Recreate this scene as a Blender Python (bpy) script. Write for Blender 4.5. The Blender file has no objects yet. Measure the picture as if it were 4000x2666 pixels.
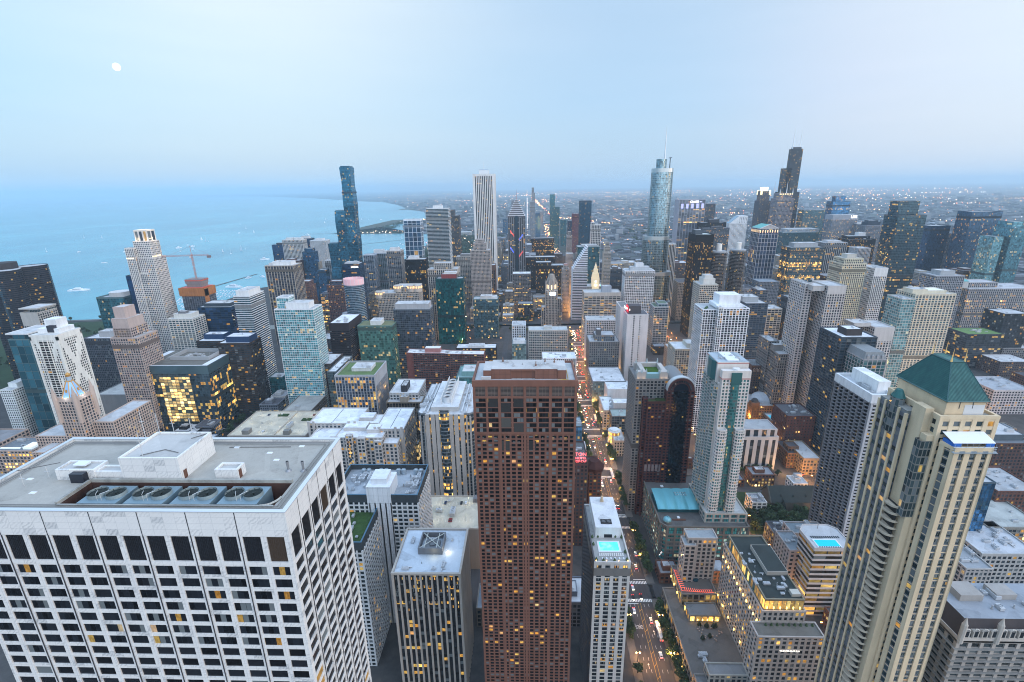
import bpy, math, random
import numpy as np
from mathutils import Matrix, Vector
SC = bpy.context.scene
COL = SC.collection
R = math.radians
RND = random.Random(7)
# ---------------------------------------------------------------- camera
def make_camera():
 pitch, yaw, roll = R(17.4), R(2.0), R(-0.9)
 f = Vector((math.sin(yaw)*math.cos(pitch), -math.cos(yaw)*math.cos(pitch), -math.sin(pitch)))
 r0 = Vector((-math.cos(yaw), -math.sin(yaw), 0)); u0 = r0.cross(f)
 r = math.cos(roll)*r0 + math.sin(roll)*u0
 u = -math.sin(roll)*r0 + math.cos(roll)*u0
 cam = bpy.data.cameras.new('camera'); o = bpy.data.objects.new('camera', cam); COL.objects.link(o)
 cam.sensor_width = 36.0; cam.lens = 1920*36/4000.0
 cam.clip_start = 1.0; cam.clip_end = 120000
 m = Matrix(((r.x, u.x, -f.x, 0), (r.y, u.y, -f.y, -18), (r.z, u.z, -f.z, 309), (0, 0, 0, 1)))
 o.matrix_world = m
 SC.camera = o
make_camera()
# ---------------------------------------------------------------- sky, sun, exposure
SUN_EL, SUN_AZ = R(9), R(305)          # low in the west north west, after sunset glow
def make_world():
 w = bpy.data.worlds.new('World'); SC.world = w; w.use_nodes = True
 nt = w.node_tree; nt.nodes.clear()
 N = lambda t: nt.nodes.new(t)
 L = nt.links.new
 out = N('ShaderNodeOutputWorld'); bg = N('ShaderNodeBackground'); L(bg.outputs[0], out.inputs[0])
 sky = N('ShaderNodeTexSky'); sky.sky_type = 'NISHITA'; sky.sun_disc = False
 sky.sun_elevation = R(3); sky.sun_rotation = SUN_AZ; sky.dust_density = 2.0
 tc = N('ShaderNodeTexCoord'); sep = N('ShaderNodeSeparateXYZ'); L(tc.outputs['Generated'], sep.inputs[0])
 ramp = N('ShaderNodeValToRGB'); L(sep.outputs['Z'], ramp.inputs[0])
 e = ramp.color_ramp.elements
 e[0].position = 0.0; e[0].color = (.42, .61, .80, 1)
 e[1].position = 1.0; e[1].color = (.95, 1.3, 1.85, 1)
 for p, c in ((.05, (.41, .60, .80, 1)), (.14, (.375, .58, .82, 1)), (.27, (.385, .565, .79, 1)), (.45, (.385, .58, .84, 1)), (.7, (.86, 1.2, 1.75, 1))):
  q = e.new(p); q.color = c
 def lobe(d, pw, col):
  d = Vector(d).normalized()
  dot = N('ShaderNodeVectorMath'); dot.operation = 'DOT_PRODUCT'; L(tc.outputs['Generated'], dot.inputs[0]); dot.inputs[1].default_value = d
  mx = N('ShaderNodeMath'); mx.operation = 'MAXIMUM'; L(dot.outputs['Value'], mx.inputs[0]); mx.inputs[1].default_value = 0
  po = N('ShaderNodeMath'); po.operation = 'POWER'; L(mx.outputs[0], po.inputs[0]); po.inputs[1].default_value = pw
  sc = N('ShaderNodeVectorMath'); sc.operation = 'SCALE'; sc.inputs[0].default_value = col; L(po.outputs[0], sc.inputs['Scale'])
  return sc.outputs[0]
 def az(a, el):   # a: degrees right (west) of south
  return (-math.sin(R(a))*math.cos(R(el)), -math.cos(R(a))*math.cos(R(el)), math.sin(R(el)))
 acc = ramp.outputs[0]
 lobes = [lobe(az(-26, 24), 16, (.34, .26, .10)), lobe(az(-58, 14), 14, (-.03, .04, .07)),
    lobe(az(46, 20), 14, (.27, .22, .10)), lobe(az(30, 8.0), 70, (.07, .0, -.01)), lobe(az(44, 5), 60, (.05, .0, -.01)),
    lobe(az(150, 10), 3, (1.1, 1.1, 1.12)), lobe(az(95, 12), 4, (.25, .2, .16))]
 # long thin streaks of cloud
 mp = N('ShaderNodeMapping'); L(tc.outputs['Generated'], mp.inputs[0]); mp.inputs['Scale'].default_value = (2.2, 2.2, 22)
 nz = N('ShaderNodeTexNoise'); nz.inputs['Scale'].default_value = 1.6; nz.inputs['Detail'].default_value = 5; L(mp.outputs[0], nz.inputs['Vector'])
 mr = N('ShaderNodeMapRange'); L(nz.outputs[0], mr.inputs[0]); mr.inputs[1].default_value = .42; mr.inputs[2].default_value = .8
 mr.inputs[3].default_value = 0; mr.inputs[4].default_value = .025
 cs = N('ShaderNodeVectorMath'); cs.operation = 'SCALE'; cs.inputs[0].default_value = (1, .75, .6); L(mr.outputs[0], cs.inputs['Scale'])
 lobes.append(cs.outputs[0])
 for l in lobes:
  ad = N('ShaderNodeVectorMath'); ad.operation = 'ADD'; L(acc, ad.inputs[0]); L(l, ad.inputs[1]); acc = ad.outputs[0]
 ns = N('ShaderNodeVectorMath'); ns.operation = 'SCALE'; ns.inputs['Scale'].default_value = .05; L(sky.outputs[0], ns.inputs[0])
 ad = N('ShaderNodeVectorMath'); ad.operation = 'ADD'; L(acc, ad.inputs[0]); L(ns.outputs[0], ad.inputs[1])
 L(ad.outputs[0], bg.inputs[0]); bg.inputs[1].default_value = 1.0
make_world()
def make_sun():
 l = bpy.data.lights.new('sun', 'SUN'); l.energy = 1.0; l.angle = R(30); l.color = (1, .86, .74)
 o = bpy.data.objects.new('sun', l); COL.objects.link(o)
 d = Vector((-math.sin(R(68))*math.cos(R(18)), math.cos(R(68))*math.cos(R(18)), math.sin(R(18))))   # towards the north west
 o.rotation_euler = d.to_track_quat('Z', 'Y').to_euler()
make_sun()
SC.view_settings.view_transform = 'Standard'; SC.view_settings.look = 'None'
SC.view_settings.exposure = 0.1; SC.view_settings.gamma = 1.0
SC.cycles.use_denoising = True
SC.cycles.max_bounces = 6; SC.cycles.diffuse_bounces = 3; SC.cycles.glossy_bounces = 3; SC.cycles.transmission_bounces = 2
SC.cycles.pixel_filter_type = 'BLACKMAN_HARRIS'; SC.cycles.filter_width = 1.05
SC.cycles.volume_bounces = 2; SC.cycles.transparent_max_bounces = 4
SC.cycles.sample_clamp_indirect = 6.0
SC.cycles.caustics_reflective = False; SC.cycles.caustics_refractive = False
# ---------------------------------------------------------------- materials
MATS = {}
class NT:
 def __init__(s, name):
  s.m = bpy.data.materials.new(name); s.m.use_nodes = True; s.t = s.m.node_tree
  s.p = s.t.nodes['Principled BSDF']
 def n(s, ty, **k):
  x = s.t.nodes.new('ShaderNode'+ty)
  for a, b in k.items(): setattr(x, a, b)
  return x
 def l(s, a, b): s.t.links.new(a, b)
 def math(s, op, a, b=None, c=None):
  x = s.n('Math', operation=op)
  for i, q in enumerate((a, b, c)):
   if q is None: continue
   if isinstance(q, (int, float)): x.inputs[i].default_value = q
   else: s.l(q, x.inputs[i])
  return x.outputs[0]
 def mix(s, fac, a, b):
  x = s.n('Mix', data_type='RGBA')
  for i, q in ((0, fac), (6, a), (7, b)):
   if isinstance(q, (int, float)): x.inputs[i].default_value = q
   elif isinstance(q, tuple): x.inputs[i].default_value = q if len(q) == 4 else q+(1,)
   else: s.l(q, x.inputs[i])
  return x.outputs[2]
 def vec(s, a, b, c):
  x = s.n('CombineXYZ')
  for i, q in enumerate((a, b, c)):
   if isinstance(q, (int, float)): x.inputs[i].default_value = q
   else: s.l(q, x.inputs[i])
  return x.outputs[0]
 def noise(s, scale, detail=3, vec=None, rough=.55):
  x = s.n('TexNoise'); x.inputs['Scale'].default_value = scale; x.inputs['Detail'].default_value = detail; x.inputs['Roughness'].default_value = rough
  if vec is not None: s.l(vec, x.inputs['Vector'])
  return x.outputs[0]
 def ramp(s, fac, stops):
  x = s.n('ValToRGB'); s.l(fac, x.inputs[0]); e = x.color_ramp.elements
  e[0].position, e[0].color = stops[0][0], stops[0][1]+(1,)
  e[1].position, e[1].color = stops[-1][0], stops[-1][1]+(1,)
  for p, c in stops[1:-1]:
   q = e.new(p); q.color = c+(1,)
  return x.outputs[0]
def sc3(c, k): return tuple(min(1, max(0, x*k)) for x in c)
def wall(c, rough=.85, var=.16, name='stone_wall'):
 k = ('w', c, rough, var)
 if k in MATS: return MATS[k]
 if max(c) < .6: c = sc3(c, .92 if max(c) > .34 else .74)
 n = NT(name)
 tc = n.n('TexCoord'); mp = n.n('Mapping'); n.l(tc.outputs['Object'], mp.inputs[0]); mp.inputs['Scale'].default_value = (1, 1, .12)
 a = n.noise(.35, 4, mp.outputs[0]); b = n.noise(.05, 3, tc.outputs['Object']); d = n.noise(3.0, 2, tc.outputs['Object'])
 f = n.math('ADD', n.math('MULTIPLY', a, .5), n.math('ADD', n.math('MULTIPLY', b, .35), n.math('MULTIPLY', d, .15)))
 col = n.ramp(f, [(.3, sc3(c, 1-var*1.3)), (.5, c), (.7, sc3(c, 1+var))])
 n.l(col, n.p.inputs['Base Color']); n.p.inputs['Roughness'].default_value = rough; n.p.inputs['Specular IOR Level'].default_value = .25
 MATS[k] = n.m; return n.m
def plain(c, rough=.6, metal=0.0, name='painted_metal', em=None, es=0.0):
 k = ('p', c, rough, metal, em, es)
 if k in MATS: return MATS[k]
 n = NT(name); n.p.inputs['Base Color'].default_value = c+(1,); n.p.inputs['Roughness'].default_value = rough; n.p.inputs['Metallic'].default_value = metal
 if em: n.p.inputs['Emission Color'].default_value = em+(1,); n.p.inputs['Emission Strength'].default_value = es; n.m.cycles.emission_sampling = 'NONE'
 MATS[k] = n.m; return n.m
def glass(tint=(.03, .04, .05), lit=.1, metal=0.0, blind=.07, mull=.05, strength=1.5, warm=0, bump=.025, rough=.1, lmull=(.02, .025, .03)):
 """window wall: UV counts bays and floors; each bay of each floor is a room that may be lit"""
 k = ('g', tint, lit, metal, blind, mull, strength, warm, bump, rough, lmull)
 if k in MATS: return MATS[k]
 n = NT('window_glass')
 uv = n.n('UVMap'); sp = n.n('SeparateXYZ'); n.l(uv.outputs[0], sp.inputs[0])
 oi = n.n('ObjectInfo'); w = n.math('MULTIPLY', oi.outputs['Random'], 317.0)
 u, v = sp.outputs[0], sp.outputs[1]
 fu, fv = n.math('FLOOR', u), n.math('FLOOR', v)
 wn = n.n('TexWhiteNoise', noise_dimensions='3D'); n.l(n.vec(fu, fv, w), wn.inputs[0])
 r1 = wn.outputs['Value']; cs = n.n('SeparateColor'); n.l(wn.outputs['Color'], cs.inputs[0]); r2, r3, r4 = cs.outputs
 wr = n.n('TexWhiteNoise', noise_dimensions='3D'); n.l(n.vec(3.3, fv, w), wr.inputs[0])
 rowf = n.math('ADD', n.math('MULTIPLY', n.math('POWER', wr.outputs['Value'], 5), 3.6), .4)
 clus = n.noise(.23, 1, n.vec(fu, fv, w)); cl = n.math('MULTIPLY', n.math('MAXIMUM', n.math('SUBTRACT', clus, .32), 0), 4.5)
 on = n.math('LESS_THAN', r1, n.math('MULTIPLY', n.math('MULTIPLY', rowf, cl), lit*.48) if lit < 2 else .9)
 cu = n.math('ABSOLUTE', n.math('SUBTRACT', n.math('FRACT', u), .5)); cv = n.math('ABSOLUTE', n.math('SUBTRACT', n.math('FRACT', v), .5))
 inside = n.math('MULTIPLY', n.math('LESS_THAN', cu, .5-mull), n.math('LESS_THAN', cv, .5-mull*.8))
 room = n.noise(2.3, 2, n.vec(u, v, w))
 bl = n.math('LESS_THAN', r3, blind)
 base = n.mix(r2, sc3(tint, .45), sc3(tint, 1.6))
 base = n.mix(bl, base, (.15, .17, .175) if metal < .3 else sc3(tint, 1.7))
 base = n.mix(inside, lmull, base)
 n.l(base, n.p.inputs['Base Color'])
 n.p.inputs['Roughness'].default_value = rough; n.p.inputs['Metallic'].default_value = metal; n.p.inputs['IOR'].default_value = 1.5
 n.p.inputs['Specular IOR Level'].default_value = .4 if max(tint) > .02 else .2
 warmc = [((1, .42, .05), (1, .70, .18)), ((1, .56, .12), (1, .80, .38)), ((.55, .9, .85), (1, .85, .5))][warm]
 n.l(n.mix(r4, warmc[0], warmc[1]), n.p.inputs['Emission Color'])
 st = n.math('MULTIPLY', n.math('MULTIPLY', on, inside), n.math('MULTIPLY', n.math('ADD', n.math('MULTIPLY', n.math('POWER', r2, 2.5), 1.9), .22), n.math('ADD', n.math('MULTIPLY', room, 1.6), -.05)))
 n.l(n.math('MULTIPLY', st, strength*1.75), n.p.inputs['Emission Strength'])
 if bump:
  g = n.n('NewGeometry'); a = n.n('VectorMath', operation='SUBTRACT'); n.l(wn.outputs['Color'], a.inputs[0]); a.inputs[1].default_value = (.5, .5, .5)
  b = n.n('VectorMath', operation='SCALE'); n.l(a.outputs[0], b.inputs[0]); b.inputs['Scale'].default_value = bump
  d = n.n('VectorMath', operation='ADD'); n.l(g.outputs['Normal'], d.inputs[0]); n.l(b.outputs[0], d.inputs[1])
  e = n.n('VectorMath', operation='NORMALIZE'); n.l(d.outputs[0], e.inputs[0]); n.l(e.outputs[0], n.p.inputs['Normal'])
 n.m.cycles.emission_sampling = 'NONE'
 MATS[k] = n.m; return n.m
def roofm(c=(.42, .43, .44), gravel=False):
 k = ('r', c, gravel)
 if k in MATS: return MATS[k]
 n = NT('roof_membrane'); tc = n.n('TexCoord'); o = tc.outputs['Object']
 a = n.noise(.12, 5, o, .65); b = n.noise(.9, 4, o); v = n.n('TexVoronoi'); n.l(o, v.inputs['Vector']); v.inputs['Scale'].default_value = .13
 pc = n.n('SeparateColor'); n.l(v.outputs['Color'], pc.inputs[0])
 f = n.math('ADD', n.math('MULTIPLY', a, .5), n.math('ADD', n.math('MULTIPLY', b, .25), n.math('MULTIPLY', pc.outputs[0], .25)))
 if gravel: f = n.math('ADD', n.math('MULTIPLY', f, .75), n.math('ADD', n.math('MULTIPLY', n.noise(2.2, 5, o, .85), .45), n.math('MULTIPLY', n.math('POWER', n.noise(.22, 5, o, .7), 3.0), -.55)))
 col = n.ramp(f, [(.25, sc3(c, .55)), (.45, sc3(c, .9)), (.6, c), (.8, sc3(c, 1.25))])
 n.l(col, n.p.inputs['Base Color']); n.p.inputs['Roughness'].default_value = .8
 MATS[k] = n.m; return n.m
# ---------------------------------------------------------------- mesh building
class MB:
 def __init__(s): s.v = []; s.n = 0; s.q = []; s.uv = []; s.g = []; s.has_uv = False
 def add(s, verts, quads, uv=None):
  verts = np.asarray(verts, float).reshape(-1, 3); quads = np.asarray(quads, int).reshape(-1, 4)
  s.v.append(verts); s.q.append(quads+s.n)
  s.uv.append(np.zeros((len(quads), 4, 2)) if uv is None else np.asarray(uv, float).reshape(-1, 4, 2))
  if uv is not None: s.has_uv = True
  s.n += len(verts)
 def ngon(s, pts):
  pts = np.asarray(pts, float).reshape(-1, 3); s.v.append(pts); s.g.append(list(range(s.n, s.n+len(pts)))); s.n += len(pts)
 def boxes(s, B, bottom=False):
  B = np.asarray(B, float).reshape(-1, 6); x0, x1, y0, y1, z0, z1 = B.T
  V = np.stack([np.stack([a, b, c], -1) for a, b, c in ((x0, y0, z0), (x1, y0, z0), (x1, y1, z0), (x0, y1, z0), (x0, y0, z1), (x1, y0, z1), (x1, y1, z1), (x0, y1, z1))], 1)
  s._hex(V, bottom)
 def _hex(s, V, bottom=False):
  F = [(0, 1, 5, 4), (1, 2, 6, 5), (2, 3, 7, 6), (3, 0, 4, 7), (4, 5, 6, 7)]
  if bottom: F.append((3, 2, 1, 0))
  k = len(V); Q = (np.arange(k)[:, None, None]*8+np.array(F)[None]).reshape(-1, 4)
  s.add(V.reshape(-1, 3), Q)
 def box(s, x0, x1, y0, y1, z0, z1, bottom=True): s.boxes([(min(x0, x1), max(x0, x1), min(y0, y1), max(y0, y1), z0, z1)], bottom)
 def obb(s, p, t, nn, rows):
  """rows of (u0,u1,d0,d1,z0,z1) along direction t, outwards along nn, from p"""
  A = np.asarray(rows, float).reshape(-1, 6)
  if not len(A): return
  p, t, nn = np.array([p[0], p[1], 0.]), np.array([t[0], t[1], 0.]), np.array([nn[0], nn[1], 0.])
  u0, u1, d0, d1, z0, z1 = A.T
  def P(u, d, z): return p+u[:, None]*t+d[:, None]*nn+np.stack([z*0, z*0, z], -1)
  V = np.stack([P(u0, d1, z0), P(u1, d1, z0), P(u1, d0, z0), P(u0, d0, z0), P(u0, d1, z1), P(u1, d1, z1), P(u1, d0, z1), P(u0, d0, z1)], 1)
  s._hex(V, True)
 def prism(s, poly, z0, z1, cap=True, bottom=False, bay=3.0, floor=3.5):
  poly = [tuple(p[:2]) for p in poly]; n = len(poly); u = 0.0
  V = []; Q = []; U = []
  for i in range(n):
   a, b = poly[i], poly[(i+1) % n]; L = math.hypot(b[0]-a[0], b[1]-a[1]); nb = max(1, round(L/bay)); k = len(V)
   V += [(a[0], a[1], z0), (b[0], b[1], z0), (b[0], b[1], z1), (a[0], a[1], z1)]; Q.append((k, k+1, k+2, k+3))
   nf = (z1-z0)/floor
   U.append([(u, 0), (u+nb, 0), (u+nb, nf), (u, nf)]); u += nb+17
  s.add(V, Q, U)
  if cap: s.ngon([(x, y, z1) for x, y in poly])
  if bottom: s.ngon([(x, y, z0) for x, y in poly[::-1]])
 def cyl(s, cx, cy, r, z0, z1, n=16, r2=None, cap=True):
  r2 = r if r2 is None else r2
  a = np.arange(n)*2*math.pi/n; c, d = np.cos(a), np.sin(a)
  V = np.concatenate([np.stack([cx+r*c, cy+r*d, 0*c+z0], -1), np.stack([cx+r2*c, cy+r2*d, 0*c+z1], -1)])
  i = np.arange(n); j = (i+1) % n
  s.add(V, np.stack([i, j, j+n, i+n], -1))
  if cap and r2 > .01: s.ngon(V[n:])
 def bar(s, a, b, w):
  a, b = Vector(a), Vector(b); d = (b-a).normalized(); x = d.orthogonal().normalized()*w/2; y = d.cross(x).normalized()*w/2
  V = [a-x-y, a+x-y, a+x+y, a-x+y, b-x-y, b+x-y, b+x+y, b-x+y]
  s.add([tuple(q) for q in V], [(0, 1, 5, 4), (1, 2, 6, 5), (2, 3, 7, 6), (3, 0, 4, 7), (4, 5, 6, 7), (3, 2, 1, 0)])
 def build(s, name, mat, parent=None, off=(0, 0, 0), smooth=False):
  me = bpy.data.meshes.new(name)
  V = np.concatenate(s.v)-np.array(off) if s.v else np.zeros((0, 3))
  Q = np.concatenate(s.q) if s.q else np.zeros((0, 4), int)
  me.vertices.add(len(V)); me.vertices.foreach_set('co', V.astype(np.float32).ravel())
  loops = np.concatenate([Q.ravel()]+[np.array(g) for g in s.g]).astype(np.int32)
  tot = np.concatenate([np.full(len(Q), 4), np.array([len(g) for g in s.g], int)]).astype(np.int32)
  st = np.concatenate([[0], np.cumsum(tot)[:-1]]).astype(np.int32)
  me.loops.add(len(loops)); me.loops.foreach_set('vertex_index', loops)
  me.polygons.add(len(tot)); me.polygons.foreach_set('loop_start', st)
  try: me.polygons.foreach_set('loop_total', tot)
  except Exception: pass
  if s.has_uv:
   ul = me.uv_layers.new(name='UVMap'); U = np.zeros((len(loops), 2), np.float32); U[:len(Q)*4] = np.concatenate(s.uv).reshape(-1, 2)
   ul.data.foreach_set('uv', U.ravel())
  me.update(calc_edges=True)
  me.polygons.foreach_set('use_smooth', np.full(len(tot), smooth, bool))
  me.materials.append(mat)
  return link(name, me, parent)
def link(name, data, parent=None, loc=None):
 o = bpy.data.objects.new(name, data); COL.objects.link(o)
 if parent is not None: o.parent = parent
 if loc is not None: o.location = loc
 return o
def tag(o, label=None, cat=None, group=None, kind=None):
 if label: o['label'] = label
 if cat: o['category'] = cat
 if group: o['group'] = group
 if kind: o['kind'] = kind
 return o
def thing(name, label, cat, loc=(0, 0, 0), group=None):
 o = bpy.data.objects.new(name, None); COL.objects.link(o); o.location = loc; o.empty_display_size = 1
 return tag(o, label, cat, group)
def rect(x0, x1, y0, y1):   # outward normals when walked counter-clockwise
 x0, x1 = min(x0, x1), max(x0, x1); y0, y1 = min(y0, y1), max(y0, y1)
 return [(x0, y0), (x1, y0), (x1, y1), (x0, y1)]
def frame(mb, poly, z0, z1, bay, floor, pw, sh, dp, ds, parapet=1.1, zoff=0.0, skip=()):
 """piers and spandrels standing proud of the window wall on every side of a footprint"""
 n = len(poly)
 for i in range(n):
  if i in skip: continue
  a, b = poly[i], poly[(i+1) % n]; L = math.hypot(b[0]-a[0], b[1]-a[1])
  if L < .05: continue
  t = ((b[0]-a[0])/L, (b[1]-a[1])/L); nn = (t[1], -t[0]); rows = []
  if pw > 0:
   nb = max(1, round(L/bay)); st = L/nb
   for k in range(nb+1):
    u0, u1 = k*st-pw/2, k*st+pw/2
    if k == 0: u0, u1 = (-dp if n < 9 else -.02), pw*.6
    if k == nb: u0, u1 = L-pw*.6, L
    rows.append((u0, u1, 0.0, dp, z0, z1))
  if sh > 0:
   nf = max(1, int((z1-z0)/floor+1e-6))
   for k in range(nf+1):
    zc = z0+k*floor+zoff
    rows.append((-ds, L, 0.0, ds, max(z0, zc-sh/2), min(z1-.01, zc+sh/2)))
  if parapet: rows += [(-dp-.06, L, 0, dp+.06, z1-.25, z1+parapet), (.45, L, -.45, 0, z1-.25, z1+parapet)]
  rows = [r for r in rows if r[5] > r[4]]
  mb.obb(a, t, nn, rows)
# ---------------------------------------------------------------- roof things shared by all buildings
def _unit_meshes():
 out = []
 for k, (w, d, h, nf) in enumerate(((3.2, 2.2, 1.7, 1), (5.5, 2.4, 2.1, 2), (2.0, 2.0, 1.3, 1), (7.0, 3.0, 2.6, 3))):
  m = MB(); m.box(-w/2, w/2, -d/2, d/2, .25, h); m.box(-w/2+.2, w/2-.2, -d/2+.2, d/2-.2, 0, .25)
  for i in range(nf):
   cx = (i+.5)*w/nf-w/2; m.cyl(cx, 0, min(w/nf, d)*.42, h, h+.35, 12, cap=False); m.cyl(cx, 0, min(w/nf, d)*.12, h, h+.3, 6)
  o = m.build('rooftop_unit', plain((.5, .52, .54), .5, .3)); me = o.data; bpy.data.objects.remove(o); out.append(me)
 m = MB(); m.cyl(0, 0, .35, 0, 2.2, 10); m.cyl(0, 0, .6, 0, .3, 10); o = m.build('vent_stack', plain((.4, .41, .42), .5, .5)); out.append(o.data); bpy.data.objects.remove(o)
 m = MB(); m.box(-2.5, 2.5, -.35, .35, .4, 1.0); m.box(-2.4, -2.1, -.3, .3, 0, .4); m.box(2.1, 2.4, -.3, .3, 0, .4); m.box(-.35, .35, -.3, 3, .4, .95)
 o = m.build('duct', plain((.55, .56, .57), .45, .5)); out.append(o.data); bpy.data.objects.remove(o)
 return out
UNITS = _unit_meshes()
def clutter(root, x0, x1, y0, y1, z, n, rnd, big=1.0):
 w, d = x1-x0, y1-y0
 for i in range(n):
  me = UNITS[rnd.choice((0, 0, 1, 2, 2, 3, 4, 4, 5))]
  o = link(me.name.split('.')[0], me, root, (rnd.uniform(x0+w*.12, x1-w*.12), rnd.uniform(y0+d*.12, y1-d*.12), z))
  s = big*rnd.uniform(.75, 1.1); o.scale = (s, s, s); o.rotation_euler[2] = rnd.choice((0, 0, math.pi/2))
# style: wall colour, glass args, bay, floor, pier width, spandrel height, pier depth, spandrel depth
G = dict
ST = {
 'white_grid':  ((.66, .68, .70), G(lit=.10), 3.4, 3.3, 1.0, 1.1, .45, .35),
 'beige_grid':  ((.44, .38, .31), G(lit=.12), 3.2, 3.4, 1.2, 1.4, .4, .3),
 'grey_grid':   ((.25, .28, .33), G(lit=.12), 3.2, 3.5, .9, 1.2, .4, .3),
 'pink_grid':   ((.50, .40, .36), G(lit=.10), 3.0, 3.2, 1.1, 1.3, .4, .3),
 'brick_grid':  ((.16, .075, .06), G(lit=.14), 3.2, 3.4, 1.4, 1.5, .3, .2),
 'dark_grid':   ((.035, .035, .04), G(lit=.10), 3.0, 3.6, .35, .9, .25, .18),
 'black_glass': ((.012, .013, .016), G(tint=(.012, .014, .018), lit=.12, blind=.02), 1.8, 3.7, .22, .5, .2, .1),
 'blue_glass':  ((.10, .15, .19), G(tint=(.055, .18, .34), lit=.07, metal=.65, blind=.1), 3.0, 3.7, .12, .28, .12, .08),
 'teal_glass':  ((.16, .26, .27), G(tint=(.03, .20, .24), lit=.07, metal=.55, blind=.1, warm=1), 3.0, 3.6, .12, .3, .12, .08),
 'green_glass': ((.20, .32, .29), G(tint=(.10, .26, .22), lit=.08, metal=.45, blind=.12, warm=1), 3.0, 3.8, .14, .35, .14, .1),
 'navy_glass':  ((.04, .07, .10), G(tint=(.02, .06, .14), lit=.10, metal=.55, blind=.06), 2.6, 3.6, .12, .5, .14, .08),
 'grey_glass':  ((.18, .21, .24), G(tint=(.06, .11, .17), lit=.12, metal=.5, blind=.1), 2.6, 3.6, .2, .55, .2, .12),
 'white_rib':   ((.66, .66, .65), G(lit=.14), 3.0, 3.7, 1.3, .2, .7, .1),
 'grey_rib':    ((.32, .34, .38), G(lit=.16), 3.0, 3.6, 1.1, .3, .6, .1),
 'beige_rib':   ((.42, .37, .31), G(lit=.14), 3.2, 3.5, 1.3, .35, .6, .15),
 'white_band':  ((.66, .68, .68), G(tint=(.05, .09, .11), lit=.10, metal=.2), 4.5, 3.2, 0, 1.0, .5, .7),
 'grey_band':   ((.28, .32, .38), G(tint=(.02, .045, .075), lit=.12), 5.0, 3.2, .5, 1.2, .35, .55),
 'brown_band':  ((.17, .10, .085), G(lit=.10), 4.5, 3.2, .6, 1.4, .3, .4),
 'lit_office':  ((.16, .19, .20), G(tint=(.05, .08, .09), lit=.45, metal=.3, strength=1.3), 2.4, 3.8, .2, .9, .2, .3),
 'balcony':     ((.42, .46, .52), G(tint=(.03, .05, .075), lit=.12), 5.0, 3.1, .6, .35, .9, 1.5),
 'brick_low':   ((.17, .09, .07), G(lit=.20), 3.4, 3.6, 1.7, 1.9, .25, .18),
 'stone_low':   ((.40, .36, .31), G(lit=.2), 3.4, 3.8, 1.5, 1.7, .3, .2),
 'white_low':   ((.58, .58, .57), G(lit=.16), 4.0, 3.8, 1.6, 1.9, .3, .2),
}
def volume(root, poly, z0, z1, st, off, parapet=1.1, roofc=None, frame_skip=(), **ov):
 wc, ga, bay, floor, pw, sh, dp, ds = ST[st]
 wc = ov.get('wall', wc); ga = dict(ga); ga.update(ov.get('gl', {})); bay = ov.get('bay', bay); floor = ov.get('floor', floor)
 pw = ov.get('pw', pw); sh = ov.get('sh', sh); dp = ov.get('dp', dp); ds = ov.get('ds', ds)
 dp, ds, sh, pw = dp*.6, ds*(.6 if ds < .7 else .8), sh*.74, pw*.80
 m = MB(); m.prism(poly, z0, z1-.05, cap=False, bay=bay, floor=floor); m.build('window_wall', glass(**ga), root, off)
 m = MB(); frame(m, poly, z0, z1, bay, floor, pw, sh, dp, ds, parapet, ov.get('zoff', 0), frame_skip)
 blank = ov.get('blank', ())
 for e, f0, f1, zz0, zz1 in blank:      # solid wall over part of an edge
  a, b = poly[e], poly[(e+1) % len(poly)]; L = math.hypot(b[0]-a[0], b[1]-a[1]); t = ((b[0]-a[0])/L, (b[1]-a[1])/L)
  dd = max(dp, ds)+.004
  m.obb(a, t, (t[1], -t[0]), [(f0*L-(dd if f0 == 0 else 0), f1*L, 0, dd, z0+zz0*(z1-z0), z0+zz1*(z1-z0)-.3)])
 m.build('facade_frame', ov.get('wmat') or wall(wc), root, off)
 m = MB(); m.ngon([(x, y, z1) for x, y in poly]); m.build('roof', roofm(roofc or (.45, .46, .47)), root, off)
def sub(fp, fx0, fx1, fy0, fy1):
 xE, xW, yN, yS, h = fp
 return rect(xE+(xW-xE)*fx0, xE+(xW-xE)*fx1, yN+(yS-yN)*fy0, yN+(yS-yN)*fy1)
def windows_parts(root, off, a, t, nn, cols, rows, st, floor, u0, ztop, w, h, mat, d=.06, n=100):
 """single windows hung as parts of their own on one face, nearest the eye first"""
 m = MB(); m.add([(-w/2, 0, -h/2), (w/2, 0, -h/2), (w/2, 0, h/2), (-w/2, 0, h/2)], [(0, 1, 2, 3)], [[(.04, .04), (2.96, .04), (2.96, .96), (.04, .96)]])
 o = m.build('window', mat); me = o.data; bpy.data.objects.remove(o)
 ang = math.atan2(t[1], t[0]); k = 0
 for r in range(rows):
  for c in range(cols):
   if k >= n: return
   u = u0+c*st
   link('window', me, root, (a[0]+t[0]*u+nn[0]*d-off[0], a[1]+t[1]*u+nn[1]*d-off[1], ztop-r*floor-off[2])).rotation_euler = (0, 0, ang); k += 1
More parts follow.
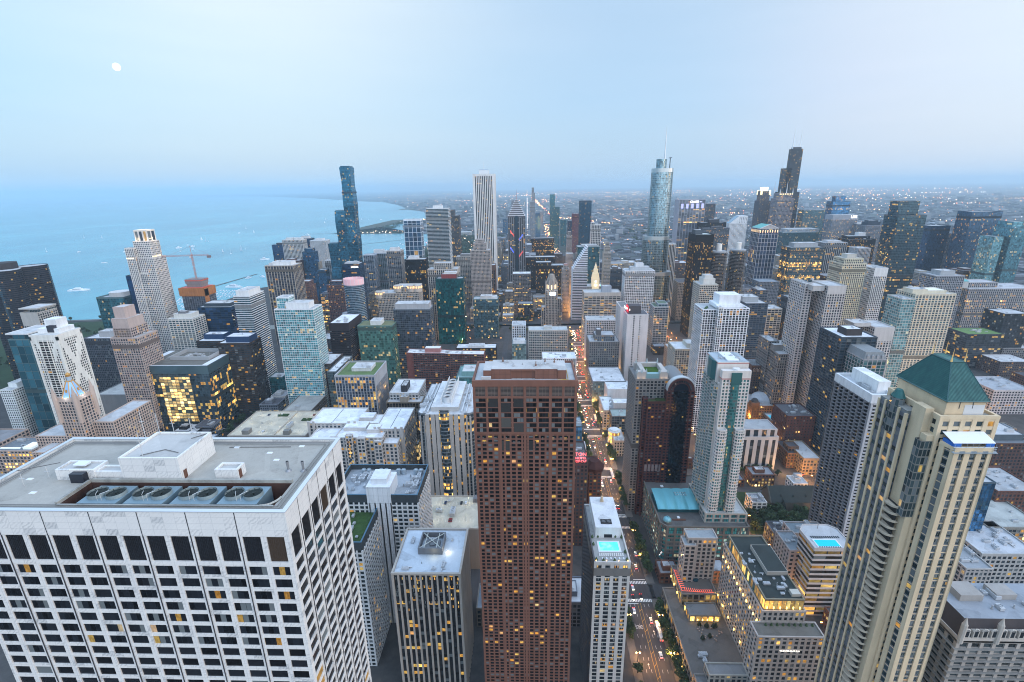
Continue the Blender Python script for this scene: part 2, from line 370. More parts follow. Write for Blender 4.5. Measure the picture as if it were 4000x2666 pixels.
def tower(fp, st, name, label, cat, group=None, up=(), roofc=None, nclut=5, parapet=1.1, poly=None, base=None, z0=0.0, **ov):
 """one building: window wall, frame, roof, upper tiers and roof plant, all children of one Empty"""
 xE, xW, yN, yS, h = fp
 off = ((xE+xW)/2, (yN+yS)/2, 0.0)
 root = thing(name, label, cat, off, group)
 rnd = random.Random(label)
 P = poly or rect(xE, xW, yN, yS)
 volume(root, P, z0, h, st, off, parapet, roofc, **ov)
 for it in up:
  fx0, fx1, fy0, fy1, dz, s2 = it[:6]; o2 = it[6] if len(it) > 6 else {}
  zb = o2.get('zb', h); q = sub(fp, fx0, fx1, fy0, fy1)
  if s2 is None:
   m = MB(); m.prism(q, zb, zb+dz, cap=False); wm = wall(o2.get('wall', ov.get('wall', ST[st][0])))
   frame(m, q, zb, zb+dz, 99, dz, .3, 0, .12, 0, .5)
   m.has_uv = False
   m.build('penthouse', wm, root, off)
   m = MB(); m.ngon([(x, y, zb+dz+.02) for x, y in q]); m.build('penthouse_roof', roofm(o2.get('roof', (.5, .5, .5))), root, off)
  else:
   o3 = {k: v for k, v in ov.items() if k not in ('blank', 'wmat')}; o3.update({k: v for k, v in o2.items() if k not in ('zb', 'roof')})
   volume(root, q, zb, zb+dz, s2, off, o2.get('par', .8), o2.get('roof', roofc), **o3)
 if h > 85 and rnd.random() < .6 and ov.get('pw', 1) and not ov.get('blank'):   # dark louvred plant floor
  m = MB(); d = max(ov.get('dp', ST[st][6])*.6, ov.get('ds', ST[st][7])*.8)+.06; zb = h*rnd.choice((.42, .5, .9, .93))
  for i in range(len(P)):
   a, b = P[i], P[(i+1) % len(P)]; L = math.hypot(b[0]-a[0], b[1]-a[1]); t_ = ((b[0]-a[0])/L, (b[1]-a[1])/L); m.obb(a, t_, (t_[1], -t_[0]), [(-d, L, 0, d, zb, zb+5)])
  m.build('plant_floor_louvers', wall(sc3(ov.get('wall', ST[st][0]), .4)), root, off)
 if nclut:
  top = (min(xE, xW)-off[0], max(xE, xW)-off[0], min(yN, yS)-off[1], max(yN, yS)-off[1])
  if up and up[0][5] is None:    # plant stands on the penthouse and around it
   q = sub(fp, *up[0][:4]); xs = [p[0]-off[0] for p in q]; ys = [p[1]-off[1] for p in q]
   clutter(root, min(xs), max(xs), min(ys), max(ys), h+up[0][4]+.02, max(1, nclut//2), rnd)
  else: clutter(root, *top, h, nclut, rnd)
 return root, off
AP, OF, HO = 'apartment_tower', 'office_tower', 'hotel_tower'
PH = lambda a, b, c, d, z, **o: (a, b, c, d, z, None, o)
# ---- footprints: east x, west x, north y, south y, height (metres)
FP = {
 'cu1': (526.3, 469.0, -985.4, -1025.4, 165.0),
 'cu2': (830.9, 789.0, -1609.1, -1639.1, 140.0),
 'cu3': (743.9, 682.1, -1507.9, -1537.9, 165.0),
 'cu4': (779.3, 743.3, -1712.1, -1737.1, 150.0),
 'cu5': (714.6, 662.2, -1633.6, -1668.6, 150.0),
 'cu6': (650.8, 606.8, -1310.3, -1340.3, 130.0),
 'cu7': (605.1, 574.7, -1329.8, -1357.8, 150.0),
 'cu8': (590.6, 571.6, -1348.5, -1368.5, 120.0),
 'cu9': (545.6, 525.0, -1275.1, -1300.1, 110.0),
 'cu10': (567.6, 545.5, -1377.9, -1402.9, 120.0),
 'cu11': (530.2, 496.2, -1110.5, -1140.5, 100.0),
 'cu12': (438.7, 402.2, -1063.8, -1091.8, 110.0),
 'hotel': (413.5, 375.6, -1100.1, -1135.1, 150.0),
 'bal1': (415.0, 388.8, -1252.7, -1280.7, 150.0),
 'bal2': (402.0, 348.2, -1285.3, -1313.3, 150.0),
 'bal3': (341.9, 308.0, -1208.5, -1236.5, 165.0),
 'mid1': (288.2, 239.6, -1162.1, -1197.1, 150.0),
 'frame': (438.5, 378.7, -1787.5, -1822.5, 200.0),
 'wavy': (241.9, 189.5, -1218.2, -1253.2, 262.0),
 'amber': (236.9, 204.5, -1511.7, -1546.7, 230.0),
 'aonb': (157.4, 95.0, -1499.7, -1558.7, 346.0),
 'bgrid': (194.1, 145.8, -1354.3, -1384.3, 130.0),
 'step': (142.4, 93.3, -1241.4, -1276.4, 160.0),
 'brown': (142.3, 87.0, -1327.1, -1357.1, 110.0),
 'nbc': (204.6, 144.3, -1014.9, -1049.9, 150.0),
 'teal': (184.5, 130.1, -985.3, -1015.3, 135.0),
 'blue2': (115.3, 63.5, -1022.9, -1052.9, 85.0),
 'crown': (285.4, 206.6, -924.5, -959.5, 120.0),
 'gg': (220.4, 160.3, -793.4, -823.4, 120.0),
 't29': (331.8, 280.6, -634.1, -662.1, 160.0),
 'dbox': (310.5, 279.7, -747.0, -807.0, 110.0),
 'grn': (273.2, 217.4, -767.4, -799.4, 100.0),
 'scur': (183.7, 66.8, -715.1, -743.1, 72.0),
 'oct': (85.2, 57.0, -555.1, -595.1, 95.0),
 'rib': (232.0, 184.5, -561.4, -611.4, 95.0),
 'ribL': (253.2, 242.1, -589.1, -649.1, 90.0),
 'dbr': (293.7, 271.0, -644.6, -689.6, 80.0),
 'lowt': (384.0, 364.3, -684.8, -704.8, 45.0),
 'gar': (316.3, 279.4, -584.8, -634.8, 38.0),
 'pool2': (170.2, 135.0, -568.2, -613.2, 70.0),
 'pool2b': (172.0, 129.6, -558.7, -578.7, 62.0),
 'hosp': (104.2, 51.8, -428.3, -483.3, 110.0),
 'stepw': (210.8, 121.1, -430.7, -500.7, 85.0),
 'bridge': (147.7, 119.8, -488.4, -497.4, 45.0),
 'd08': (-9.6, -94.8, -1818.1, -1858.1, 130.0),
 'd09a': (49.3, -85.0, -1544.2, -1584.2, 100.0),
 'd09b': (-22.5, -102.2, -1407.9, -1447.9, 95.0),
 'd29': (38.9, -6.7, -1246.2, -1281.2, 100.0),
 'd30': (-86.0, -104.0, -1252.8, -1274.8, 110.0),
 'trib': (-35.8, -72.5, -1132.0, -1162.0, 105.0),
 'ill': (11.1, -10.7, -2029.5, -2059.5, 120.0),
 'd05': (-197.6, -241.4, -1952.9, -1987.9, 249.0),
 'd06': (-211.1, -243.2, -2411.1, -2451.1, 183.0),
 'd07': (-191.9, -215.2, -2431.9, -2471.9, 150.0),
 'd07b': (-172.5, -205.2, -2693.6, -2733.6, 140.0),
 'd02': (-8.1, -30.4, -2111.0, -2151.0, 250.0),
 'd02b': (-46.0, -76.6, -3060.7, -3100.7, 160.0),
 'd03': (-111.4, -158.9, -2554.9, -2594.9, 210.0),
 'hyp': (-198.8, -228.6, -1598.9, -1626.9, 192.0),
 'cra': (-105.3, -139.1, -1171.7, -1211.7, 177.0),
 'd12': (-135.3, -194.8, -1375.9, -1415.9, 150.0),
 'dd13': (-85.7, -112.0, -1622.9, -1652.9, 100.0),
 'dd13b': (-112.2, -131.8, -1466.4, -1494.4, 120.0),
 'car': (-130.9, -146.8, -1684.5, -1709.5, 150.0),
 'math': (-181.9, -198.8, -1210.4, -1232.4, 155.0),
 'wri': (-136.4, -209.9, -1224.0, -1264.0, 75.0),
 'd17': (-215.4, -245.6, -1306.9, -1346.9, 100.0),
 'd18': (-194.0, -252.0, -1000.7, -1030.7, 145.0),
 'd20': (-316.9, -333.4, -1149.3, -1174.3, 180.0),
 'chase': (-496.1, -580.5, -1703.9, -1753.9, 259.0),
 'd22': (-712.4, -792.1, -2193.1, -2238.1, 200.0),
 'ibm': (-334.1, -370.0, -1024.5, -1069.5, 212.0),
 'd24': (-552.8, -635.9, -1622.9, -1662.9, 175.0),
 'd24b': (-554.6, -633.6, -1648.0, -1688.0, 190.0),
 'slope': (-734.7, -797.3, -1877.4, -1912.4, 170.0),
 'wack': (-563.1, -608.0, -1255.3, -1300.3, 203.0),
 'd31': (-111.9, -184.1, -984.5, -1019.5, 105.0),
 'd32': (-104.3, -155.7, -867.6, -897.6, 80.0),
 'red1': (-151.5, -183.3, -750.7, -785.7, 120.0),
 'red0': (-150.2, -164.2, -800.4, -845.4, 120.0),
 'd34': (-241.8, -268.6, -943.2, -978.2, 85.0),
 'd35': (-283.2, -312.4, -826.6, -861.6, 150.0),
 'd36': (-226.5, -263.5, -593.9, -623.9, 165.0),
 'd37': (-338.1, -371.8, -774.4, -814.4, 130.0),
 'd38': (-446.2, -465.5, -972.5, -1002.5, 110.0),
 'e01': (-100.2, -118.6, -432.3, -462.3, 145.0),
 'arch': (-103.7, -148.9, -424.8, -464.8, 125.0),
 'chi': (-138.8, -160.2, -360.0, -395.0, 170.0),
 'e04': (-203.8, -237.0, -672.5, -707.5, 90.0),
 'e06': (-95.6, -142.3, -755.2, -795.2, 75.0),
 'e07': (-1.0, -69.8, -867.2, -892.2, 62.0),
 'e08': (-22.7, -74.0, -743.0, -773.0, 52.0),
 'e05a': (-92.7, -140.1, -681.8, -741.8, 38.0),
 'e05b': (-110.0, -142.3, -653.8, -683.8, 38.0),
 'f01': (-357.7, -378.9, -607.4, -642.4, 190.0),
 'f02': (-495.6, -531.7, -807.6, -842.6, 185.0),
 'f03': (-557.3, -577.8, -823.3, -858.3, 175.0),
 'f04': (-820.5, -881.6, -1164.4, -1209.4, 235.0),
 'f04u': (-851.9, -903.2, -1217.4, -1247.4, 262.0),
 'f05': (-1122.0, -1230.5, -2117.8, -2162.8, 200.0),
 'f06': (-1112.0, -1174.1, -1911.4, -1951.4, 240.0),
 'ubs': (-1052.1, -1136.6, -1795.8, -1840.8, 199.0),
 'f08': (-627.7, -706.2, -1223.1, -1268.1, 160.0),
 'f09': (-810.5, -870.2, -1402.6, -1447.6, 150.0),
 'f10': (-916.5, -994.3, -1476.5, -1521.5, 150.0),
 'f11': (-820.8, -851.3, -1277.9, -1312.9, 150.0),
 'f12': (-1127.5, -1171.2, -1778.6, -1818.6, 170.0),
 'f12b': (-1071.1, -1125.1, -1646.8, -1686.8, 175.0),
 'f13': (-984.5, -1097.5, -1945.6, -2005.6, 140.0),
 'f16': (-1136.5, -1212.2, -1350.5, -1395.5, 230.0),
 'f17': (-1096.0, -1147.9, -1419.9, -1464.9, 190.0),
 'f17b': (-1147.1, -1172.9, -1409.5, -1444.5, 170.0),
 'f18': (-1124.4, -1158.6, -1216.0, -1266.0, 200.0),
 'f19': (-796.9, -851.7, -996.8, -1036.8, 130.0),
 'mart': (-902.4, -1042.6, -1037.3, -1097.3, 95.0),
 'cream': (-530.1, -583.7, -694.7, -729.7, 160.0),
 'f21': (-416.0, -440.1, -861.6, -891.6, 100.0),
 'f22': (-446.4, -468.3, -854.4, -884.4, 120.0),
 'f23': (-326.2, -352.4, -634.1, -674.1, 95.0),
 'f24': (-334.4, -370.7, -529.7, -569.7, 150.0),
 'f25': (-341.7, -364.4, -500.9, -535.9, 135.0),
 'f26': (-417.9, -441.0, -601.0, -636.0, 140.0),
 'f27': (-240.1, -246.4, -341.4, -411.4, 165.0),
 'f29': (-389.4, -416.5, -675.1, -725.1, 35.0),
 'f30': (-299.8, -331.9, -544.6, -579.6, 50.0),
 'perf': (-166.2, -186.9, -169.9, -214.9, 150.0),
 'poolw': (-202.6, -221.4, -314.1, -354.1, 60.0),
 'penin': (-108.6, -120.6, -215.0, -275.0, 90.0),
 'ada': (79.7, 40.5, -248.0, -293.0, 95.0),
 'luR': (94.5, 75.5, -302.5, -352.5, 110.0),
 'luL': (108.3, 106.7, -267.7, -312.7, 100.0),
 'b777': (-34.7, -54.0, -236.1, -296.1, 115.0),
 'oly': (7.7, -21.9, -228.9, -273.9, 223.0),
 'mall': (-109.8, -180.2, -364.4, -424.4, 38.0),
 'cube': (508.9, 413.4, -599.9, -654.9, 95.0),
 'ont': (517.2, 479.5, -486.4, -526.4, 174.0),
 'onl': (633.9, 608.6, -571.3, -611.3, 140.0),
 'wht': (662.0, 646.2, -567.3, -617.3, 75.0),
 'beig': (712.3, 687.9, -666.2, -696.2, 150.0),
 'conc': (622.3, 576.2, -656.4, -686.4, 115.0),
 'pink': (524.4, 490.1, -592.2, -627.2, 135.0),
 'hor': (561.0, 522.0, -742.3, -772.3, 120.0),
 'am1': (473.4, 431.5, -672.8, -702.8, 105.0),
 'am2': (425.2, 381.2, -646.3, -676.3, 110.0),
 'bw1': (660.3, 620.0, -815.9, -845.9, 220.0),
 'dk3': (703.5, 691.8, -851.5, -881.5, 170.0),
 'tg4': (770.3, 720.6, -854.8, -894.8, 130.0),
 'con6': (595.5, 555.5, -831.0, -861.0, 150.0),
 'nav7': (534.8, 480.1, -777.1, -817.1, 130.0),
 'cur8': (420.9, 398.0, -694.5, -734.5, 165.0),
 'mast': (510.0, 489.4, -490.2, -510.2, 95.0),
 'mwing': (485.8, 465.7, -502.7, -527.7, 64.0),
 'cream2': (-508.2, -526.1, -687.3, -717.3, 155.0),
 'e05c': (-98.2, -114.7, -606.9, -651.9, 28.0),
 'e05d': (-111.3, -133.5, -611.4, -627.4, 36.0),
 'e05e': (-104.4, -126.4, -581.3, -603.3, 32.0),
 'e05f': (-101.0, -113.7, -540.8, -570.8, 20.0),
 'f01b': (-358.1, -377.2, -639.2, -672.2, 180.0),
 'f01c': (-338.7, -347.4, -622.0, -656.0, 190.0),
 'f03b': (-556.4, -570.4, -842.2, -870.2, 172.0),
 'f13b': (-958.0, -1088.1, -1925.5, -1965.5, 130.0),
 'f18b': (-1092.5, -1113.5, -1222.1, -1262.1, 180.0),
 'f23b': (-323.8, -337.0, -659.0, -689.0, 105.0),
 'f31': (-291.3, -319.4, -516.5, -546.5, 18.0),
 'f31b': (-300.5, -319.2, -501.7, -541.7, 20.0),
 'far1': (114.5, 92.8, -3592.4, -3632.4, 220.0),
 'far2': (165.4, 111.4, -3355.5, -3395.5, 110.0),
 'far3': (157.3, 128.2, -3626.0, -3666.0, 150.0),
 'far4': (-83.7, -104.4, -3410.8, -3450.8, 150.0),
 'far5': (-173.3, -205.2, -3058.4, -3098.4, 90.0),
 'g01': (-37.3, -50.1, -386.6, -421.6, 85.0),
 'g02': (-54.4, -65.5, -409.6, -437.6, 60.0),
 'g03': (-55.8, -63.6, -549.0, -574.0, 35.0),
 'g04': (-56.7, -65.3, -521.1, -535.1, 22.0),
 'hos1': (582.0, 533.2, -609.7, -664.7, 50.0),
 'lux': (127.0, 56.9, -833.5, -858.5, 40.0),
 'r01': (-740.6, -800.1, -834.0, -874.0, 60.0),
 'r02': (-767.1, -818.4, -793.3, -833.3, 25.0),
 'r03': (-817.8, -868.6, -847.7, -887.7, 30.0),
 'r04': (-809.4, -852.4, -852.8, -892.8, 90.0),
 'r05': (-632.3, -683.8, -654.5, -704.5, 35.0),
 'r06': (-460.3, -495.5, -463.7, -513.7, 60.0),
 'r07': (-414.4, -451.5, -405.7, -445.7, 45.0),
 'r08': (-377.8, -424.0, -369.9, -429.9, 35.0),
 'r09': (-346.3, -388.6, -338.8, -378.8, 35.0),
 'r10': (-354.3, -368.3, -365.9, -385.9, 80.0),
 'r11': (-315.9, -334.7, -317.6, -342.6, 40.0),
 'smB': (388.4, 364.4, -874.9, -914.9, 45.0),
 'smC': (366.2, 343.9, -822.8, -862.8, 25.0),
 'tl7': (27.1, 3.7, -792.8, -817.8, 60.0),
 'wh7': (30.0, 5.0, -890.6, -920.6, 65.0),
}
XY = {'s1': (-1000.8, -2226.5), 's2': (-1032.5, -2124.3), 'dome': (-310.8, -630.9), 'circ': (-311.3, -669.7), 'fins': (-235.8, -513.6), 'pool3': (-297.3, -573.3)}
BOATS = {'sail': [(2707.0, -2726.8, 1), (3222.5, -3555.5, 1), (3090.4, -3555.2, 0.9), (5168.8, -6370.1, 1), (2198.9, -3320.2, 1), (2096.2, -3205.0, 1.2), (2069.3, -3188.7, 0.8), (1859.1, -2722.7, 1.1), (1637.0, -2631.0, 0.8), (1534.7, -2532.8, 1.2), (1562.8, -2680.8, 1.2), (1578.0, -2746.0, 0.6), (2432.5, -4286.0, 1.2), (2786.8, -4821.8, 0.9), (2132.3, -3863.3, 0.9), (1885.5, -2653.3, 1.0), (2352.5, -5042.9, 1), (2192.1, -5437.8, 1), (1985.5, -4895.7, 0.9), (1769.2, -5348.8, 1), (1668.7, -5274.2, 0.7), (810.3, -3207.9, 0.8)], 'motor': [(2491.2, -2693.1, 1.2), (2070.3, -2984.1, 1), (1984.7, -2907.2, 1.8), (2015.1, -2829.1, 2.2), (21288.1, -34440.3, 3), (28053.7, -41336.9, 2.6), (2221.2, -3810.0, 1.5), (2208.7, -2668.0, 1), (1037.2, -1795.3, 1.6), (1235.2, -2299.7, 2.4), (991.2, -1815.7, 1.6), (1545.1, -5301.7, 1.5), (1595.0, -3592.6, 2.0)], 'ferry': [(1496.6, -1591.1), (1967.6, -2248.3)]}
MOON = (55083.0, -72377.0, 16495.0)
# ---------------------------------------------------------------- landmark buildings with shapes of their own
GRP_N = 'towers round the avenue'
def ellipse(cx, cy, rx, ry, n=28, a0=0.0, p=2.0):
 out = []
 for i in range(n):
  a = a0+2*math.pi*i/n; c, s = math.cos(a), math.sin(a)
  out.append((cx+rx*math.copysign(abs(c)**(2/p), c), cy+ry*math.copysign(abs(s)**(2/p), s)))
 return out
def part(mb, name, mat, root, off, smooth=False): return mb.build(name, mat, root, off, smooth)
def marble():
 n = NT('veined_marble'); tc = n.n('TexCoord'); sp = n.n('SeparateXYZ'); n.l(tc.outputs['Object'], sp.inputs[0])
 h = n.math('DIVIDE', n.math('ADD', sp.outputs[0], sp.outputs[1]), 1.92); v = n.math('DIVIDE', sp.outputs[2], 1.15)
 wn = n.n('TexWhiteNoise', noise_dimensions='3D'); n.l(n.vec(n.math('FLOOR', h), n.math('FLOOR', v), 1.0), wn.inputs[0])
 ad = n.n('VectorMath', operation='ADD'); n.l(tc.outputs['Object'], ad.inputs[0])
 sc = n.n('VectorMath', operation='SCALE'); n.l(wn.outputs['Color'], sc.inputs[0]); sc.inputs['Scale'].default_value = 9.0; n.l(sc.outputs[0], ad.inputs[1])
 w = n.n('TexWave', wave_type='BANDS', bands_direction='DIAGONAL'); n.l(ad.outputs[0], w.inputs['Vector']); w.inputs['Scale'].default_value = .8; w.inputs['Distortion'].default_value = 7; w.inputs['Detail'].default_value = 4; w.inputs['Detail Scale'].default_value = 1.3
 vein = n.math('MULTIPLY', n.math('POWER', w.outputs[0], 2.0), n.math('ADD', n.math('MULTIPLY', n.math('POWER', wn.outputs['Value'], 4), .6), .05))
 col = n.mix(n.noise(.16, 4, tc.outputs['Object']), (.80, .785, .75), (.64, .64, .63)); col = n.mix(vein, col, (.30, .31, .32))
 blk = n.math('MULTIPLY', n.math('GREATER_THAN', wn.outputs['Value'], .9), .28); col = n.mix(blk, col, (.33, .35, .37))
 fx = n.math('ABSOLUTE', n.math('SUBTRACT', n.math('FRACT', h), .5)); fz = n.math('ABSOLUTE', n.math('SUBTRACT', n.math('FRACT', v), .5))
 j = n.math('MAXIMUM', n.math('GREATER_THAN', fx, .488), n.math('GREATER_THAN', fz, .482)); col = n.mix(n.math('MULTIPLY', j, .45), col, (.3, .31, .32))
 n.l(col, n.p.inputs['Base Color']); n.p.inputs['Roughness'].default_value = .5
 return n.m
def marble_tower():
 x0, x1, y0, y1 = 37.7, 91.6, -103.8, -81.1
 off = (64.6, -92.4, 0); root = thing('marble_tower', 'white veined marble tower nearest the viewer with a sunken row of roof fans', 'tower', off, GRP_N)
 M = marble(); P = rect(x0, x1, y0, y1); fl, bay = 2.45, 3.8
 dk = glass(tint=(.012, .014, .018), lit=.10, blind=.05, mull=.03, strength=1.1)
 zt = 252.0; nf = 100
 m = MB(); m.prism(P, zt-nf*fl, zt, cap=False, bay=bay, floor=fl); part(m, 'window_wall', dk, root, off)
 lv = wall((.03, .032, .038), .5, .3, 'louver_metal')
 m = MB()
 fr = MB(); frame(fr, P, zt-nf*fl, zt, bay, fl, .92, .74, .2, .16, 0, zoff=.02)
 frame(fr, P, zt, 257.6, bay, 99, .92, 0, .24, .2, 0)
 for i in range(4):
  a, b = P[i], P[(i+1) % 4]; L = math.hypot(b[0]-a[0], b[1]-a[1]); tt = ((b[0]-a[0])/L, (b[1]-a[1])/L); nn = (tt[1], -tt[0])
  fr.obb(a, tt, nn, [(-.25, L, 0, .26, zt-.1, zt+.6), (-.31, L, 0, .31, 257.5, 262.0), (.3, L, -.3, 0, 257.5, 262.0)])
 part(fr, 'marble_frame', M, root, off)
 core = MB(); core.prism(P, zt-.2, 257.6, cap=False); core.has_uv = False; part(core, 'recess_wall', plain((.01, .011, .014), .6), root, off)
 for side, (a, tt, nn, cols) in enumerate((((x1, y1), (-1, 0), (0, 1), 14), ((x0, y1), (0, -1), (-1, 0), 6))):
  st = (x1-x0)/14 if side == 0 else (y1-y0)/6
  for k in range(cols):
   m = MB(); u = (k+.5)*st
   m.obb(a, tt, nn, [(u-1.38, u+1.38, .0, .06, zt+.75, 257.45)])
   for s in range(9): m.obb(a, tt, nn, [(u-1.38+s*.3, u-1.30+s*.3, .06, .12, zt+.75, 257.45)])
   part(m, 'louver', plain((.025, .028, .035), .4, .3) if RND.random() < .8 else plain((.06, .042, .03), .5), root, off)
  sm = MB()
  for k in range(2 if side == 0 else 1, cols, 2 if side == 0 else 1):
   u = k*st
   if side == 1: u = min(u, (y1-y0)-.2)
   sm.obb(a, tt, nn, [(u-.07, u+.07, .25, .325, 4, 261.9)])
  part(sm, 'expansion_joint', plain((.03, .03, .04)), root, off)
 wm = glass(tint=(.012, .015, .02), lit=.10, blind=.10, mull=.035, strength=1.1, bump=.02)
 windows_parts(root, off, (x1, y1), (-1, 0), (0, 1), 14, 8, (x1-x0)/14, fl, (x1-x0)/28, zt-fl/2+.02, 2.84, 1.68, wm, .05, 100)
 # roof deck round the sunken plant well
 g = roofm((.37, .35, .31), True)
 m = MB(); wx0, wx1, wy0, wy1 = 40.2, 75.3, -89.2, -82.9; z = 261.6
 for b in ((x0, x1, y0, wy0), (x0, x1, wy1, y1), (x0, wx0, wy0, wy1), (wx1, x1, wy0, wy1)): m.box(*b, z-.4, z)
 part(m, 'roof', g, root, off)
 m = MB(); rust = wall((.10, .055, .045), .9, .5)
 for b in ((wx0, wx1, wy0-.02, wy0+.1), (wx0, wx1, wy1-.1, wy1+.02), (wx0, wx0+.1, wy0, wy1), (wx1-.1, wx1, wy0, wy1)): m.box(*b, z-3.4, z-.01)
 m.box(wx0, wx1, wy0, wy1, z-3.5, z-3.4); part(m, 'plant_well', rust, root, off)
 m = MB()
 m.box(wx0, wx1, wy0-.5, wy0-.03, z, z+.55); m.box(wx1+.03, wx1+.45, wy0, wy1, z, z+.5); m.box(wx0, wx1, wy1+.03, wy1+.25, z, z+.25)
 for k in range(10):   # rounded end of the well
  a0, a1 = math.pi/2*k/10, math.pi/2*(k+1)/10; c = (wx0+2.2, wy1-2.2)
  m.bar((c[0]-2.3*math.sin(a0), c[1]+2.3*math.cos(a0), z+.15), (c[0]-2.3*math.sin(a1), c[1]+2.3*math.cos(a1), z+.15), .3)
 part(m, 'well_curb', wall((.36, .36, .33), .9, .5), root, off)
 cop = plain((.62, .66, .70), .35, .5)
 m = MB()
 for i in range(4):
  a, b = P[i], P[(i+1) % 4]; L = math.hypot(b[0]-a[0], b[1]-a[1]); tt = ((b[0]-a[0])/L, (b[1]-a[1])/L); nn = (tt[1], -tt[0])
  m.obb(a, tt, nn, [(-.40, L, 0, .40, 262.0, 262.12), (.35, L, -.35, 0, 262.0, 262.12)])
 part(m, 'coping', cop, root, off)
 m = MB(); rail = [(x0+1.2, y0+1.2), (x1-1.2, y0+1.2), (x1-1.2, y1-.9), (x0+1.2, y1-.9)]
 for w in (0, .55):
  for i in range(4):
   a, b = rail[i], rail[(i+1) % 4]; sx = w if i in (3, 0) else -w
   m.bar((a[0]+(w if a[0] < 60 else -w), a[1]+(w if a[1] < -92 else -w), z+.25), (b[0]+(w if b[0] < 60 else -w), b[1]+(w if b[1] < -92 else -w), z+.25), .12)
 part(m, 'window_washing_rail', plain((.22, .21, .2), .5, .6), root, off)
 # four cooling units of two fans
 for i in range(4):
  cx = 69.8-7.7*i
  u = MB(); u.box(cx-3.25, cx+3.25, -88.5, -83.6, z-3.3, z-.2); part(u, 'cooling_unit', plain((.20, .29, .34), .5, .3), root, off)
  for s in (-1, 1):
   f = MB(); px = cx-s*1.55; py = -86.0
   f.cyl(px, py, 1.52, z-.2, z+.4, 28, 1.47, cap=False); f.cyl(px, py, 1.41, z+.4, z-.2, 28, 1.4, cap=False)
   fo = part(f, 'fan_shroud', plain((.30, .37, .38), .5, .3), root, off)
   b = MB()
   for q in range(10):
    a = q*math.pi/5; b.bar((px, py, z+.28), (px+1.38*math.cos(a), py+1.38*math.sin(a), z+.28), .06)
   b.cyl(px, py, .2, z, z+.33, 10); b.cyl(px, py, 1.38, z-.1, z+.05, 24)
   part(b, 'fan', plain((.012, .02, .018), .7), root, off)
   f2 = MB(); f2.bar((px+s*1.2, py+1.6, z-.2), (px+s*1.2, py+1.6, z+1.0), .06); f2.bar((px+s*1.2, py+1.6, z+1.0), (px+s*.6, py+.5, z+.9), .06); part(f2, 'davit', plain((.6, .62, .62), .4, .4), root, off)
 # penthouses
 def ph(a, b, c, d, z1, door=None, nm='penthouse'):
  q = MB(); w = .35
  q.box(a, b, c, d, z-.1, z1-.35)
  for e in ((a, b, c, c+w), (a, b, d-w, d), (a, a+w, c+w, d-w), (b-w, b, c+w, d-w)): q.box(*e, z1-.35, z1)
  o = part(q, nm, M, root, off)
  r_ = MB(); r_.ngon([(x, y, z1-.33) for x, y in rect(a+w, b-w, c+w, d-w)]); part(r_, 'penthouse_roof', roofm((.47, .46, .44)), root, off)
 ph(59.6, 70.0, -99.2, -89.8, 266.0); ph(75.0, 81.9, -93.0, -89.9, 263.6); ph(70.0, 75.0, -92.2, -90.0, 263.2); ph(50.0, 54.0, -92.6, -90.3, 263.5)
 for dx, dy in ((59.55, -91.2), (49.95, -91.4)): m = MB(); m.box(dx, dx+.05, dy, dy+.8, z, z+1.6); part(m, 'door', plain((.12, .05, .03)), root, off)
 m = MB(); m.box(76.2, 78.6, -89.88, -88.9, z, z+1.7); part(m, 'intake_hood', plain((.012, .016, .028), .3), root, off)
 m = MB(); m.box(77.4, 79.6, -92.2, -91.0, 263.6, 263.9); part(m, 'skylight', plain((.7, .74, .76)), root, off)
 for (ax, ay, az_, hh) in ((69.2, -98.8, 266, 4), (66.5, -98.9, 266, 3.2), (71.0, -97.5, 266, 5), (66.0, -90.4, 266, 4.5), (63, -98.8, 266, 3), (86, -88, z, 2.4), (84, -90.5, z, 2.2)):
  m = MB(); m.bar((ax, ay, az_-.3), (ax, ay, az_+hh), .09); m.bar((ax-.5, ay, az_+hh*.6), (ax+.5, ay, az_+hh*.6), .05); part(m, 'antenna_mast', plain((.6, .62, .63), .4, .5), root, off)
 for x in (42.6, 39.9):
  m = MB(); m.cyl(x, -93.0, .55, z, z+.35, 16, .3); m.cyl(x, -93.0, .2, z+.3, z+1.9, 10); m.cyl(x, -93.0, .26, z+1.5, z+1.9, 10); part(m, 'vent_stack', plain((.3, .31, .33), .4, .6), root, off)
 for (ax, ay, bx, by) in ((62, -97, 58, -101), (58, -101, 46, -101.2), (84, -86, 79, -88.6), (67, -91, 64, -93), (64, -93, 61, -92)): m = MB(); m.bar((ax, ay, z+.12 if ax < 59 else 265.8), (bx, by, z+.12 if ax < 59 else 265.8), .1); part(m, 'conduit', plain((.1, .1, .1)), root, off)
 for (ax, ay) in ((87, -90), (82.5, -86), (49, -99), (56.5, -101), (46.5, -96.5), (44, -101.5)): m = MB(); m.box(ax-.5, ax+.5, ay-.3, ay+.3, z, z+.12); part(m, 'roof_pad', plain((.7, .72, .72)), root, off)
marble_tower()
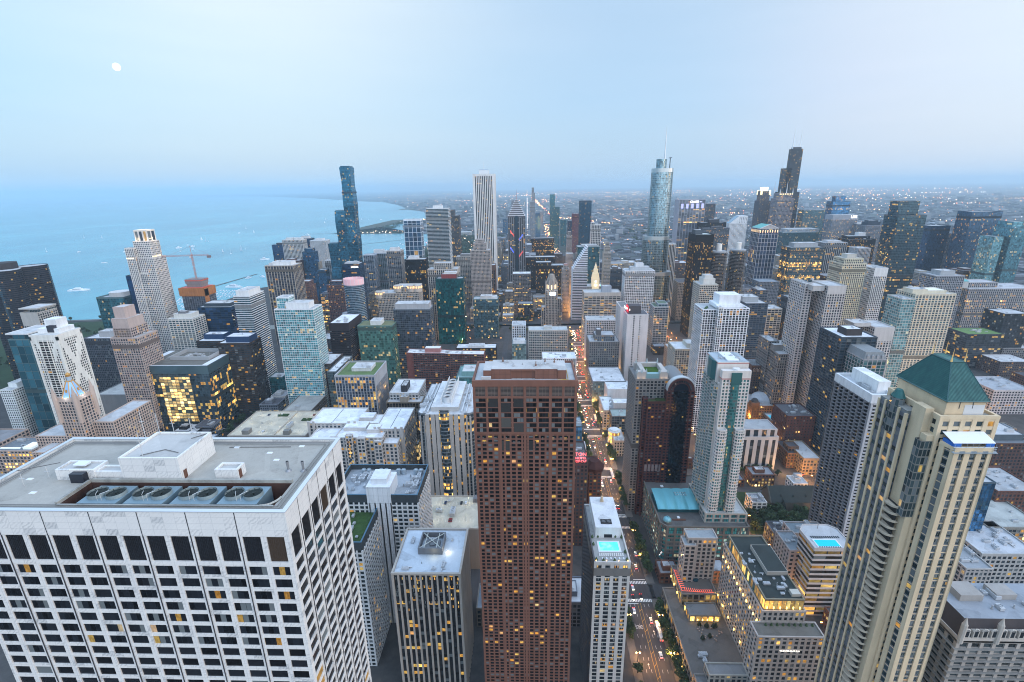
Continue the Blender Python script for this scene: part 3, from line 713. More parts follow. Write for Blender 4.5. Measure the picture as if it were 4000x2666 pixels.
def granite_tower():
 xW, xE, yS, yN = -22.0, 25.6, -255, -229; off = ((xW+xE)/2, (yN+yS)/2, 0)
 root = thing('granite_tower', 'tall brown granite tower in the centre with louvered top floors', 'tower', off, GRP_N)
 c = (.255, .122, .088); W = wall(c, .75, .14); P = rect(xW, xE, yS, yN)
 gl = dict(tint=(.014, .016, .018), blind=.12, mull=.03, lmull=(.06, .035, .03))
 m = MB(); m.prism(P, 0, 197, cap=False, bay=2.8, floor=2.2); part(m, 'lower_window_wall', glass(lit=.09, strength=2.4, **gl), root, off)
 m = MB(); m.prism(P, 197, 215.4, cap=False, bay=5.6, floor=2.63); part(m, 'upper_window_wall', glass(lit=.14, strength=1.8, **gl), root, off)
 f = MB(); frame(f, P, 0, 197, 2.8, 2.2, .9, .66, .28, .22, 0); frame(f, P, 197, 215.4, 5.6, 2.63, 1.0, .55, .32, .24, 0)
 frame(f, P, 215.4, 221.2, 5.6, 99, 1.0, 0, .32, .24, 0); frame(f, P, 0, 221, 11.2, 999, 1.25, 0, .42, 0, 0)
 for i in range(4):
  a, b = P[i], P[(i+1) % 4]; L = math.hypot(b[0]-a[0], b[1]-a[1]); tt = ((b[0]-a[0])/L, (b[1]-a[1])/L)
  f.obb(a, tt, (tt[1], -tt[0]), [(-.66, L, 0, .66, 220.9, 223.9), (.4, L, -.4, 0, 220.9, 223.9), (-.5, L, 0, .5, 214.9, 215.9), (-.48, L, 0, .48, 196.4, 197.4)])
 part(f, 'granite_frame', W, root, off)
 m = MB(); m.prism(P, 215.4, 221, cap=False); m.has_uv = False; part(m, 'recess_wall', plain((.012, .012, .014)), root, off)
 st = (xE-xW)/8
 for k in range(8):
  l = MB(); u = (k+.5)*st
  for s in range(8): l.obb((xE, yN), (-1, 0), (0, 1), [(u-st*.4, u+st*.4, .03, .12, 215.9+s*.62, 216.1+s*.62)])
  for s in range(4): l.obb((xE, yN), (-1, 0), (0, 1), [(u-st*.4+s*st*.267-.06, u-st*.4+s*st*.267+.06, .03, .14, 215.9, 220.9)])
  part(l, 'louver', plain((.20, .15, .125), .6), root, off)
 wm = glass(lit=.1, strength=1.9, tint=(.014, .016, .018), blind=.2, mull=.04, lmull=(.05, .03, .025))
 windows_parts(root, off, (xE, yN), (-1, 0), (0, 1), 8, 7, st, 2.63, st/2, 214.1, 4.5, 2.0, wm, .05, 56)
 windows_parts(root, off, (xE, yN), (-1, 0), (0, 1), 17, 3, (xE-xW)/17, 2.2, (xE-xW)/34, 197-1.1, 1.8, 1.4, wm, .05, 44)
 for i in range(7):   # two storey windows that break the grid
  k, r = RND.randrange(8), RND.randrange(0, 9); z1 = 215.2-r*2.63; u = (k+.5)*st; z1 -= 1.5*(z1 < 197.5)
  q = MB(); q.obb((xE, yN), (-1, 0), (0, 1), [(u-2.3, u+2.3, .05, .27, z1-4.9, z1)]+[(u-2.3, u+2.3, .27, .31, z1-4.9+s*.8, z1-4.82+s*.8) for s in range(1, 6)]+[(u-.8+s*1.6, u-.72+s*1.6, .27, .32, z1-4.9, z1) for s in (0, 1)])
  part(q, 'tall_window', plain(RND.choice(((.06, .058, .055), (.09, .088, .08), (.04, .04, .04))), .12), root, off)
 m = MB(); m.ngon([(x, y, 223) for x, y in P]); part(m, 'roof', roofm((.45, .47, .48)), root, off)
 # penthouse with a recessed bay and granite panels
 p = MB(); p.box(-13.5, 17.5, -246.5, -233.4, 223, 227.6); p.box(-17.6, -13.5, -246, -232.4, 223, 227.4); p.box(17.5, 21.2, -245, -232.4, 223, 227.4)
 p.box(8, 17.4, -233.4, -232.7, 223, 226.9); p.box(-13.4, -3, -233.4, -232.7, 223, 226.9); p.box(-3, 8, -233.4, -232.7, 226.9, 227.5)
 part(p, 'penthouse', W, root, off)
 m = MB(); m.ngon([(x, y, 227.65) for x, y in rect(-13.5, 17.5, -246.5, -233.4)]); m.ngon([(x, y, 227.45) for x, y in rect(-17.6, -13.5, -246, -232.4)]); m.ngon([(x, y, 227.45) for x, y in rect(17.5, 21.2, -245, -232.4)])
 part(m, 'penthouse_roof', roofm((.48, .47, .46)), root, off)
 m = MB()
 for x in np.linspace(-12, 16, 12): m.box(x-.05, x+.05, -232.69, -232.66, 223, 227.5)
 m.box(-13, -3.2, -232.69, -232.66, 225.2, 225.3); m.box(8.2, 17.2, -232.69, -232.66, 225.2, 225.3); part(m, 'panel_joint', plain((.09, .05, .04)), root, off)
 rnd = random.Random(5); clutter(root, -12-off[0], 16-off[0], -245-off[1], -235-off[1], 227.65, 6, rnd, .6)
 for x, y in ((12.5, -244), (-8, -243), (-12.5, -242.5), (-3.5, -238)):
  m = MB(); m.cyl(x, y, .45, 227.6, 228.4, 10); m.cyl(x, y, .2, 228.4, 229.8, 8); part(m, 'vent_stack', plain((.22, .13, .09)), root, off)
 m = MB(); m.box(17.5, 22, -231.8, -230.4, 223, 224.9); part(m, 'window_washing_rig', plain((.5, .5, .5)), root, off)
 m = MB(); m.bar((-18.5, -232, 223.1), (-18.5, -246, 223.1), .2); m.bar((-18.5, -232, 223.1), (-10, -230.6, 223.1), .2); part(m, 'painted_line', plain((.55, .36, .03)), root, off)
granite_tower()
def slab_with_pool():
 xE, xW, yN, yS = -35.0, -54.0, -236.0, -286.0; off = (-44.5, -261, 0); fp = (xE, xW, yN, yS, 115)
 root, off = tower(fp, 'white_grid', HO, 'slim white slab with a lit swimming pool on its roof, beside the avenue', 'tower', GRP_N, bay=4.75, floor=2.85, pw=2.35, sh=.95, dp=.5, ds=.12, wall=(.56, .54, .51), gl=G(lit=.22, tint=(.02, .025, .03), mull=.10), nclut=0, frame_skip=(1,), roofc=(.38, .38, .37))
 f = MB(); frame(f, rect(xW, xE, yS, yN), 0, 115, 3.6, 2.85, .5, 1.0, .3, .22, 1.1, skip=(0, 2, 3)); part(f, 'side_frame', wall((.15, .15, .16)), root, off)
 wm = glass(tint=(.02, .025, .03), lit=.3, blind=.25, mull=.05, strength=1.5)
 windows_parts(root, off, (xE, yN), (-1, 0), (0, 1), 4, 25, 4.75, 2.85, 2.375, 115-1.9, 2.1, 1.75, wm, .07, 100)
 p = MB(); p.box(-52.6, -38.0, -285.4, -256.2, 115, 122); part(p, 'penthouse', wall((.66, .67, .67)), root, off)
 m = MB(); m.ngon([(x, y, 122.02) for x, y in rect(-52.6, -38.0, -285.4, -256.2)]); part(m, 'penthouse_roof', roofm((.66, .67, .69)), root, off)
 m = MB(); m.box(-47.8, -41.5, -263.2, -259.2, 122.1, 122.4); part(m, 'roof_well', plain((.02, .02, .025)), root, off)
 for cx in (-43.2, -46.2):
  m = MB(); m.cyl(cx, -261.2, 1.3, 122.4, 122.9, 18, cap=False); m.cyl(cx, -261.2, 1.1, 122.45, 122.5, 16); m.cyl(cx, -261.2, .25, 122.5, 122.8, 8); part(m, 'fan_shroud', plain((.12, .13, .14)), root, off)
 m = MB(); m.cyl(-45, -281, .9, 122, 125.5, 10, .7); m.box(-46, -44, -282, -280, 122, 123); part(m, 'chimney', wall((.5, .4, .28)), root, off)
 m = MB(); m.box(-47.6, -43, -256.19, -256.1, 115.2, 117.4); part(m, 'terrace_door', glass(tint=(.03, .04, .04), lit=1.5), root, off)
 m = MB(); m.box(-51.0, -38.4, -253.2, -244.3, 115.02, 115.35)
 part(m, 'pool_deck', plain((.72, .74, .74)), root, off)
 n = NT('lit_pool_water'); n.p.inputs['Base Color'].default_value = (.05, .45, .6, 1); n.p.inputs['Roughness'].default_value = .08
 tc = n.n('TexCoord'); n.l(n.ramp(n.noise(.22, 2, tc.outputs['Object']), [(.3, (.04, .5, .72)), (.55, (.12, .72, .85)), (.75, (.5, .92, .95))]), n.p.inputs['Emission Color']); n.p.inputs['Emission Strength'].default_value = .85
 m = MB(); m.ngon([(x, y, 115.40) for x, y in rect(-50, -39.4, -252.2, -245.3)]); part(m, 'swimming_pool', n.m, root, off)
 for i in range(12):
  q = MB(); x = -38.6-i*1.15; q.box(x-.35, x+.35, -242.8, -241.2, 115.1, 115.45, True); q.box(x-.35, x+.35, -242.8, -242.3, 115.45, 115.9); part(q, 'sun_lounger', plain((.7, .7, .68)), root, off)
  if i % 2: q = MB(); q.box(x-.35, x+.35, -240.2, -238.7, 115.1, 115.45); part(q, 'sun_lounger', plain((.66, .68, .7)), root, off)
 for x, y in ((-36.2, -238), (-40, -237.3), (-46, -237.3), (-52.7, -238), (-52.8, -244), (-36.1, -250), (-36.2, -256), (-53, -256), (-39.5, -256.6), (-41, -257), (-49.5, -256.6), (-51, -257)):
  q = MB(); q.box(x-.45, x+.45, y-.45, y+.45, 115.1, 115.7); q.cyl(x, y, .9, 115.6, 117.2, 7, .25); part(q, 'planter', plain((.05, .09, .035)), root, off)
 for x, y in ((-36, -237), (-41.5, -236.9), (-48, -236.9), (-53, -237)):
  q = MB(); q.cyl(x, y, .25, 115.5, 116.1, 8); part(q, 'terrace_lamp', plain((1, .7, .3), em=(1, .5, .15), es=6), root, off)
slab_with_pool()
def ribbed_block():
 fp = (79.8, 40.6, -248.4, -287.0, 95)
 root, off = tower(fp, 'beige_rib', OF, 'square taupe block of deep vertical ribs with pale blue roof and sunken plant box', 'tower', GRP_N, bay=3.3, floor=2.9, pw=1.35, sh=.0, dp=1.2, ds=.1, wall=(.40, .365, .325), gl=G(lit=.20, tint=(.02, .022, .025), strength=1.9, mull=.12), nclut=0, roofc=(.46, .52, .58), blank=[(0, 0, .1, 0, 1), (0, .9, 1, 0, 1)])
 wm = glass(tint=(.02, .022, .025), lit=.22, blind=.1, mull=.05, strength=1.9)
 windows_parts(root, off, (79.8, -248.4), (-1, 0), (0, 1), 12, 9, 39.2/12, 2.9, 39.2/24, 95-3.2, 1.6, 1.8, wm, .05, 100)
 m = MB(); bl = wall((.22, .23, .25))
 for b in ((53.2, 68.2, -265.2, -264.4), (53.2, 68.2, -279.6, -278.8), (53.2, 54, -278.8, -265.2), (67.4, 68.2, -278.8, -265.2)): m.box(*b, 95, 99.5)
 part(m, 'plant_screen', bl, root, off)
 m = MB(); m.box(56, 65, -275, -268, 95, 97); m.cyl(60.5, -271.5, 2.2, 97, 97.6, 16, cap=False); part(m, 'cooling_unit', plain((.16, .17, .18), .5, .3), root, off)
 for a, b in (((54, -265, 99.3), (67, -278.6, 99.3)), ((67.4, -265, 99.3), (54, -278.6, 99.3)), ((57, -265, 99.3), (57, -278.6, 99.3)), ((64.5, -265, 99.3), (64.5, -278.6, 99.3))):
  m = MB(); m.bar(a, b, .35); part(m, 'roof_beam', plain((.5, .52, .48)), root, off)
 m = MB(); m.cyl(50, -266, .8, 95, 95.8, 8); part(m, 'floodlight', plain((1, .9, .7), em=(1, .85, .6), es=8), root, off)
 lamp((50.0, -266, 98.0), 500, (1, .9, .72)); lamp((58, -261.5, 98.5), 260, (1, .85, .45))
 rnd = random.Random(2); clutter(root, -18, 18, -12, -6, 95, 4, rnd, .8); clutter(root, -18, 18, 8, 17, 95, 7, rnd, .7)
def lamp(loc, w, col=(1, .62, .26), r=.6):
 l = bpy.data.lights.new('lamp_light', 'POINT'); l.energy = w; l.color = col; l.shadow_soft_size = r; l.volume_factor = 0 if hasattr(l, 'volume_factor') else 1
 o = link('lamp_light', l, None, loc); return o
ribbed_block()
def punched_pair():
 off = (105, -315, 0)
 root = thing('hospital_block', 'white punched window block with blue rimmed roofs and a tall white core', 'block', off, GRP_N)
 Wm = (.60, .61, .61); rim = plain((.05, .14, .22), .4, .3); dk = wall((.06, .075, .085))
 def wing(x0, x1, y0, y1, h, blank):
  P = rect(x0, x1, y0, y1)
  m = MB(); m.prism(P, 0, h-5.5, cap=False, bay=3.6, floor=3.3); part(m, 'window_wall', glass(tint=(.02, .03, .035), lit=.14), root, off)
  f = MB(); frame(f, P, 0, h-5.5, 3.6, 3.3, 1.0, 1.0, .4, .32, 0); part(f, 'facade_frame', wall(Wm), root, off)
  f = MB()
  for b in ((x0, x1, y0, y0+.6), (x0, x1, y1-.6, y1), (x0, x0+.6, y0+.6, y1-.6), (x1-.6, x1, y0+.6, y1-.6)): f.box(*b, h-5.5, h+.6)
  part(f, 'plant_screen', dk, root, off)
  f = MB()
  for b in ((x0-.1, x1+.1, y0-.1, y0+.7), (x0-.1, x1+.1, y1-.7, y1+.1), (x0-.1, x0+.7, y0+.7, y1-.7), (x1-.7, x1+.1, y0+.7, y1-.7)): f.box(*b, h+.6, h+.75)
  part(f, 'roof_rim', rim, root, off)
  m = MB(); m.ngon([(x, y, h-3.5) for x, y in rect(x0+.6, x1-.6, y0+.6, y1-.6)]); part(m, 'roof', roofm((.34, .37, .4)), root, off)
 wing(75.8, 135, -341, -302.6, 110, None); wing(104, 135, -307.5, -267.8, 100, None)
 m = MB(); m.box(94, 110.5, -321, -302.2, 0, 117); m.box(97, 108, -318, -306, 117, 121); part(m, 'white_core', wall((.66, .68, .70)), root, off)
 m = MB()
 for z in range(8, 117, 6): m.box(93.97, 110.53, -302.2, -302.17, z, z+.15)
 for x in np.linspace(96, 109, 5): m.box(x-.06, x+.06, -302.2, -302.17, 2, 117)
 part(m, 'panel_joint', plain((.36, .38, .4)), root, off)
 m = MB(); m.box(107, 133, -305, -271, 96.6, 96.9); part(m, 'green_roof', wall((.05, .10, .03), 1, .5), root, off)
 rnd = random.Random(4); clutter(root, 78-off[0], 92-off[0], -338-off[1], -306-off[1], 106.5, 16, rnd, 1.1); clutter(root, 112-off[0], 133-off[0], -338-off[1], -308-off[1], 106.5, 14, rnd, 1.3)
 clutter(root, 106-off[0], 133-off[0], -304-off[1], -270-off[1], 97, 10, rnd, 1.0)
 for cx in (82, 95, 108, 121):
  for s in (-1.9, 1.9):
   m = MB(); m.cyl(cx+s, -335, 1.7, 106.5, 110, 18); m.cyl(cx+s, -335, 1.4, 110, 110.5, 18, cap=False); part(m, 'cooling_fan', plain((.4, .47, .52), .4, .5), root, off)
punched_pair()
def copper_tower():
 off = (-144, -180, 0)
 root = thing('tan_tower', 'tan stone tower under a tall green copper hipped roof with four finials', 'tower', off, GRP_N)
 c = (.64, .51, .34); W = wall(c, .8, .18); gls = dict(tint=(.035, .055, .06), blind=.3, lmull=(.20, .20, .18))
 main = rect(-153.2, -135, -192, -168.5)
 def vol(P, z0, z1, bay, floor, pw, sh, dp, ds, lit=.1, wallm=W, par=.9, lm=None, blank=(), grey=False):
  m = MB(); m.prism(P, z0, z1-.05, cap=False, bay=bay, floor=floor); part(m, 'window_wall', glass(lit=lit, strength=1.6, mull=.07, **gls), root, off)
  if grey: f = MB(); frame(f, P, z0, z1, bay, floor, 0, 1.25, .05, .12, 0); part(f, 'grey_spandrel', wall((.20, .21, .22)), root, off); sh = .35
  f = MB(); frame(f, P, z0, z1, bay, floor, pw, sh, dp, ds, par)
  for e, f0, f1 in blank:
   a, b = P[e], P[(e+1) % len(P)]; L = math.hypot(b[0]-a[0], b[1]-a[1]); tt = ((b[0]-a[0])/L, (b[1]-a[1])/L)
   f.obb(a, tt, (tt[1], -tt[0]), [(f0*L, f1*L, 0, max(dp, ds)+.03, z0, z1-.3)])
  part(f, 'stone_frame', wallm, root, off)
  m = MB(); m.ngon([(x, y, z1) for x, y in P]); part(m, 'roof', roofm((.3, .29, .26)), root, off)
 vol(main, 0, 234.5, 3.6, 3.0, 1.5, 1.15, .4, .3)
 # north bay with the scaffold tent on top
 vol([(-149.5, -168.4), (-137.4, -168.4), (-136.3, -166.8), (-137.4, -163), (-148.6, -163), (-149.5, -164.2)], 0, 226, 4.0, 3.0, 1.8, 1.0, .5, .16, grey=True)
 vol(rect(-157, -153.3, -190, -172), 0, 200, 3.4, 3.0, 1.2, 1.1, .35, .3)
 # east bay: slim pilasters, grey spandrels
 east = rect(-134.9, -131, -190.5, -177.2)
 vol(east, 0, 233, 3.3, 3.0, .0, 1.35, .18, .16, .12, wall((.17, .18, .20)), 0)
 f = MB()
 for k in range(5):
  y = -190.5+k*13.3/4; f.box(-131.4, -130.45, y-.42, y+.42, 0, 233.6-.8*abs(k-2))
 part(f, 'pilaster', W, root, off)
 # big sloped fin between east bay and corner
 f = MB()
 for y0, y1, zt_ in ((-177.1, -171.6, 236.5), (-171.4, -168.7, 228)):
  f.add([(-135.1, y0, 0), (-131.2, y0, 0), (-131.2, y1, 0), (-135.1, y1, 0), (-135.1, y0, zt_), (-132.4, y0, zt_), (-132.4, y1, zt_), (-135.1, y1, zt_)],
    [(0, 1, 5, 4), (1, 2, 6, 5), (2, 3, 7, 6), (3, 0, 4, 7), (4, 5, 6, 7)])
 part(f, 'stone_fin', wall((.60, .48, .32), .85, .2), root, off)
 m = MB(); m.prism(rect(-135, -130.9, -171.3, -168.6), 196, 226, cap=False, bay=1.2, floor=3); part(m, 'corner_glazing', glass(lit=.06, mull=.1, **gls), root, off)
 # curved balconies down the corner, each a part
 def bal(z):
  m = MB(); n = 14; P = []
  for i in range(n+1):
   a = -math.pi/2+math.pi*i/n; P.append((-131.2+2.5*math.cos(a), -173.6+2.9*math.sin(a)))
  P = [(-133.0, P[0][1])]+P+[(-133.0, P[-1][1])]
  m.prism(P, 0, .28, True, True); m.has_uv = False
  for i in range(1, len(P)-2):
   m.bar((P[i][0], P[i][1], .8), (P[i+1][0], P[i+1][1], .8), .16)
   m.add([(P[i][0], P[i][1], .28), (P[i+1][0], P[i+1][1], .28), (P[i+1][0], P[i+1][1], .75), (P[i][0], P[i][1], .75)], [(0, 1, 2, 3)])
  return m
 o = bal(0).build('balcony', wall((.5, .43, .33))); me = o.data; bpy.data.objects.remove(o)
 for k in range(52): link('balcony', me, root, (-off[0], -off[1], 198-k*3.0))
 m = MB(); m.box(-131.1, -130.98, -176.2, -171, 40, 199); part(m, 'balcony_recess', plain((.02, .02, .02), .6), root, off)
 # round turret with conical copper cap
 tp = ellipse(-132.2, -184, 2.0, 2.6, 12)
 m = MB(); m.prism(tp, 222, 235.5, cap=False, bay=1.0, floor=2.6); part(m, 'turret', glass(lit=.03, mull=.09, **gls), root, off)
 cu = copper()
 m = MB()
 for i in range(12):
  a, b = tp[i], tp[(i+1) % 12]; k = .45
  q = lambda p: (-132.2+(p[0]+132.2)*k, -184+(p[1]+184)*k)
  m.add([(a[0], a[1], 235.5), (b[0], b[1], 235.5), (*q(b), 238.2), (*q(a), 238.2)], [(0, 1, 2, 3)])
 m.ngon([(-132.2+(p[0]+132.2)*.45, -184+(p[1]+184)*.45, 238.2) for p in tp]); part(m, 'turret_roof', cu, root, off)
 # attic box and hipped roof
 m = MB(); m.box(-149.6, -137.1, -191.8, -169.9, 234.5, 240); part(m, 'attic', W, root, off)
 m = MB(); m.box(-149.4, -143, -169.9, -169.83, 235, 238.6); part(m, 'attic_panel', plain((.62, .63, .63)), root, off)
 m = MB()
 for x in (-141.3, -145.5): m.box(x-.12, x+.12, -169.9, -169.81, 237.3, 240)
 part(m, 'attic_slot', plain((.05, .05, .05)), root, off)
 E = [(-150.2, -192.5, 240), (-136.5, -192.5, 240), (-136.5, -169.3, 240), (-150.2, -169.3, 240)]; T = [(-145.7, -185.2, 251), (-141.4, -185.2, 251), (-141.4, -177.2, 251), (-145.7, -177.2, 251)]
 m = MB(); m.add(E+T, [(0, 1, 5, 4), (1, 2, 6, 5), (2, 3, 7, 6), (3, 0, 4, 7), (4, 5, 6, 7), (3, 2, 1, 0)])
 rf = part(m, 'copper_roof', cu, root, off)
 m = MB()
 for i in range(4): # standing seams
  a, b, c_, d = (Vector(q) for q in (E[i], E[(i+1) % 4], T[(i+1) % 4], T[i])); L = (b-a).length; k = int(L/.42)
  nrm = (b-a).cross(d-a).normalized()*.04
  for s in range(1, k):
   p0 = a+(b-a)*(s/k)
   # rise parallel to the slope line until the hip or the top
   mid = ((c_+d)-(a+b))/2; u = s/k; tl = ((c_-d).length)/L; lo = (1-tl)/2
   f_ = min(1, u/lo if u < .5 else (1-u)/lo)
   m.bar(p0+nrm, p0+mid*f_+nrm, .09)
 part(m, 'roof_seam', plain((.02, .085, .085), .6), rf, (0, 0, 0)).location = (-off[0], -off[1], -off[2])
 m = MB()
 for i in range(4): m.bar(E[i], T[i], .3); m.bar(E[i], E[(i+1) % 4], .35); m.bar(T[i], T[(i+1) % 4], .5)
 part(m, 'roof_ridge', plain((.03, .10, .10), .5), root, off)
 for x, y, z, _ in [(*q, 0) for q in T]:
  m = MB(); m.cyl(x, y, .34, 251, 252.4, 8, .16); m.cyl(x, y, .14, 252.4, 255.6, 8, .03); part(m, 'finial', plain((.5, .36, .16), .4, .5, em=(1, .7, .25), es=.22), root, off)
 # scaffold tent
 m = MB(); m.add([(-136.6, -163.2, 228.2), (-136.4, -168, 229.9), (-149.6, -168, 229.9), (-149.8, -163.2, 228.2)], [(3, 2, 1, 0)]); m.add([(-136.6, -163.2, 228.1), (-136.4, -168, 229.8), (-149.6, -168, 229.8), (-149.8, -163.2, 228.1)], [(0, 1, 2, 3)])
 part(m, 'tent_roof', plain((.74, .77, .8), .5), root, off)
 for b in ((-137.4, -136.7, -167.5, -163.6), (-149.6, -147, -163.5, -163.3), (-139.2, -136.8, -163.5, -163.3)): m = MB(); m.box(*b, 226.4, 228.1); part(m, 'blue_tarpaulin', plain((.02, .14, .5), .6), root, off)
 m = MB()
 for x in np.linspace(-149.5, -136.8, 8): m.bar((x, -162.6, 225.4), (x, -162.6, 228.1), .1)
 for z in (225.5, 226.2, 227): m.bar((-150, -162.6, z), (-136.4, -162.6, z), .12)
 m.box(-150, -136.2, -163, -161.9, 225.2, 225.35); part(m, 'scaffold', plain((.4, .47, .52), .4, .5), root, off)
 wm = glass(tint=(.04, .06, .065), lit=.06, blind=.45, mull=.06, lmull=(.4, .4, .36))
 windows_parts(root, off, (-137.4, -163), (-1, 0), (0, 1), 3, 33, 11.2/3, 3.0, 11.2/6, 224.0, 1.9, 1.6, wm, .08, 99)
def copper():
 n = NT('green_copper'); tc = n.n('TexCoord'); mp = n.n('Mapping'); n.l(tc.outputs['Object'], mp.inputs[0]); mp.inputs['Scale'].default_value = (1, 1, .3)
 n.l(n.ramp(n.noise(.6, 5, mp.outputs[0]), [(.3, (.012, .085, .082)), (.5, (.02, .115, .108)), (.7, (.035, .15, .135))]), n.p.inputs['Base Color']); n.p.inputs['Roughness'].default_value = .5; n.p.inputs['Metallic'].default_value = .1
 return n.m
COPPER = copper()
copper_tower()
def green_white_tower():   # many stepped tower of white grid and teal bays on a mall
 off = (-160, -390, 0); root = thing(AP, 'stepped cream and teal condominium tower with curved bays rising from a mall', 'tower', off, GRP_N)
 Wc = (.62, .58, .54); W = wall(Wc); tl = dict(tint=(.05, .17, .17), blind=.3, metal=.2)
 def vol(P, z0, z1, bay, floor, pw, sh, dp, ds, lit=.12, wm=W, par=.9, m_=.06, rc=(.5, .5, .49)):
  m = MB(); m.prism(P, z0, z1-.05, cap=False, bay=bay, floor=floor); part(m, 'window_wall', glass(lit=lit, mull=m_, **tl), root, off)
  f = MB(); frame(f, P, z0, z1, bay, floor, pw, sh, dp, ds, par); part(f, 'facade_frame', wm, root, off)
  m = MB(); m.ngon([(x, y, z1) for x, y in P]); part(m, 'roof', roofm(rc), root, off)
 vol(rect(-171, -149.5, -408, -381), 38, 159, 2.6, 2.75, .8, .9, .35, .3)
 vol(rect(-171, -150.3, -381, -377), 38, 165, 2.6, 2.75, .9, .95, .38, .3)
 # green bowed bay in the middle of the north face
 bay = [(-163.5, -376.9)]+[(-160.2+3.2*math.sin(a), -376.8+1.6*math.cos(a)) for a in np.linspace(-1.4, 1.4, 9)][::1]+[(-157, -376.9)]
 bay = sorted(bay, key=lambda p: -p[0]); 
 vol(bay, 38, 160, 1.2, 2.75, .06, .8, .1, .14, .12, plain((.04, .17, .165), .5, .2), .3)
 # lower front wings with rounded balconies
 for cx in (-153.5, -167.5):
  P = [(cx+3.4, -376.9), (cx+3.4, -373.6), (cx+1.8, -372.4), (cx-1.8, -372.4), (cx-3.4, -373.6), (cx-3.4, -376.9)]
  vol(P, 38, 122, 2.4, 2.75, .5, 1.05, .2, .45, .16)
 # east flank of bowed balcony columns
 for cy in (-384.5, -390.5, -396.5, -402.5, -408.5):
  P = [(-149.6, cy-2.6)]+[(-149.6+2.4*math.cos(a), cy+2.5*math.sin(a)) for a in np.linspace(-1.45, 1.45, 8)]+[(-149.6, cy+2.6)]
  vol(P, 38, 156+(cy < -395)*4, 1.5, 2.75, .12, .75, .15, .5, .12, wall((.48, .49, .47)), .3)
 # crown
 m = MB(); m.box(-171.4, -149.4, -381.5, -376.6, 165, 171.5); m.box(-172, -148, -408, -384, 159, 176); part(m, 'crown_wall', W, root, off)
 m = MB(); m.box(-171.5, -149.3, -381.6, -376.5, 164.4, 165.3); m.box(-172.1, -147.9, -408.1, -383.9, 174.6, 175.4); part(m, 'pink_band', wall((.46, .22, .2)), root, off)
 m = MB(); m.prism([(-147.7, -404), (-146.2, -398), (-146.2, -392), (-147.7, -386)], 160, 175.5, True); m.has_uv = False; part(m, 'curved_screen', plain((.03, .13, .14), .4, .3), root, off)
 m = MB(); m.box(-164.2, -156.5, -376.55, -375.6, 160.5, 170); part(m, 'louvered_screen', plain((.03, .12, .12), .5, .3), root, off)
 m = MB(); m.ngon([(x, y, 176.03) for x, y in rect(-172, -148, -408, -384)]); part(m, 'crown_roof', roofm((.36, .42, .46)), root, off)
 m = MB(); m.box(-165, -156, -406, -386, 176, 177); part(m, 'roof_deck', plain((.72, .74, .76)), root, off)
 m = MB(); m.cyl(-160.5, -379, 2.2, 171.5, 172.6, 12); m.box(-163, -158, -380, -378, 171.4, 173); part(m, 'roof_hatch', plain((.7, .71, .72)), root, off)
 rnd = random.Random(9); clutter(root, -10, 10, -15, 3, 176.05, 6, rnd, .9)
 wm = glass(tint=(.05, .12, .12), lit=.14, blind=.4, mull=.06)
 windows_parts(root, off, (-149.9, -377), (-1, 0), (0, 1), 2, 15, 2.7, 2.75, 1.9, 160, 1.7, 1.7, wm, .06, 30)
 windows_parts(root, off, (-164.6, -377), (-1, 0), (0, 1), 2, 15, 2.7, 2.75, 1.6, 160, 1.7, 1.7, wm, .06, 30)
green_white_tower()
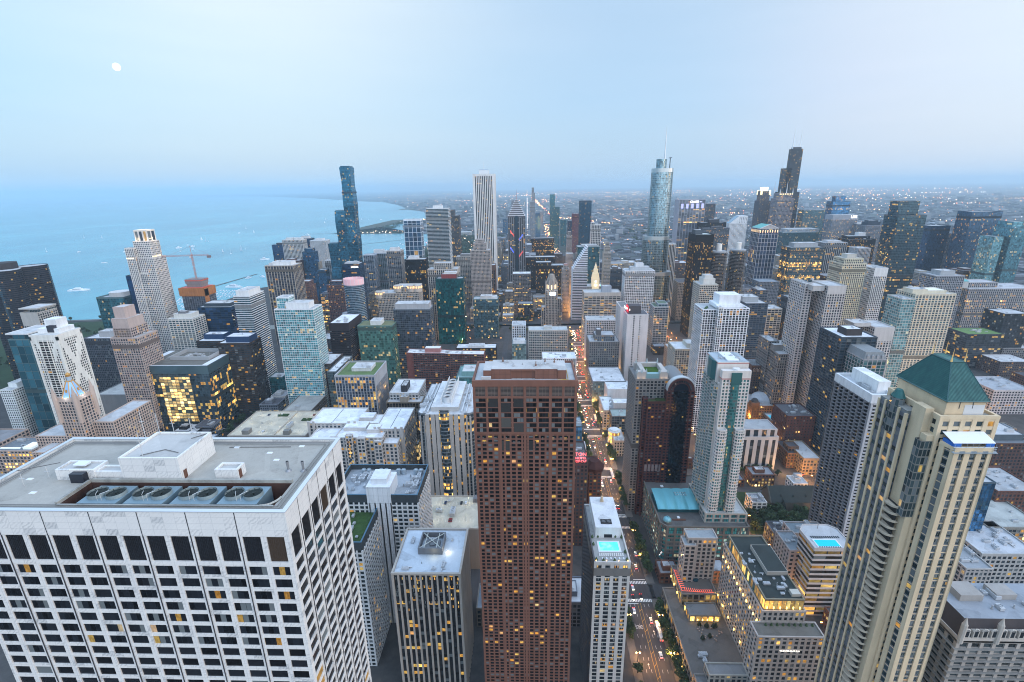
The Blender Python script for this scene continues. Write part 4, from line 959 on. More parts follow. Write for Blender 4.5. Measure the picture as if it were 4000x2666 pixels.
def arch_tower():
 off = (-131, -445, 0); root = thing(OF, 'red granite tower with a black glass strip rising into a round arched top', 'tower', off, GRP_N)
 W = wall((.115, .042, .038), .6, .15); gl = dict(tint=(.012, .016, .028), blind=.04)
 P = rect(-152, -108, -475, -440)
 x0, x1 = -148.6, -124.2; cx = (x0+x1)/2; rad = (x1-x0)/2; zs = 133
 def vol(P, z1, lit, roofc=(.06, .06, .06), name='window_wall'):
  m = MB(); m.prism(P, 0, z1, cap=False, bay=3.4, floor=3.0); part(m, name, glass(lit=lit, **gl), root, off)
  f = MB(); frame(f, P, 0, z1, 3.4, 3.0, 1.1, 1.2, .35, .3, .7); part(f, 'granite_frame', W, root, off)
  m = MB(); m.ngon([(x, y, z1) for x, y in P]); part(m, 'roof', roofm(roofc), root, off)
 vol(rect(-124.2, -108, -436.8, -430), 121, .07, (.06, .1, .03)); vol(rect(-108, -104.5, -436.8, -432), 123, .05)
 vol(rect(x0, x1, -436.8, -429), zs, .1); vol(rect(x0, -127.3, -470, -436.8), zs-2, .1)
 # arched gable
 def arch(y, rad_, z, col_n=24): return [(cx+rad_*math.cos(a), y, z+rad_*math.sin(a)) for a in np.linspace(0, math.pi, col_n)]
 m = MB(); o_, i_ = arch(-428.6, rad, zs), arch(-428.6, 6.6, zs); n = len(o_)
 b_ = arch(-433, rad, zs)
 for k in range(n-1):
  m.add([o_[k], o_[k+1], i_[k+1], i_[k]], [(0, 1, 2, 3)])
 part(m, 'arched_gable', W, root, off)
 m = MB(); e_, f_ = arch(-428.4, rad+.5, zs), arch(-433.5, rad+.5, zs)
 g_ = arch(-428.4, rad-.3, zs)
 for k in range(n-1): m.add([e_[k], f_[k], f_[k+1], e_[k+1]], [(0, 1, 2, 3)]); m.add([e_[k], e_[k+1], g_[k+1], g_[k]], [(0, 1, 2, 3)])
 part(m, 'arch_coping', plain((.50, .54, .56), .4, .3), root, off)
 m = MB(); bk = arch(-468, rad-1.7, zs-1); fr_ = arch(-433.5, rad-1.5, zs-1)
 for k in range(n-1): m.add([fr_[k], bk[k], bk[k+1], fr_[k+1]], [(0, 1, 2, 3)])
 m.ngon(fr_); part(m, 'barrel_roof', plain((.20, .21, .22), .4, .4), root, off)
 m = MB(); q = [(p[0], -428.5, p[2]) for p in i_]; m.ngon(q); m.has_uv = False
 part(m, 'arched_window', plain((.012, .02, .035), .06, .4), root, off)
 # arch windows
 m = MB()
 for a in np.linspace(.12, math.pi-.12, 13):
  c, s = math.cos(a), math.sin(a); m.bar((cx+8.0*c, -428.4, zs+8.0*s), (cx+9.6*c, -428.4, zs+9.6*s), 1.2)
 part(m, 'arch_windows', plain((.012, .014, .02), .15), root, off)
 m = MB(); m.box(cx-6.6, cx+6.6, -428.7, -428.2, 0, zs); m.has_uv = False
 o = MB(); o.prism(rect(cx-6.6, cx+6.6, -428.8, -428.15), 0, zs, cap=False, bay=1.3, floor=1.5); part(o, 'black_glass_strip', glass(tint=(.008, .014, .022), lit=.015, blind=.0, mull=.05, metal=.3, lmull=(.004, .005, .007)), root, off)
 m = MB(); m.box(-124, -116, -436.6, -430.6, 121, 122.2); part(m, 'planted_terrace', wall((.05, .085, .02), 1, .6), root, off)
 # paler band of ornate bays
 m = MB()
 for x in np.linspace(-123.5, -110, 5): m.box(x-1.1, x+1.1, -429.8, -429.2, 50, 57)
 part(m, 'ornate_bay', wall((.30, .25, .25)), root, off)
 root2, off2 = tower((-97.6, -127, -437, -470, 140), 'beige_grid', AP, 'grey stone apartment tower with uplit garden crown, left of the arched top', 'tower', GRP_N, bay=3.1, floor=2.9, pw=1.35, sh=1.2, wall=(.31, .29, .275), gl=G(lit=.08, tint=(.03, .035, .04)), nclut=0, roofc=(.2, .2, .2))
 m = MB()
 for b in ((-107, -98.5, -444, -438.5), (-126.5, -119, -444, -438.5), (-107, -103, -463, -444), (-126, -122, -463, -444), (-124, -101, -466, -462)): m.box(*b, 140, 147)
 part(m, 'crown_pavilion', wall((.47, .44, .41)), root2, off2)
 m = MB()
 for x in (-98.8, -103, -107, -119.3, -126): m.cyl(x, -438.8, .9, 146, 150, 8, .3)
 for x in (-103, -113, -123): m.cyl(x, -464, 1.0, 146, 151, 8, .4)
 part(m, 'pinnacle', plain((.40, .47, .48), .5, .3), root2, off2)
 m = MB(); m.box(-119, -107.2, -443.5, -439, 140, 145); part(m, 'teal_screen', plain((.25, .42, .44), .4, .3), root2, off2)
 m = MB(); m.box(-121.5, -104, -461, -446, 143, 143.6); part(m, 'roof_lawn', wall((.06, .13, .02), 1, .5), root2, off2)
 for x in (-100, -104.5, -121, -125): lamp((x, -437.4, 141.4), 60, (1, .62, .28), .2)
arch_tower()
def mall():
 off = (-140, -395, 0); root = thing('shopping_mall', 'big grey mall with turquoise barrel vaults and a small corner dome', 'mall', off, GRP_N)
 P = [(-181, -440), (-110, -440), (-110, -369), (-114.5, -364.4), (-181, -364.4)]
 W = wall((.21, .20, .18)); gl = dict(tint=(.05, .26, .27), metal=.2, blind=.3, mull=.07)
 m = MB(); m.prism(P, 0, 31, cap=False, bay=3.3, floor=3.9); part(m, 'window_wall', glass(lit=.3, warm=2, **gl), root, off)
 f = MB(); frame(f, P, 0, 31, 6.6, 3.9, 1.3, 1.3, .5, .35, 0); frame(f, P, 31, 38, 6.6, 99, 1.5, 0, .55, 0, 1.2)
 for i in range(len(P)):
  a, b = P[i], P[(i+1) % len(P)]; L = math.hypot(b[0]-a[0], b[1]-a[1]); tt = ((b[0]-a[0])/L, (b[1]-a[1])/L); f.obb(a, tt, (tt[1], -tt[0]), [(-.5, L, 0, .7, 30.3, 31.6)])
 part(f, 'stone_frame', W, root, off)
 m = MB(); m.prism(P, 31, 37.8, cap=False, bay=1.6, floor=3.4); part(m, 'attic_glazing', glass(lit=.12, warm=2, **gl), root, off)
 m = MB(); m.ngon([(x, y, 38) for x, y in P]); part(m, 'roof', roofm((.12, .115, .11)), root, off)
 # scalloped barrel vault: four ridges running north-south cut as a fan across
 n1, n2 = 32, 12; V = []; x0, x1, y0, y1 = -146.5, -111, -408, -383
 for j in range(n2+1):
  b = j/n2; hz = math.sin(math.pi*min(1, .08+b*.92)*.5)
  for i in range(n1+1):
   a = i/n1; s = abs(math.sin(a*4*math.pi)); V.append((x0+(x1-x0)*a, y0+(y1-y0)*b + 2.6*s*b, 39.2+6.2*math.sqrt(max(0, 1-(b*.93)**2))+2.1*s*(.3+.7*b)))
 Q = [(j*(n1+1)+i, j*(n1+1)+i+1, (j+1)*(n1+1)+i+1, (j+1)*(n1+1)+i) for j in range(n2) for i in range(n1)]
 m = MB(); m.add(V, Q); part(m, 'barrel_vault', plain((.16, .45, .50), .45, .2), root, off, True)
 m = MB(); m.box(x0+.3, x1-.3, y0+.5, y1-.8, 38, 40.8); part(m, 'vault_drum', plain((.03, .12, .14), .3, .3), root, off)
 for k in range(5):
  m = MB(); x = -131-k*2.2
  for r in range(2): m.add([(x, -402+r*3, 45.8), (x+1.8, -402+r*3, 45.8), (x+1.8, -400+r*3, 45.9), (x, -400+r*3, 45.9), (x+.9, -401+r*3, 47.1)], [(0, 1, 4, 4), (1, 2, 4, 4), (2, 3, 4, 4), (3, 0, 4, 4)])
  part(m, 'roof_skylight', plain((.2, .33, .36), .2, .4), root, off)
 m = MB(); cx, cy = -115.6, -370.3; m.prism(ellipse(cx, cy, 3.6, 3.6, 8, math.pi/8), 30, 40.5, True); m.has_uv = False; part(m, 'corner_drum', W, root, off)
 m = MB()
 for k in range(6):
  a, b = k/6*math.pi/2, (k+1)/6*math.pi/2; m.cyl(cx, cy, 3.5*math.cos(a), 40.5+3.2*math.sin(a), 40.5+3.2*math.sin(b), 8, 3.5*math.cos(b)+.01, False)
 m.cyl(cx, cy, .35, 43.6, 44.6, 6); part(m, 'corner_dome', plain((.17, .40, .46), .4, .2), root, off)
 m = MB(); m.box(-134, -120, -432, -429, 38, 39.3); m.box(-132, -121, -374, -372.8, 38, 38.8); part(m, 'rust_screen', plain((.13, .05, .03)), root, off)
 m = MB(); m.box(-126, -123.5, -424, -421, 38, 38.6); m.box(-128, -126, -378, -375.5, 38, 38.6); part(m, 'roof_hatch', plain((.75, .77, .78)), root, off)
 # podium tiers under the tower
 for (a, b, c_, d, z0, z1) in ((-181, -147, -414, -371, 38, 46),):
  Pp = rect(a, b, c_, d); m = MB(); m.prism(Pp, z0, z1, cap=False, bay=2.2, floor=4); part(m, 'podium_glazing', glass(lit=.1, **gl), root, off)
  f = MB(); frame(f, Pp, z0, z1, 6.6, 4, 1.6, 1.1, .5, .4, 1); part(f, 'podium_frame', wall((.44, .41, .36)), root, off)
  m = MB(); m.ngon([(x, y, z1) for x, y in Pp]); part(m, 'podium_roof', roofm((.5, .51, .5)), root, off)
 sign_text('name', (-111.2, -364.6, 12.0), 1.3, (1, 1, .95), root, off, 'Saks\nFifth Avenue', (-.7, .7), .9)
def sign_text(nm, loc, size, col, root, off, body, nrm=(0, 1), es=2.0, align='CENTER', ext=.06):
 cu = bpy.data.curves.new('lettering', 'FONT'); cu.body = body; cu.size = size; cu.extrude = ext; cu.align_x = align; cu.align_y = 'CENTER'
 cu.materials.append(plain(col, em=col, es=es))
 o = link('lettering', cu, root, (loc[0]-off[0], loc[1]-off[1], loc[2]-off[2]))
 nx, ny = nrm; L = math.hypot(nx, ny); nx, ny = nx/L, ny/L
 xa = Vector((-ny, nx, 0)); ya = Vector((0, 0, 1)); za = Vector((nx, ny, 0))
 o.rotation_euler = Matrix((xa, ya, za)).transposed().to_euler(); return meshed(o)
def meshed(o):
 me = bpy.data.meshes.new_from_object(o.evaluated_get(bpy.context.evaluated_depsgraph_get())); c = link('lettering', me, o.parent, o.location); c.rotation_euler = o.rotation_euler; c.scale = o.scale
 bpy.data.objects.remove(o); return c
mall()
# ---------------------------------------------------------------- the city, building by building
GRP = 'towers by the lake'
def t(key, st, name, label, cat='tower', **k):
 k.setdefault('group', GRP)
 return tower(FP[key], st, name, label, cat, **k)
W8, W6, GY, DK = (.70, .71, .71), (.6, .6, .6), (.40, .42, .44), (.06, .06, .07)
# --- left of the picture, towards the lake
t('cu1', 'beige_rib', HO, 'broad beige ribbed tower with white plant boxes, in front of a dark slab', 'tower', bay=5.5, pw=1.6, gl=G(tint=(.03, .04, .06)), up=(PH(.2, .85, .25, .8, 7, wall=W8), PH(.05, .3, .3, .7, 4, wall=W6)))
t('cu2', 'navy_glass', AP, 'small navy tower at the left end of the lakefront cluster', up=(PH(.3, .8, .2, .8, 6, wall=DK),))
t('cu3', 'white_rib', AP, 'white tower of close vertical ribs with notched crown by the lake', bay=4.2, sh=.9, up=(PH(.15, .5, .2, .8, 6), PH(.55, .9, .2, .8, 6)))
t('cu4', 'navy_glass', AP, 'dark slab wedged between two white lakefront towers', up=(PH(.0, .7, .2, .8, 8, wall=W6),))
t('cu5', 'white_grid', OF, 'white tower of long horizontal window rows nearest the open lake', bay=3.4, sh=1.6, up=(PH(.3, .75, .2, .8, 6),))
t('cu6', 'brown_band', AP, 'dark brown slab behind the broad beige ribbed tower', up=(PH(.2, .6, .2, .8, 4),))
t('cu7', 'blue_glass', AP, 'slim blue grey tower with stepped glass crown beside a beige strip', up=((.15, .85, .15, .85, 9, 'blue_glass'), PH(.35, .65, .3, .7, 6, wall=GY)))
t('cu8', 'beige_grid', AP, 'narrow bare beige strip of a tower attached to the blue grey one', pw=2.4, sh=2.4)
t('cu9', 'blue_glass', AP, 'low blue grey glass tower at the foot of the white lakefront towers')
t('cu10', 'white_grid', AP, 'white framed grid tower just left of the wavy three stem skyscraper', bay=6, pw=.8, sh=.7)
t('cu11', 'brick_grid', AP, 'red brick tower with a grey pitched crown by the slip', wall=(.28, .14, .11), up=((.1, .9, .1, .9, 10, 'brick_grid'),))
t('cu12', 'brick_grid', AP, 'dark brick grid tower with eight sided glass crown', bay=4, up=((.15, .85, .15, .85, 8, 'grey_glass'),), wall=(.2, .1, .09))
hotel = t('hotel', 'navy_glass', HO, 'dark banded hotel with white sign high on its corner', bay=6, sh=1.0, up=(PH(.1, .8, .2, .8, 3, wall=GY),))
t('bal1', 'balcony', AP, 'left wing of a pair of grey balcony slabs right of the three stem skyscraper', sh=.5)
t('bal2', 'balcony', AP, 'wide grey balcony slab with white roof boxes before the harbour', gl=G(tint=(.05, .10, .11), metal=.3), up=(PH(.05, .5, .2, .8, 9, wall=W6), PH(.5, .9, .2, .8, 5, wall=W6)))
t('bal3', 'balcony', AP, 'grey white balcony tower with open frame crown beside the harbour', wall=(.5, .47, .45), up=(PH(.2, .8, .2, .8, 7, wall=W6),))
t('mid1', 'black_glass', OF, 'black office block with bright roof edge below the white framed tower', up=(PH(.15, .6, .2, .8, 6, wall=W6),), gl=G(lit=.2))
t('frame', 'blue_glass', AP, 'blue glass tower drawn in a bold white frame', wall=(.75, .77, .8), bay=14, floor=16, pw=1.6, sh=1.6, dp=.9, ds=.8, gl=G(tint=(.04, .12, .22)), up=(PH(0, 1, 0, 1, 5, wall=(.75, .77, .8)),))
t('wavy', 'white_band', AP, 'tall tower of rippling white slab edges over dark glass', bay=6, sh=.7, ds=1.6, dp=.2, gl=G(tint=(.03, .06, .08), lit=.14, metal=.3), up=(PH(.3, .7, .25, .75, 7, wall=W8),))
t('amber', 'dark_grid', OF, 'dark slab with amber lit rows and grey concrete edge behind the rippling tower', wall=(.16, .16, .17), gl=G(lit=.32), up=((0, .55, 0, 1, 16, 'dark_grid'),))
aon = t('aonb', 'white_rib', OF, 'tallest white marble slab with unbroken vertical stripes and corner notches', bay=5.1, pw=3.2, sh=0, dp=.5, gl=G(lit=.14, tint=(.012, .014, .02), blind=0), parapet=0, blank=[(i, .0, .1, 0, 1) for i in range(4)]+[(i, .9, 1, 0, 1) for i in range(4)]+[(i, .1, .9, .983, 1.0) for i in range(4)], up=(PH(.28, .72, .25, .75, 10, wall=W8),), nclut=2)
t('bgrid', 'beige_grid', OF, 'pale beige grid block with tall roof screen before the white marble slab', wall=(.55, .52, .47), bay=5, up=(PH(.2, .9, .2, .8, 6, wall=(.3, .3, .3)),), gl=G(lit=.16))
t('step', 'beige_grid', AP, 'stepped pinkish tower with set back crown in front of the white marble slab', wall=(.46, .41, .38), up=((.15, .78, .15, .85, 18, 'beige_grid'), (.25, .68, .25, .75, 8, 'beige_grid', dict(zb=178))))
brn = t('brown', 'brown_band', OF, 'brown office block with tall window slots lit from below', wall=(.20, .12, .095), bay=6, pw=2.8, sh=0, dp=.8, gl=G(lit=.12), blank=[(i, 0, 1, .88, 1) for i in range(4)], up=(PH(.1, .75, .15, .8, 2),))
t('nbc', 'white_rib', OF, 'cream ribbed office tower with roof dishes left of the pale beige grid', wall=(.50, .46, .42), bay=4.2, pw=1.8, dp=1.0, sh=.5, up=((.2, .8, .2, .8, 12, 'white_rib'),))
t('teal', 'green_glass', HO, 'deep green mirrored tower with white and red roof plant', wall=(.02, .08, .09), gl=G(tint=(.01, .13, .14), metal=.6, lit=.12, blind=.2, bump=.04), up=(PH(.2, .75, .2, .8, 9, wall=(.3, .07, .07)), PH(.3, .75, .3, .75, 13, wall=W6)), parapet=2)
t('blue2', 'teal_glass', OF, 'low shimmering glass block with stepped white roof below the brown uplit block', gl=G(tint=(.06, .13, .17), lit=.14, bump=.05, blind=.2), up=(PH(.3, .75, .1, .6, 7, wall=W6), PH(.55, .95, .3, .9, 4, wall=W6)))
crn = t('crown', 'beige_grid', HO, 'wide cream hotel slab with lit round crowned corners', wall=(.46, .42, .38), bay=2.8, pw=1.0, sh=1.3, up=((.45, 1.0, .0, 1, 12, 'beige_grid'),))
t('gg', 'grey_glass', AP, 'grey blue curtain wall tower with screened plant storey and brick garage', bay=3.4, sh=.5, gl=G(tint=(.06, .08, .11), lit=.14, blind=.22), up=(PH(.04, .96, .1, .9, 9, wall=(.42, .43, .45)),))
t29 = t('t29', 'white_band', AP, 'turquoise apartment tower with white slab edges and oval white roof rings', gl=G(tint=(.09, .30, .34), metal=.35, lit=.14, warm=1, blind=.25), bay=3, pw=.25, sh=.7, ds=.7, dp=.6, up=(PH(.25, .85, .2, .8, 8, wall=W8), (0, .3, .35, .95, 14, 'white_band')))
t('dbox', 'brown_band', OF, 'plain dark brown office box with white roof and ducts', wall=(.045, .035, .04), gl=G(tint=(.015, .015, .02), lit=.10), bay=3, pw=0, sh=1.9, blank=[(i, 0, 1, .9, 1) for i in range(4)], roofc=(.72, .73, .74), nclut=9)
t('grn', 'green_glass', OF, 'green glass office tower with planted roof terrace and white penthouse', bay=3.2, gl=G(lit=.16, bump=.04), roofc=(.16, .17, .08), up=(PH(.35, .65, .2, .8, 7, wall=W8),))
t('cur8', 'white_band', AP, 'curved white balcony tower rising in stacked bands', sh=1.2, up=(PH(.1, .9, .1, .9, 8, wall=W8),), bay=4.5)
t('oct', 'teal_glass', OF, 'teal glass block with slanted crown showing behind the brown granite tower', gl=G(tint=(.12, .38, .40), metal=.5), poly=None, up=(PH(.2, .8, .2, .8, 5, wall=(.2, .36, .36)),), roofc=(.18, .3, .3))
t('dbr', 'brown_band', AP, 'dark brown block squeezed between turquoise tower and ribbed grey block', wall=(.10, .07, .065), roofc=(.62, .62, .62), nclut=7)
t('lowt', 'teal_glass', 'office_block', 'low turquoise glass block with small rooftop pool beside trees', cat='block', gl=G(lit=.12))
t('gar', 'stone_low', 'parking_garage', 'low bare concrete roof slab left of the white hospital wings', cat='garage', wall=(.34, .32, .29), roofc=(.42, .41, .38), sh=2.4, nclut=2)
t('rib', 'grey_rib', OF, 'grey ribbed block with planted roof court and amber lit offices', wall=(.40, .41, .43), bay=3.6, pw=.9, sh=.4, dp=1.1, gl=G(lit=.5, tint=(.08, .11, .16), metal=.45), roofc=(.10, .16, .05), parapet=2.0, blank=[(1, 0, 1, .86, 1.0), (3, 0, 1, .86, 1.0)], up=(PH(.3, .8, .35, .75, 4, wall=(.6, .6, .6)),), nclut=8)
t('ribL', 'lit_office', OF, 'narrow glass annex with amber floors, left edge of the ribbed block', roofc=(.7, .71, .72))
t('pool2b', 'dark_grid', AP, 'beige topped block with black glass ribs and blue roof pool', wall=(.30, .26, .21), bay=3.4, pw=.5, sh=.4, dp=.5, gl=G(tint=(.015, .017, .02), lit=.06), blank=[(0, 0, 1, .9, 1.0)], up=(PH(.38, .6, .1, .7, 6, wall=(.38, .33, .27)),), nclut=7)
t('pool2', 'white_low', AP, 'white roofed block with dark core and green deck behind the beige topped block', roofc=(.66, .67, .68), up=(PH(.38, .58, .1, .5, 8, wall=DK),), nclut=10)
t('lux', 'dark_grid', 'office_block', 'low black block with wide white roof and many lit windows by the river', cat='block', roofc=(.7, .7, .71), gl=G(lit=.5), up=(PH(.3, .7, .2, .8, 3, wall=W6),))
t('tl7', 'teal_glass', 'office_block', 'pale teal glazed block left of the wavy white hotel', cat='block', gl=G(tint=(.25, .36, .36), lit=.12), up=(PH(.1, .9, .2, .8, 5, wall=W8),))
t('wh7', 'white_grid', AP, 'small white punched window block behind the pale teal block', bay=4.4, pw=2, sh=1.5)
t('smB', 'stone_low', AP, 'small dark brick block behind the dark brown office box', cat='block', wall=(.10, .09, .09))
t('smC', 'brick_low', 'office_block', 'low brick block with flat pale roof beside the turquoise tower', cat='block', roofc=(.3, .34, .38))
# --- far left
onl = t('onl', 'teal_glass', AP, 'teal glass tower with white floating roof plate, left of the cross braced tower', gl=G(tint=(.05, .17, .22), metal=.5, lit=.05), bay=9, pw=.3, floor=11, sh=.6, dp=.3, ds=.25, up=((.1, 1.0, .1, 1, 6, 'lit_office'), PH(-.05, 1.05, 0, 1, 1.2, zb=146.5, wall=W8)))
t('beig', 'white_grid', AP, 'pale beige tower with flat overhanging roof plate behind the cross braced tower', wall=(.48, .46, .43), blank=[(2, 0, 1, .88, 1), (1, 0, 1, .88, 1)], up=((.35, 1, .2, 1, 5, 'lit_office'), PH(-.02, 1.05, 0, 1, 1.2, zb=155.5, wall=(.5, .49, .46))))
t('wht', 'white_grid', HO, 'low white hotel with round roof drum at the left edge', bay=2.8, pw=1.3, sh=1.5, wall=(.72, .75, .74), up=(PH(.1, .8, .2, .8, 6),))
t('conc', 'grey_grid', AP, 'dark grey concave apartment slab left of the pink stepped tower', wall=(.17, .18, .21), bay=2.6, pw=.6, sh=1.1, gl=G(lit=.05), up=(PH(.35, .85, .3, .8, 8, wall=(.45, .44, .44)),), roofc=(.62, .62, .62))
t('pink', 'pink_grid', AP, 'pink stepped apartment tower with bare set back crown', gl=G(lit=.12, blind=.35), up=((.1, .75, .1, .9, 12, 'pink_grid', dict(gl=G(lit=.9))), PH(.12, .72, .1, .85, 24, wall=(.52, .42, .38)), PH(.2, .6, .2, .7, 38, wall=(.52, .41, .37))))
t('hor', 'white_band', AP, 'white block of long dark window bands with chamfered roof', wall=(.70, .68, .62), bay=5.5, pw=1.3, sh=1.5, dp=.6, ds=.4, up=(PH(.15, .85, .2, .85, 7), PH(.3, .6, .3, .6, 10, wall=(.25, .25, .26))))
t('am1', 'brown_band', AP, 'dark bronze tower with blue roof recess behind the glowing glass cube', wall=(.06, .045, .04), gl=G(lit=.1), roofc=(.66, .68, .7), up=(PH(.1, .8, .4, .9, 7, wall=(.03, .07, .16), roof=(.7, .7, .72)),))
t('am2', 'brown_band', AP, 'dark bronze tower with blue corner strip right of the glowing glass cube', wall=(.06, .045, .04), gl=G(lit=.12), roofc=(.66, .68, .7), up=(PH(.2, .95, .2, .85, 8, wall=(.03, .07, .16), roof=(.7, .7, .72)),), blank=[(0, .0, .001, 0, 1)])
t('dk3', 'navy_glass', AP, 'dark slab half hidden behind the tall pale stone tower', up=(PH(.4, .9, .2, .8, 8, wall=DK),))
tg4 = t('tg4', 'teal_glass', AP, 'square teal glass tower with white drum penthouse near the shore', gl=G(tint=(.05, .22, .27), metal=.55, lit=.09), parapet=2.5)
t('nav7', 'navy_glass', OF, 'navy banded glass block below the tower under construction', bay=6, sh=.8, gl=G(lit=.06), up=(PH(.1, .9, .2, .8, 5, wall=(.06, .08, .1)),))
t('hos1', 'grey_band', 'office_block', 'blank grey concrete hospital box between cross braced and pink towers', cat='block', wall=(.30, .31, .32), sh=0, pw=0, blank=[(i, 0, 1, 0, 1) for i in range(4)], roofc=(.5, .5, .48))
# --- beyond the river, centre
GRP = 'downtown towers'
t('d08', 'black_glass', OF, 'black box with bright lit floors behind the lower black slabs', gl=G(lit=.5), parapet=1.5, nclut=3)
t('d09a', 'black_glass', OF, 'long low black slab across the foot of the pointed tower', gl=G(lit=.12), nclut=6)
t('d09b', 'black_glass', OF, 'stepped black slab with lit lower floors nearest the river', gl=G(lit=.35), up=((.0, .55, .2, 1, 8, 'black_glass'),))
t('d29', 'beige_grid', OF, 'narrow grey brown grid slab with frosted white roof', wall=(.24, .22, .21), bay=4, pw=.9, sh=1.4, gl=G(lit=.35), roofc=(.72, .73, .74), nclut=6)
t('d30', 'beige_grid', HO, 'slim limestone tower with pink lit round crown beside the avenue', wall=(.44, .41, .38), pw=1.5, up=((.2, .8, .2, .8, 8, 'beige_grid'), PH(.25, .75, .25, .75, 12, wall=(.55, .33, .3))))
t('ill', 'grey_rib', OF, 'grey brown slab directly right of the pointed tower')
t('d05', 'navy_glass', AP, 'tall flat topped navy glass tower standing alone beyond the white diamond roof', gl=G(tint=(.02, .09, .16), metal=.6, lit=.06), nclut=0, parapet=6)
t('d06', 'brick_grid', OF, 'dark red office tower beside the flat topped navy tower', wall=(.20, .04, .05))
t('d07', 'navy_glass', OF, 'plain dark blue block left of the dark red tower')
t('d07b', 'teal_glass', OF, 'small far teal block among grey offices')
t('d02', 'grey_grid', AP, 'thin pale bundled tower with stepped top, farthest south', wall=(.45, .5, .55), up=((.35, 1, 0, 1, 35, 'grey_grid'), (.4, .8, 0, 1, 55, 'grey_grid')))
t('d02b', 'blue_glass', AP, 'far blue tower right of the thin bundled tower')
t('d03', 'teal_glass', AP, 'far teal tower with taller left shaft', gl=G(tint=(.04, .15, .18)), up=((0, .5, 0, 1, 60, 'teal_glass'),))
t('far1', 'grey_grid', AP, 'far pale tower with arched window top left of the pointed tower', wall=(.42, .44, .48))
t('far2', 'blue_glass', AP, 'far broad blue block by the lakefront expressway')
t('far3', 'grey_grid', AP, 'far twin bundled slab left of the pointed tower', wall=(.35, .38, .42))
t('far4', 'grey_grid', OF, 'far narrow pale slab between teal tower and red tower', wall=(.4, .42, .45))
t('far5', 'white_grid', OF, 'far grey white office block with domed lantern', wall=(.42, .42, .42), up=(PH(.35, .65, .35, .65, 14, wall=(.4, .4, .4)),))
t('hyp', 'white_grid', AP, 'slim white grid tower with amber lit crown beside the navy tower', wall=(.66, .66, .64), bay=5, floor=7, pw=1.4, sh=1.6, gl=G(lit=.06), up=((0, .35, 0, .8, 6, 'lit_office'),))
t('d12', 'teal_glass', OF, 'wide teal curtain wall block in front of the white diamond roof', gl=G(tint=(.03, .13, .17), lit=.16), bay=4, up=(PH(.2, .9, .2, .8, 5, wall=GY),))
t('dd13', 'dark_grid', OF, 'dark old block with pale roof edge right of the lit black box', wall=(.12, .11, .11))
t('dd13b', 'beige_grid', OF, 'pale limestone block with dark windows along the avenue', wall=(.46, .45, .44))
t('car', 'beige_grid', OF, 'slender stepped limestone tower among grey loop offices', wall=(.40, .38, .36), up=((.2, .8, .2, .8, 14, 'beige_grid'),))
math_ = t('math', 'beige_grid', OF, 'slender cream tower with tapering eight sided top', wall=(.50, .47, .42), bay=2.6, up=((.12, .88, .12, .88, 14, 'beige_grid'), (.25, .75, .25, .75, 10, 'beige_grid', dict(zb=169))))
t('d17', 'grey_band', HO, 'curved dark grey block with ribbed floors behind the cream clock tower', wall=(.16, .15, .15), up=(PH(.2, .7, .2, .8, 4),))
t('d18', 'white_grid', AP, 'broad white grid tower with rippled front before the mirrored skyscraper', wall=(.76, .79, .82), bay=3.6, pw=.8, sh=1.0, gl=G(lit=.12, blind=.35), up=(PH(.2, .85, .3, .8, 7, wall=(.5, .53, .56)), PH(.38, .65, .35, .75, 14, wall=(.66, .69, .72))))
t('d20', 'white_rib', OF, 'narrow white ribbed slab tucked behind the mirrored skyscraper', bay=3.2, sh=0)
chase = t('chase', 'grey_rib', OF, 'broad grey tower with white slotted top and lit sign', wall=(.36, .38, .44), bay=9, pw=1.4, sh=1.3, dp=.8, gl=G(lit=.5), parapet=2, nclut=3, blank=[(1, 0, 1, 0, 1), (3, 0, 1, 0, 1)])
t('d22', 'dark_grid', OF, 'dark grey stepped tower right of the slotted top tower', wall=(.10, .10, .13), bay=3, pw=1.0, sh=.3, dp=.5, up=((.35, 1, .0, 1, 14, 'dark_grid'), (.6, 1, .0, 1, 14, 'dark_grid', dict(zb=214))))
t('ibm', 'black_glass', OF, 'tall matt black slab with scattered amber windows', bay=1.6, pw=.3, sh=.8, gl=G(lit=.22), roofc=(.42, .46, .44), blank=[(i, 0, 1, .93, 1) for i in range(4)], up=(PH(.1, .5, .35, .8, 8, wall=(.1, .12, .14)),), nclut=2)
t('d24', 'dark_grid', OF, 'dark grid office block with pale mullions behind the black slab', wall=(.2, .22, .26), up=(PH(.35, .8, .2, .8, 5, wall=DK),), gl=G(lit=.2))
t('d24b', 'black_glass', OF, 'wide charcoal roof block above the dark grid office', nclut=2, up=(PH(.35, .75, .2, .8, 10, wall=DK),))
t('d31', 'beige_grid', OF, 'broad pale grid office with amber floors and grey roof box along the avenue', wall=(.48, .46, .42), bay=8, pw=1.1, sh=1.5, gl=G(lit=.5, strength=1.3), roofc=(.5, .5, .5), blank=[(2, 0, 1, .94, 1)], up=(PH(.5, .75, .15, .6, 12, wall=(.36, .4, .46)),))
t('d32', 'white_grid', OF, 'white square windowed office with tall top storey in front of the broad pale grid', bay=3.2, pw=1.1, sh=1.2, wall=(.62, .63, .64), roofc=(.46, .46, .45))
t('d34', 'grey_grid', AP, 'grey and white patchwork block with green roof by the black slab', wall=(.5, .54, .58), bay=5, pw=.5, sh=.8, gl=G(tint=(.05, .09, .12), metal=.3), up=((.35, 1, .2, 1, 5, 'grey_grid'),), roofc=(.12, .18, .12))
t('d35', 'beige_grid', AP, 'cream apartment tower with chamfered white crown beside the twin round towers', wall=(.54, .53, .47), bay=3, pw=.9, sh=1.2, up=(PH(.25, .9, .2, .85, 9, wall=(.6, .59, .55)), PH(.35, .8, .3, .75, 14, wall=(.6, .59, .55))))
